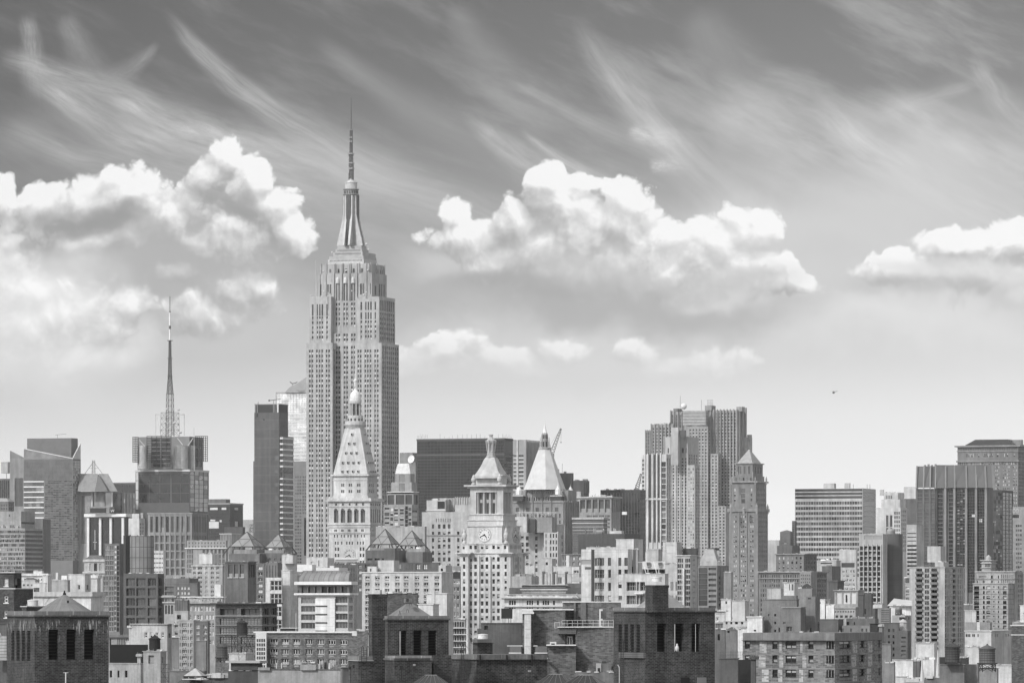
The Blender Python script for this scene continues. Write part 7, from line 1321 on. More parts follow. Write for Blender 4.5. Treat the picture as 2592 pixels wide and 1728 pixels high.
mid('pale stone penthouse box behind the white panelled block', 1500, [(1620, 1820, 1925, -72, (), (), dict(w=('p', .5, dict(pw=4, ph=4., js=.06, jo=.8)))), (1280, 1620, 1640, 18, (), (), dict(name='wing', Y=1506))], ('s', .4), vb=1440, clut=(5, 18, ('m', .2), 5))
# ------------------------------------------------------------------ crop L5
cr('L5')
t = Bld('apartment_building', 'white terraced apartment house with dark balcony windows beside the brick tower', 'apartment building', 1150, 20, ('p', .5, dict(pw=6.5, ph=20, js=.05, jo=.7)), vb=1560)
t.blk(128, 600, 640, 322, L=[W([(162, 268)], 414, 154, 100, None, s='dk', d=.8, fr=(4, 2, .1, ('f', .3))), W([(314, 372)], 414, 154, 100, None, s='nt', d=.8, fr=(2, 2, .1, ('f', .3))), W([(276, 308)], 414, 154, 100, None, s='m', d=.6)])
b = MB(); l = t.last; t.proud(b, l['A'], l['u'], l['w']*.30, l['w']*.52, wz(552, 1150), wz(538, 1150), -l['v'], 1.2, mat('f', .66)); b.build('balcony_slab', t.root); b = MB()
fgslab(b, 350, 602, 180, 268, 1165, ('f', .6), 6); fgslab(b, 360, 600, 272, 320, 1168, ('f', .05), 4)
for x in (368, 492): b.bar(P(x-20, 188, 1160), P(x+16, 318, 1158), px(4, 1160), mat('f', .66)); b.bar(P(x+38, 270, 1162), P(x+38, 320, 1162), px(5, 1162), mat('f', .66))
for x in (412, 545): fgslab(b, x-20, x+20, 190, 222, 1164.6, ('f', .12), .4); fgslab(b, x-18, x+16, 232, 242, 1164.6, ('f', .3), .3)
b.bar(P(290, 190, 1160), P(350, 190, 1160), px(4, 1160), mat('f', .6)); b.build('cooling_tower', t.root)
q = P(505, 385, 1145); b = MB(); r = px(58, 1145); b.lathe((q.x, q.y), [(r, wz(412, 1145)), (r, wz(372, 1145)), (r*1.07, wz(370, 1145)), (r*1.07, wz(358, 1145))], mat('m', .55, .5), 20); b.build('round_vent', t.root); t.done()
mid('grey rooftop penthouses rising behind the white terraced house', 1650, [(398, 525, 572, 42, (), (), dict(w=('s', .34))), (575, 735, 795, -40, [W([(612, 720)], 0, 0, 80, s='l', d=.1, fr=(3, 3, .2, ('f', .5)))], (), dict(w=('s', .5), name='bright_penthouse', Y=1660)), (610, 740, 750, 198, (), (), dict(w=('s', .33), name='wing', Y=1640)), (800, 960, 975, 30, (), (), dict(w=('s', .07), name='wing', Y=1665))], ('s', .34), vb=1540, clut=(6, 30, ('m', .3), 4))
t = Bld('apartment_building', 'slim pale gridded apartment house with white chimney pipe up its front', 'apartment building', 1500, 20, ('s', .36), vb=1550)
t.blk(735, 888, 970, 112, L=[W([(745, 762), (765, 783), (832, 848), (851, 867), (870, 886)], 148, 62, 44, None, s='nt', d=.4), W([(790, 806)], 148, 62, 44, None, s='n', d=.4)], R_=[W([(922, 930), (936, 943)], 150, 62, 20, None, s='dk', d=.2)], cor=(108, 116, .3, ('f', .55)))
b = MB(); p, an = on_face(t.last, 'L', 819, 400, .5); b.obox((p.x, p.y), an, px(19, 1500), .8, wz(690, 1500), wz(262, 1500), mat('f', .6)); b.build('chimney_pipe', t.root)
t.blk(600, 740, 745, 205, L=[W([(665, 675), (685, 695), (722, 734)], 412, 155, 100, None, s='d', d=.3)], name='wing', Y=1490); t.done()
t = Bld('apartment_tower', 'grey tower with truncated hipped roof and zigzag balconies', 'apartment tower', 2000, 20, ('s', .24), vb=1540)
t.blk(975, 1195, 1330, 230, L=[W([(985, 1085)], 255, 62, 58, None, s='e', d=.4), W([(1098, 1185)], 252, 62, 28, None, s='n', d=.8)], R_=[W([(1215, 1242)], 350, 62, 34, None, s='dk', d=.3)], w=('s', .2)); t.blk(1000, 1195, 1240, 180, yb=236, name='collar', Y=2010, w=('s', .34)); t.hip(40, ('m', .26), top=.45, name='roof'); b = MB(); q = P(1150, 40, 2018); b.obox((q.x, q.y), -R(20), px(90, 2018), 6, q.z-.5, q.z+px(12, 2018), mat('f', .08)); b.build('rooftop_unit', t.root)
t.blk(1200, 1240, 1245, 185, name='pier', Y=2004); b = MB()
for i in range(8):
    p, an = on_face(t.last, 'L', 1140, 285+i*62, 0); b.obox((p.x-px(5, 2000), p.y-2), an, px(100, 2000), 1, p.z-.3, p.z+.6, mat('f', .5))
b.build('balcony', t.root); t.done()
mid('plain grey rendered block beside the zigzag balcony tower', 1950, [(1270, 1358, 1372, 305)], ('s', .2), vb=1540)
t = brick_tower('brick roof tower with square brick chimney at the centre right', 430, 15, 375, 1170, 706, 756, [(70, 110), (138, 180), (205, 247), (275, 316)], [(510, 612), (715, 808), (903, 1005)], (900, 1216), (890, 1208), False, th=66)
t.blk_l = t.last
b = MB(); q = P(560, 720, 434.5); w = px(560, 434.5); b.obox((q.x, q.y), R(24), w*.78, w*.72, wz(700, 434.5), wz(505, 434.5), mat('m', .22, .3), w*.05, w*.05); b.build('roof', t.root)
t.blk(375, 458, 640, 458, yb=760, name='chimney', Y=429, cor=[(450, 478, .04, ('b', .035, dict(bh=.125)))])
t.last = t.blk_l
for x0, x1, y0, y1 in ((775, 885, 1502, 1600), ):
    b = MB(); p, an = on_face(t.last, 'R', (x0+x1)/2, 1560, .02); b.obox((p.x, p.y), an, px(x1-x0, 430), .06, wz(1640, 430), wz(y0, 430), mat('f', .012)); b.build('dark_opening', t.root)
b = MB(); p, an = on_face(t.last, 'R', 1018, 1530, .04); b.obox((p.x, p.y), an, px(115, 430), .08, wz(1580, 430), wz(1506, 430), mat('f', .16)); b.build('pale_panel', t.root)
for x, w_ in ((713, 7), (949, 5)): b = MB(); b.bar(P(x, 1208, 429.5), P(x, 895, 429.5), px(w_*.6, 430), mat('f', .4), 6); b.build('cable', t.root)
b = MB(); l = t.last; p, an = on_face(l, 'L', 235, 1250, .06); b.obox((p.x, p.y), an, l['w']*.78, .25, wz(1282, 430), wz(1218, 430), mat('p', .13, .3, pw=40, ph=.16, js=.03, jo=.6)); b.build('sill_course', t.root); t.done()
t = thing('pigeon', 'white and grey pigeon perched in the middle opening of the centre right brick tower', 'bird', P(738, 1208, 429.2)); sk = MB(); q = P(738, 1208, 429.2); h = px(92, 429.2)
sk.lathe((q.x, q.y), [(h*.06, q.z), (h*.2, q.z+h*.16), (h*.25, q.z+h*.4), (h*.2, q.z+h*.62), (h*.11, q.z+h*.76), (h*.13, q.z+h*.88), (h*.07, q.z+h*.97), (.01, q.z+h)], mat('f', .5), 12); sk.bar((q.x, q.y, q.z+h*.86), (q.x-h*.22, q.y-.05, q.z+h*.82), h*.04, mat('f', .1), 5, .004); sk.bar((q.x+h*.1, q.y+.03, q.z+h*.3), (q.x+h*.24, q.y+.05, q.z-h*.05), h*.09, mat('f', .3), 6, h*.05); sk.build('body', t, smooth=True)
ladder('black roof ladder hooped over the slotted face of the centre right brick tower', 98, 128, 1075, 1640, 419)
b = MB(); t = thing('vent_pipe', 'pale hooked pipe beside the ladder at the centre right brick tower', 'pipe', P(80, 1600, 417)); b.bar(P(80, 1640, 417), P(80, 1390, 417), px(6, 417), mat('f', .4), 6); b.bar(P(80, 1390, 417), P(62, 1358, 417), px(6, 417), mat('f', .4), 6); b.build('pipe', t)
# whitewashed roofs right of that tower
mid('white bulkhead with one small dark window on the far side of the brick tower', 1050, [(1240, 1352, 1360, 612, [W([(1290, 1308)], 635, 0, 30, s='d')])], ('s', .6), vb=1560, clut=(3, 14, ('m', .3), 4))
mid('smooth pale rendered bulkhead tower beside the whitewashed roofs', 1000, [(1364, 1512, 1562, 628)], ('s', .48), vb=1590, clut=(4, 26, ('m', .1), 4))
mid('bright whitewashed stair house above the brick housing block', 800, [(1540, 1710, 1732, 815, [W([(1612, 1640)], 958, 0, 20, s='d')], (), dict(cor=(808, 818, .15, ('f', .66))))], ('s', .68), vb=1610, clut=(5, 22, ('f', .5), 6))
mid('low white cornice house beside the tall brick tower edge', 1000, [(1172, 1282, 1290, 745, [W(c(1180, 1280, 8, .4), 778, 0, 10, s='n'), W([(1182, 1216)], 815, 0, 44, s='n', fr=(1, 1, .15, ('f', .6)))], (), dict(cor=(738, 750, .4, ('s', .5))))], ('s', .42), vb=1600)
mid('pale terrace wall with four square windows among the whitewashed roofs', 950, [(1265, 1550, 1560, 862, [W([(1292, 1314), (1346, 1368), (1398, 1432), (1468, 1492)], 870, 0, 26, s='d', d=.4)]), (1172, 1290, 1300, 880, [W(c(1180, 1275, 5, .5), 890, 0, 60, s='n')], (), dict(name='wing', w=('s', .2)))], ('s', .45), vb=1610, clut=(8, 22, ('m', .3), 5))
mid('brick gabled dormer roof before the pale terrace wall', 900, [(1290, 1420, 1440, 962, [W([(1312, 1338)], 972, 0, 22, s='d', d=.3)])], ('s', .14), vb=1610, roof=((928, ('s', .07)), dict(top=.1, over=.02)))
mid('dark brick corner with small window behind the brick tower edge', 870, [(1172, 1284, 1292, 952, [W([(1200, 1228)], 1008, 0, 70, s='d', d=.3)])], ('s', .10), vb=1690)
mid('low white rooftop shed with twin vents beside the whitewashed stair house', 880, [(1430, 1550, 1560, 938, [W([(1442, 1450), (1456, 1464)], 945, 0, 18, s='d')])], ('s', .55), vb=1610)
mid('stained grey party wall and dark yard at the foot of the housing block', 500, [(1215, 1432, 1440, 1290, (), (), dict(w=('s', .085), cor=(1282, 1294, .06, ('s', .09)))), (1432, 1580, 1590, 1300, (), (), dict(w=('f', .02), Y=503, name='dark_opening')), (1580, 1632, 1640, 1285, (), (), dict(w=('s', .07), Y=499, name='pier'))], ('s', .08), clut=(10, 60, ('m', .05), 5))
railing([o for o in COL.objects if o.get('label', '').startswith('stained grey party wall')][0], [(1215, 1282), (1632, 1280)], 501, 70, ('m', .05), 22, r=1.6)
# ------------------------------------------------------------------ crop L6
cr('L6')
HB = ('b', .165, dict(bh=.18, mo=1.12))
t = Bld('apartment_building', 'brick housing block with pale brick panels and dark framed windows in rows', 'apartment building', 550, 20, HB)
rows = dict(y0=1092, pitch=162, h=84)
def rw(cols, s='dhbbue', fr=(1, 2, .07, ('f', .03)), d=.2): return W(cols, 1092, 163, 82, None, s=s, d=d, fr=fr)
t.blk(-90, 960, 1500, 1082, L=[rw([(250, 308), (660, 718), (-66, -8)]), rw([(400, 522)], fr=(2, 2, .07, ('f', .03))), rw([(865, 882), (893, 918), (926, 950)], 'd')], R_=[rw([(1012, 1136)], fr=(2, 2, .07, ('f', .03))), rw([(1236, 1296)]), rw([(1458, 1480)], 'd')], bands=[(1082, 1090, .03, ('s', .2)), (1232, 1248, .03, ('s', .2)), (1395, 1408, .03, ('s', .2)), (1552, 1568, .03, ('s', .2))])
l = t.last; pp = mat('b', .29, .5, bh=.18, mo=1.05); rn = random.Random(12)
for face, xs in (('L', [(105, 185), (330, 358), (568, 596)]), ('R', [(1155, 1208), (1330, 1382)])):
    for x0, x1 in xs:
        for i in range(4):
            dx = rn.choice((-22, 0, 25, -12)) if i else 0; a0, a1 = (x0+dx, x1+dx+(18 if x1-x0 < 40 and i else 0))
            f = (lambda x: (x+90)/1050*l['w']) if face == 'L' else (lambda x: (x-960)/540*l['d']); O, dr, nn = (l['A'], l['u'], -l['v']) if face == 'L' else (l['C'], l['v'], l['u'])
            b = MB(); t.proud(b, O, dr, f(a0), f(a1), wz(1230+163*i if i else 1228, 550), wz(1095+163*i+(0 if i == 0 else -6), 550), nn, .035, pp); b.build('pale_brick_panel', t.root)
t.blk(-90, 958, 1500, 996, yb=1082, name='parapet', w=('p', .16, dict(pw=2.2, ph=8., js=.04, jo=.8)), Y=549.3); t.done()
t = Bld('apartment_building', 'plain grey brick tower cluster with light bulkheads behind the housing block', 'apartment building', 800, 20, ('s', .155), vb=1610)
t.blk(135, 525, 550, 612, L=[W([(270, 292)], 778, 90, 28, None, s='d', d=.2), W([(198, 215)], 780, 0, 24, s='k', d=.2), W([(318, 334)], 935, 0, 50, s='d', d=.2)]); t.blk(345, 522, 540, 570, yb=620, name='upper_tier', Y=802); t.blk(188, 345, 368, 490, yb=615, name='bulkhead', Y=806, w=('c', .34, dict(pw=.7, ph=30, js=.05, jo=.8)))
t.blk(362, 570, 625, 705, name='front_wing', Y=792, L=[W([(408, 472)], 922, 0, 60, s='e', d=.3, fr=(2, 1, .1, ('f', .2))), W([(368, 400)], 870, 0, 22, s='n')], cor=(698, 712, .12, ('s', .26)))
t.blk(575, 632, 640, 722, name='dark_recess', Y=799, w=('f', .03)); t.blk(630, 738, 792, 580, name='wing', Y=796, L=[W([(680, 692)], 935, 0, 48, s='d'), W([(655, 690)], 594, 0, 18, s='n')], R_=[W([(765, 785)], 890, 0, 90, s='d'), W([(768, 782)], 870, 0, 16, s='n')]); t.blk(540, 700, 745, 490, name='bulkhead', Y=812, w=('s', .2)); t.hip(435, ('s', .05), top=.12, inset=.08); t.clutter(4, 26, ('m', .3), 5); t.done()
mid('white flat rooftop sign frame above the grey brick tower cluster', 900, [(378, 498, 560, 425, [W([(440, 452), (466, 490)], 440, 0, 70, s='n', d=.1)])], ('s', .62), vb=1510, clut=(4, 16, ('m', .3), 4))
mid('white roof box with round vent among the brick houses', 1250, [(742, 846, 902, 612, [W([(785, 800)], 645, 0, 16, s='d')], [W([(860, 872)], 625, 0, 40, s='d')]), (860, 950, 960, 676, (), (), dict(name='wing', w=('s', .6)))], ('s', .6), vb=1560, clut=(3, 12, ('m', .3), 4))
mid('stone building with scalloped frieze and row of small arches', 1300, [(790, 1195, 1205, 712, [W([(915, 948), (968, 1000), (1022, 1052), (1075, 1108), (1130, 1162)], 795, 0, 28, s='n', d=.4), W(c(865, 1190, 11, .55), 745, 0, 22, s='k', d=.15)], (), dict(cor=(706, 716, .3, ('s', .36))))], ('s', .34), vb=1580)
mid('square attic storey with three bright white arched panels', 1400, [(955, 1222, 1290, 510, [W([(980, 1038), (1052, 1132), (1145, 1202)], 532, 0, 132, s='l', d=.25), W([(1084, 1098)], 560, 0, 84, s='d', d=.1)], (), dict(cor=(505, 516, .3, ('s', .3))))], ('s', .27), vb=1560)
mid('dark stepped brick chimney block beside the three bright panels', 1200, [(1232, 1290, 1300, 560), (1290, 1380, 1395, 542, [W([(1300, 1316)], 720, 0, 60, s='d')]), (1200, 1420, 1450, 700)], ('s', .075), vb=1590, clut=(8, 40, ('m', .1), 4))
mid('dark roofs and vents in front of the scalloped frieze', 1000, [(780, 1000, 1060, 840), (1045, 1360, 1470, 912, [W([(1046, 1066), (1136, 1156), (1262, 1286), (1312, 1330)], 945, 0, 36, s='n')], (), dict(w=('s', .17))), (1090, 1420, 1460, 830, [W([(1095, 1125), (1178, 1190)], 870, 0, 34, s='d', d=.2)], (), dict(Y=1010, w=('s', .12)))], ('s', .11), clut=(10, 40, ('m', .25), 8))
mid('black patched roof box behind the housing block parapet', 700, [(1362, 1452, 1470, 890, (), (), dict(yb=1000)), (1460, 1500, 1520, 915, [W([(1498, 1510)], 940, 60, 26, None, s='d')], (), dict(w=('s', .2)))], ('f', .03))
mid('small grey brick tower hidden behind concrete grid tower base', 1800, [(890, 990, 1065, 400, (), (), dict(bands=[(400, 412, .3, ('s', .1))])), (560, 690, 760, 300, [W(c(570, 685, 5, .5), 330, 40, 18, None, s='n')], (), dict(Y=1900, w=('s', .22)))], ('s', .09), vb=1520, clut=(5, 20, ('m', .2), 5))
mid('white gabled warehouse roof beside the balcony apartment tower', 1300, [(1586, 1830, 1840, 685)], ('s', .66), vb=1570)
b = MB(); t = [o for o in COL.objects if o.get('label', '').startswith('white gabled warehouse')][0]; b.rings([tuple(P(1556, 688, 1302)), tuple(P(1840, 688, 1298)), tuple(P(1840, 688, 1330)), tuple(P(1556, 688, 1330))], [tuple(P(1636, 602, 1312)), tuple(P(1840, 628, 1312)), tuple(P(1840, 628, 1320)), tuple(P(1636, 602, 1320))], mat('f', .45, 1), (True, True)); b.build('roof', t)
mid('grey banded low block with a flue before the white gabled warehouse', 1150, [(1450, 1585, 1600, 712, [W([(1490, 1582)], 735, 24, 10, None, s='n', d=.2)]), (1395, 1500, 1520, 672, (), (), dict(w=('s', .55), Y=1160, yb=715))], ('s', .2), vb=1600, clut=(6, 40, ('m', .3), 3))
water_tower('domed wooden water tank in front of the white gabled warehouse', 1648, 1728, 695, 728, 795, 1100, 830, 84, a=.17, dome=True)
t = Bld('town_house', 'dark brick house row with small white domed roof turret', 'house', 1000, 20, ('s', .10), vb=1690)
t.blk(1520, 1690, 1700, 880, L=[W([(1568, 1590), (1620, 1640)], 950, 70, 34, None, s='nt')]); t.blk(1690, 1790, 1830, 970, Y=996, L=[W([(1720, 1770)], 1040, 50, 18, None, s='nt')], name='wing'); t.blk(1612, 1700, 1830, 795, Y=1040, name='rear_wing', w=('s', .3), L=[W([(1762, 1776)], 815, 0, 30, s='d')], R_=[W([(1765, 1778), (1798, 1812)], 815, 0, 30, s='d')])
q = P(1740, 970, 1002); b = MB(); r = px(50, 1002); b.lathe((q.x, q.y), [(r, wz(972, 1002)), (r, wz(948, 1002)), (r*.86, wz(946, 1002)), (r*.86, wz(880, 1002)), (r, wz(876, 1002)), (r*.7, wz(855, 1002)), (r*.1, wz(838, 1002))], mat('s', .42, 1), 8); b.build('roof_turret', t.root); t.clutter(6, 36, ('m', .1), 5); t.done()
mid('grey stucco gable house at the housing block corner', 620, [(1490, 1600, 1612, 1120), (1496, 1640, 1650, 1330, [W([(1535, 1565)], 1490, 0, 60, s='n', d=.3)], (), dict(Y=610))], ('s', .17), roof=None)
# ------------------------------------------------------------------ crop L7 and its neighbours
cr('L7')
t = Bld('apartment_tower', 'pale balcony apartment tower with brick bulkhead on its roof', 'apartment tower', 1500, 20, ('s', .34), vb=1680)
bal = [(538, 606), (708, 776)]
t.blk(458, 862, 1088, 245, L=[W(bal, 262, 61.5, 54, 1180, s='ck', d=1.4), W([(636, 650), (654, 668), (672, 684)], 262, 61.5, 44, 1180, s='dh', d=.4)], R_=[W([(868, 880), (890, 897), (905, 911), (1012, 1022), (1034, 1044), (1056, 1064)], 262, 61.5, 46, 1260, s='n', d=.2), W([(928, 984)], 266, 61.5, 36, 1260, s='nt', d=.4)], cor=(240, 248, .2, ('s', .4)), bands=[])
l = t.last; b = MB()
for i in range(15):
    y = 305+i*61.5
    for x0, x1 in bal:
        f0, f1 = (x0-458)/404*l['w'], (x1-458)/404*l['w']; t.proud(b, l['A'], l['u'], f0-.2, f1+.2, wz(y+14, 1500), wz(y-12, 1500), -l['v'], .5, mat('s', .15, 1))
b.build('balcony', t.root)
t.blk(664, 815, 870, 8, yb=190, name='bulkhead', Y=1512, w=('s', .36)); t.blk(750, 848, 905, 188, yb=250, name='penthouse', Y=1508, w=('s', .4)); t.clutter(24, 26, ('m', .4), 4); t.done()
t = Bld('apartment_tower', 'stepped pale brick apartment tower with lantern top at the eastern edge', 'apartment tower', 1450, 20, ('s', .3), vb=1600)
t.blk(1183, 1585, 1660, 430, L=[W([(1195, 1255)], 462, 56, 50, None, s='ck' , d=.8), W([(1298, 1318)], 462, 56, 36, None, s='dk', d=.3), W([(1338, 1380)], 462, 56, 34, None, s='lt', d=.3), W([(1416, 1428)], 462, 56, 16, None, s='d'), W([(1470, 1482)], 462, 56, 26, None, s='d'), W([(1526, 1566)], 462, 56, 40, None, s='lt', d=.5)], bands=[(440+56*i, 443+56*i, .05, ('s', .1)) for i in range(12)])
t.blk(1590, 1690, 1760, 300, L=[W([(1598, 1625)], 462, 56, 50, None, s='ck', d=.8), W([(1640, 1652), (1665, 1680)], 330, 56, 36, None, s='n')], R_=[W(c(1695, 1755, 3, .5), 330, 56, 36, None, s='n')], Y=1462, name='wing')
t.blk(1218, 1660, 1695, 295, L=[W([(1250, 1335)], 345, 0, 18, s='l'), W([(1390, 1410), (1468, 1480)], 340, 0, 34, s='dk'), W([(1228, 1240), (1296, 1318), (1390, 1412), (1470, 1482)], 400, 0, 28, s='nt'), W(c(1500, 1650, 7, .4), 330, 56, 40, 460, s='n')], Y=1456, name='upper_tier', cor=(290, 302, .3, ('s', .36)), bands=[(375, 386, .2, ('s', .2))])
t.blk(1282, 1390, 1445, 168, yb=298, name='crown', Y=1470, L=[W([(1325, 1335), (1340, 1350), (1356, 1366), (1372, 1380)], 206, 0, 36, s='d')], bands=[(165, 172, .4, ('s', .4)), (198, 204, .3, ('s', .4)), (250, 256, .3, ('s', .36))]); q = P(1362, 170, 1474); b = MB(); r = px(30, 1474); b.lathe((q.x, q.y), [(r, q.z-.3), (r, wz(132, 1474)), (r*.9, wz(130, 1474)), (r*.4, wz(114, 1474)), (r*.1, wz(106, 1474))], mat('s', .4, 1), 10); b.build('lantern', t.root); t.clutter(8, 24, ('m', .3), 4); t.done()
mid('white cube house with bare windows between the water tank and the balcony tower', 820, [(532, 742, 775, 1112, [W([(588, 686)], 1132, 0, 40, s='m', d=.15), W([(586, 616), (662, 690)], 1212, 0, 36, s='m', d=.2), W([(628, 662)], 1278, 0, 26, s='d', d=.3)], [W([(752, 766)], 1150, 60, 30, None, s='n')])], ('s', .64))
mid('low white apartment house with dark ribbon openings', 760, [(262, 505, 520, 1302, [W([(300, 350), (372, 410), (440, 500)], 1352, 72, 30, None, s='dk', d=.8)]), (480, 740, 760, 1290, [W([(630, 735), (655, 738)], 1352, 72, 34, None, s='dk', d=.8)], (), dict(Y=764))], ('s', .62), clut=(8, 40, ('m', .4), 5))
mid('white roof with picket vents at the bottom beside the low white house', 700, [(300, 420, 430, 1490, [W(c(310, 410, 7, .4), 1515, 0, 60, s='d', d=.2)]), (412, 640, 650, 1550, (), (), dict(w=('s', .5)))], ('s', .6), clut=(14, 80, ('m', .4), 6))
t = Bld('roof_shed', 'dark corrugated roof shed standing on the low white house', 'shed', 735, 20, ('c', .12, dict(pw=.5, ph=40, js=.08, jo=.6)), vb=1728); t.blk(500, 580, 594, 1312, yb=1500); t.done()
for lb, x, y0, y1, w in (('slender white steeple cone beside the corrugated shed', 604, 1262, 1545, 26), ('second slender white steeple cone by the slatted water tank', 782, 1185, 1500, 24)):
    t = thing('steeple', lb, 'steeple', P(x, y1, 690), 'slender white steeples'); q = P(x, y1, 690); b = MB(); b.lathe((q.x, q.y), [(px(w, 690), q.z), (px(w*.9, 690), q.z+.3), (px(2, 690), wz(y0, 690))], mat('f', .45), 8); b.build('spire', t)
    b = MB(); b.obox((q.x, q.y), -R(20), px(w*2.2, 690), px(w*2.2, 690), 0, q.z+.02, mat('s', .4, 1)); b.build('base', t)
water_tower('slatted water tank with open peaked roof on the concrete roof block', 866, 1034, 1095, 1150, 1322, 600, 1345, 168, a=.075)
mid('concrete roof block with bracing and dark parapet under the slatted water tank', 600, [(800, 1085, 1096, 1352, [W([(1035, 1072)], 1405, 0, 110, s='m', d=.2)], (), dict(w=('s', .15))), (1080, 1240, 1256, 1352, [W([(1128, 1178)], 1384, 0, 80, s='x', d=.4)], (), dict(w=('s', .2), Y=602)), (800, 870, 880, 1270, (), (), dict(yb=1352, w=('f', .03), Y=604, name='dark_parapet')), (1038, 1128, 1138, 1272, (), (), dict(yb=1352, w=('f', .04), Y=604, name='dark_parapet', cor=(1264, 1272, .05, ('f', .6))))], ('s', .15))
water_tower('broad weathered water tank on iron legs beside the grey brick corner house', 1256, 1438, 1118, 1172, 1335, 650, 1440, 178, a=.12)
mid('pale concrete roof deck below the broad weathered water tank', 655, [(1250, 1460, 1475, 1395, [W([(1300, 1375)], 1372, 0, 16, s='l')], (), dict(w=('s', .22))), (630, 800, 812, 1505, (), (), dict(w=('s', .13), Y=640))], ('s', .2), clut=(5, 60, ('m', .4), 4))
mid('cream mid rise with small paired windows behind the two eastern water tanks', 1000, [(1095, 1392, 1625, 975, [W([(1102, 1118), (1122, 1136), (1140, 1154), (1176, 1190), (1194, 1206), (1235, 1248)], 1008, 60, 32, None, s='dk', d=.2)], [W([(1396, 1406), (1432, 1442), (1456, 1466), (1556, 1566), (1586, 1596), (1612, 1620)], 1008, 60, 34, None, s='dk', d=.2)], dict(cor=(968, 978, .15, ('s', .45)))), (1092, 1250, 1262, 1150, [W([(1102, 1118), (1124, 1138), (1164, 1186), (1192, 1216)], 1190, 60, 34, None, s='d', d=.2)], (), dict(Y=980, name='wing', w=('s', .5)))], ('s', .4), clut=(7, 24, ('m', .3), 6))
mid('white low house with tidy windows at the bottom of the eastern edge', 720, [(1420, 1632, 1650, 1362, [W([(1470, 1490), (1528, 1580), (1612, 1632)], 1462, 66, 34, None, s='d', d=.2, fr=(1, 1, .1, ('f', .5))), W([(1500, 1612)], 1390, 0, 14, s='n')])], ('s', .5), clut=(7, 30, ('m', .4), 4))
mid('dark brick corner house with white double windows at the eastern edge', 700, [(1625, 1790, 1800, 910, [W([(1695, 1745)], 1040, 107, 56, None, s='e', d=.15, fr=(2, 2, .12, ('f', .55)))], (), dict(cor=(904, 916, .15, ('f', .5)), bands=[(1012, 1022, .1, ('f', .55))])), (1632, 1790, 1800, 870, (), (), dict(yb=915, name='parapet', w=('s', .22)))], ('b', .085, dict(bh=.12, mo=1.15)), clut=(3, 20, ('m', .4), 4))
mid('light metal clad mechanical box between the two apartment towers', 1250, [(1090, 1218, 1226, 738, [], [], dict(w=('c', .42, dict(pw=1.6, ph=30, js=.1, jo=.7)))), (1095, 1380, 1400, 872, (), (), dict(w=('s', .24), Y=1240)), (1230, 1262, 1266, 870, (), (), dict(w=('s', .55), Y=1232)), (1085, 1200, 1215, 672, (), (), dict(Y=1500, w=('s', .15)))], ('s', .3), vb=1610, clut=(6, 24, ('m', .3), 3))
mid('bright cluttered white roof at the eastern frame edge', 1050, [(1722, 1800, 1810, 680), (1735, 1800, 1812, 780, (), (), dict(Y=1044))], ('s', .6), vb=1600, clut=(6, 40, ('m', .3), 3))
mid('sliver of ornate building between stair shaft and balcony tower', 1900, [(412, 470, 480, 430, [W([(418, 460)], 470, 40, 22, None, s='lt')]), (414, 470, 480, 368, (), (), dict(yb=432, w=('s', .08)))], ('s', .3), vb=1540)
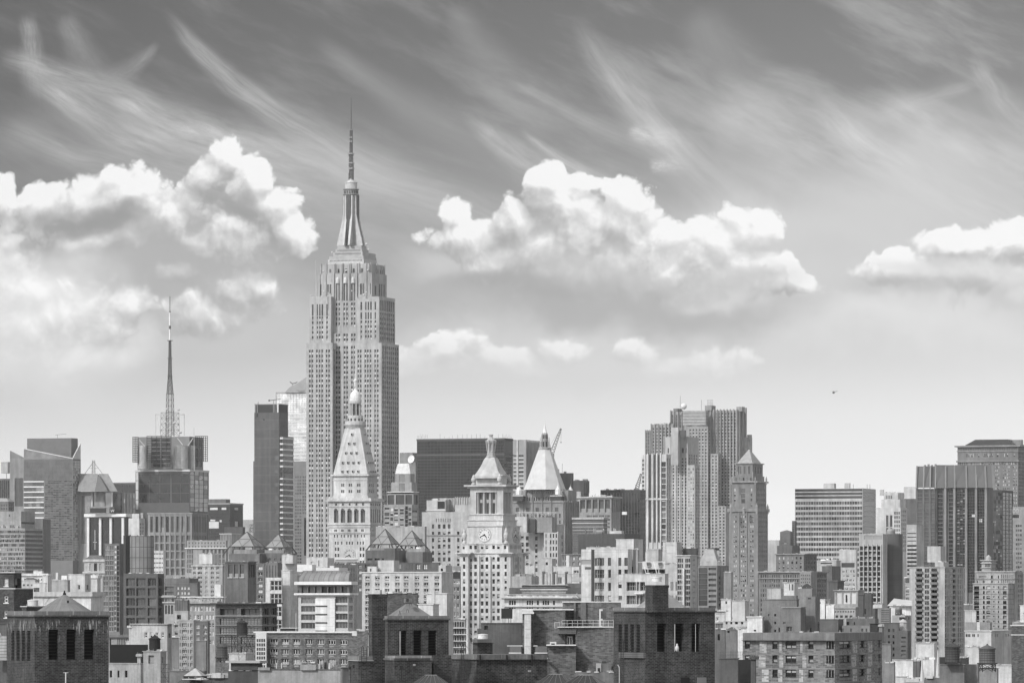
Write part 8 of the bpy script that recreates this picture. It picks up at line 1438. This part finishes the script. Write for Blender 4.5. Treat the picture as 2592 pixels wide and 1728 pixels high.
# ------------------------------------------------------------------ skylights along the bottom edge and the helicopter
cr('S')
for lb, x0, x1, ya, Yq in (('dark hipped skylight with pale glazing bars below the hipped brick tower', 1040, 1140, 1708, 404), ('dark hipped skylight on the west side below the grey brick complex', 1352, 1462, 1706, 402), ('dark hipped skylight on the east side below the grey brick complex', 1424, 1540, 1708, 399)):
    t = thing('skylight', lb, 'skylight', P((x0+x1)/2, 1760, Yq), 'dark hipped skylights'); c0 = (wx((x0+x1)/2, Yq), Yq+1); w = px(x1-x0, Yq); a = -R(20); b = MB()
    z0, z1 = wz(1745, Yq), wz(ya, Yq); b.obox(c0, a, w*1.15, w*.9, z0, z1, mat('g', .02), w*.3, w*.06); b.build('glazing', t); b = MB(); lm = mat('f', .14); ca, sa = cos(a), sin(a)
    def loc(x, y, z, c0=c0, ca=ca, sa=sa): return Vector((c0[0]+x*ca-y*sa, c0[1]+x*sa+y*ca, z))
    for sx in (-1, -.6, -.2, .2, .6, 1):
        b.bar(loc(sx*w*.575, -w*.45, z0), loc(sx*w*.15, -w*.03, z1), px(.45, Yq), lm)
    for sy in (-1, -.3, .4, 1): b.bar(loc(w*.575, sy*w*.45, z0), loc(w*.15, sy*w*.03, z1), px(.45, Yq), lm)
    b.bar(loc(-w*.16, 0, z1), loc(w*.16, 0, z1), px(1.2, Yq), mat('f', .3)); b.build('glazing_bar', t)
t = thing('helicopter', 'tiny dark helicopter alone in the pale sky', 'helicopter', P(2110, 993, 3800)); q = P(2110, 993, 3800); b = MB(); dk = mat('f', .12)
b.lathe((q.x, q.y), [(.05, q.z-.85), (.7, q.z-.6), (.95, q.z), (.7, q.z+.6), (.05, q.z+.85)], dk, 10); b.bar((q.x, q.y, q.z+.1), (q.x+2.6, q.y+.5, q.z+.9), .22, dk, 6, .1); b.build('fuselage', t)
b = MB(); b.bar((q.x-1.9, q.y, q.z+1.15), (q.x+1.9, q.y, q.z+1.2), .06, dk); b.bar((q.x, q.y, q.z+.7), (q.x, q.y, q.z+1.2), .08, dk); b.build('rotor', t)
b = MB(); b.bar((q.x+2.6, q.y+.4, q.z+.4), (q.x+2.7, q.y+.4, q.z+1.5), .1, dk); b.build('tail_fin', t)
# ------------------------------------------------------------------ air: far things pale a little
b = MB(); hz = bpy.data.materials.new('haze'); hz.use_nodes = True; t = NT(hz.node_tree); t.n.clear()
vo = t.n.new('ShaderNodeVolumePrincipled'); vo.inputs['Color'].default_value = (.93, .93, .93, 1); vo.inputs['Density'].default_value = HAZE; vo.inputs['Anisotropy'].default_value = .2
ou = t.n.new('ShaderNodeOutputMaterial'); t.l.new(vo.outputs[0], ou.inputs['Volume'])
x, y0, y1, z0, z1 = 2600, -300, 7400, -1, 470
b.rings([(-x, y0, z0), (x, y0, z0), (x, y1, z0), (-x, y1, z0)], [(-x, y0, z1), (x, y0, z1), (x, y1, z1), (-x, y1, z1)], hz, (True, True))
o = b.build('haze'); o['kind'] = 'stuff'
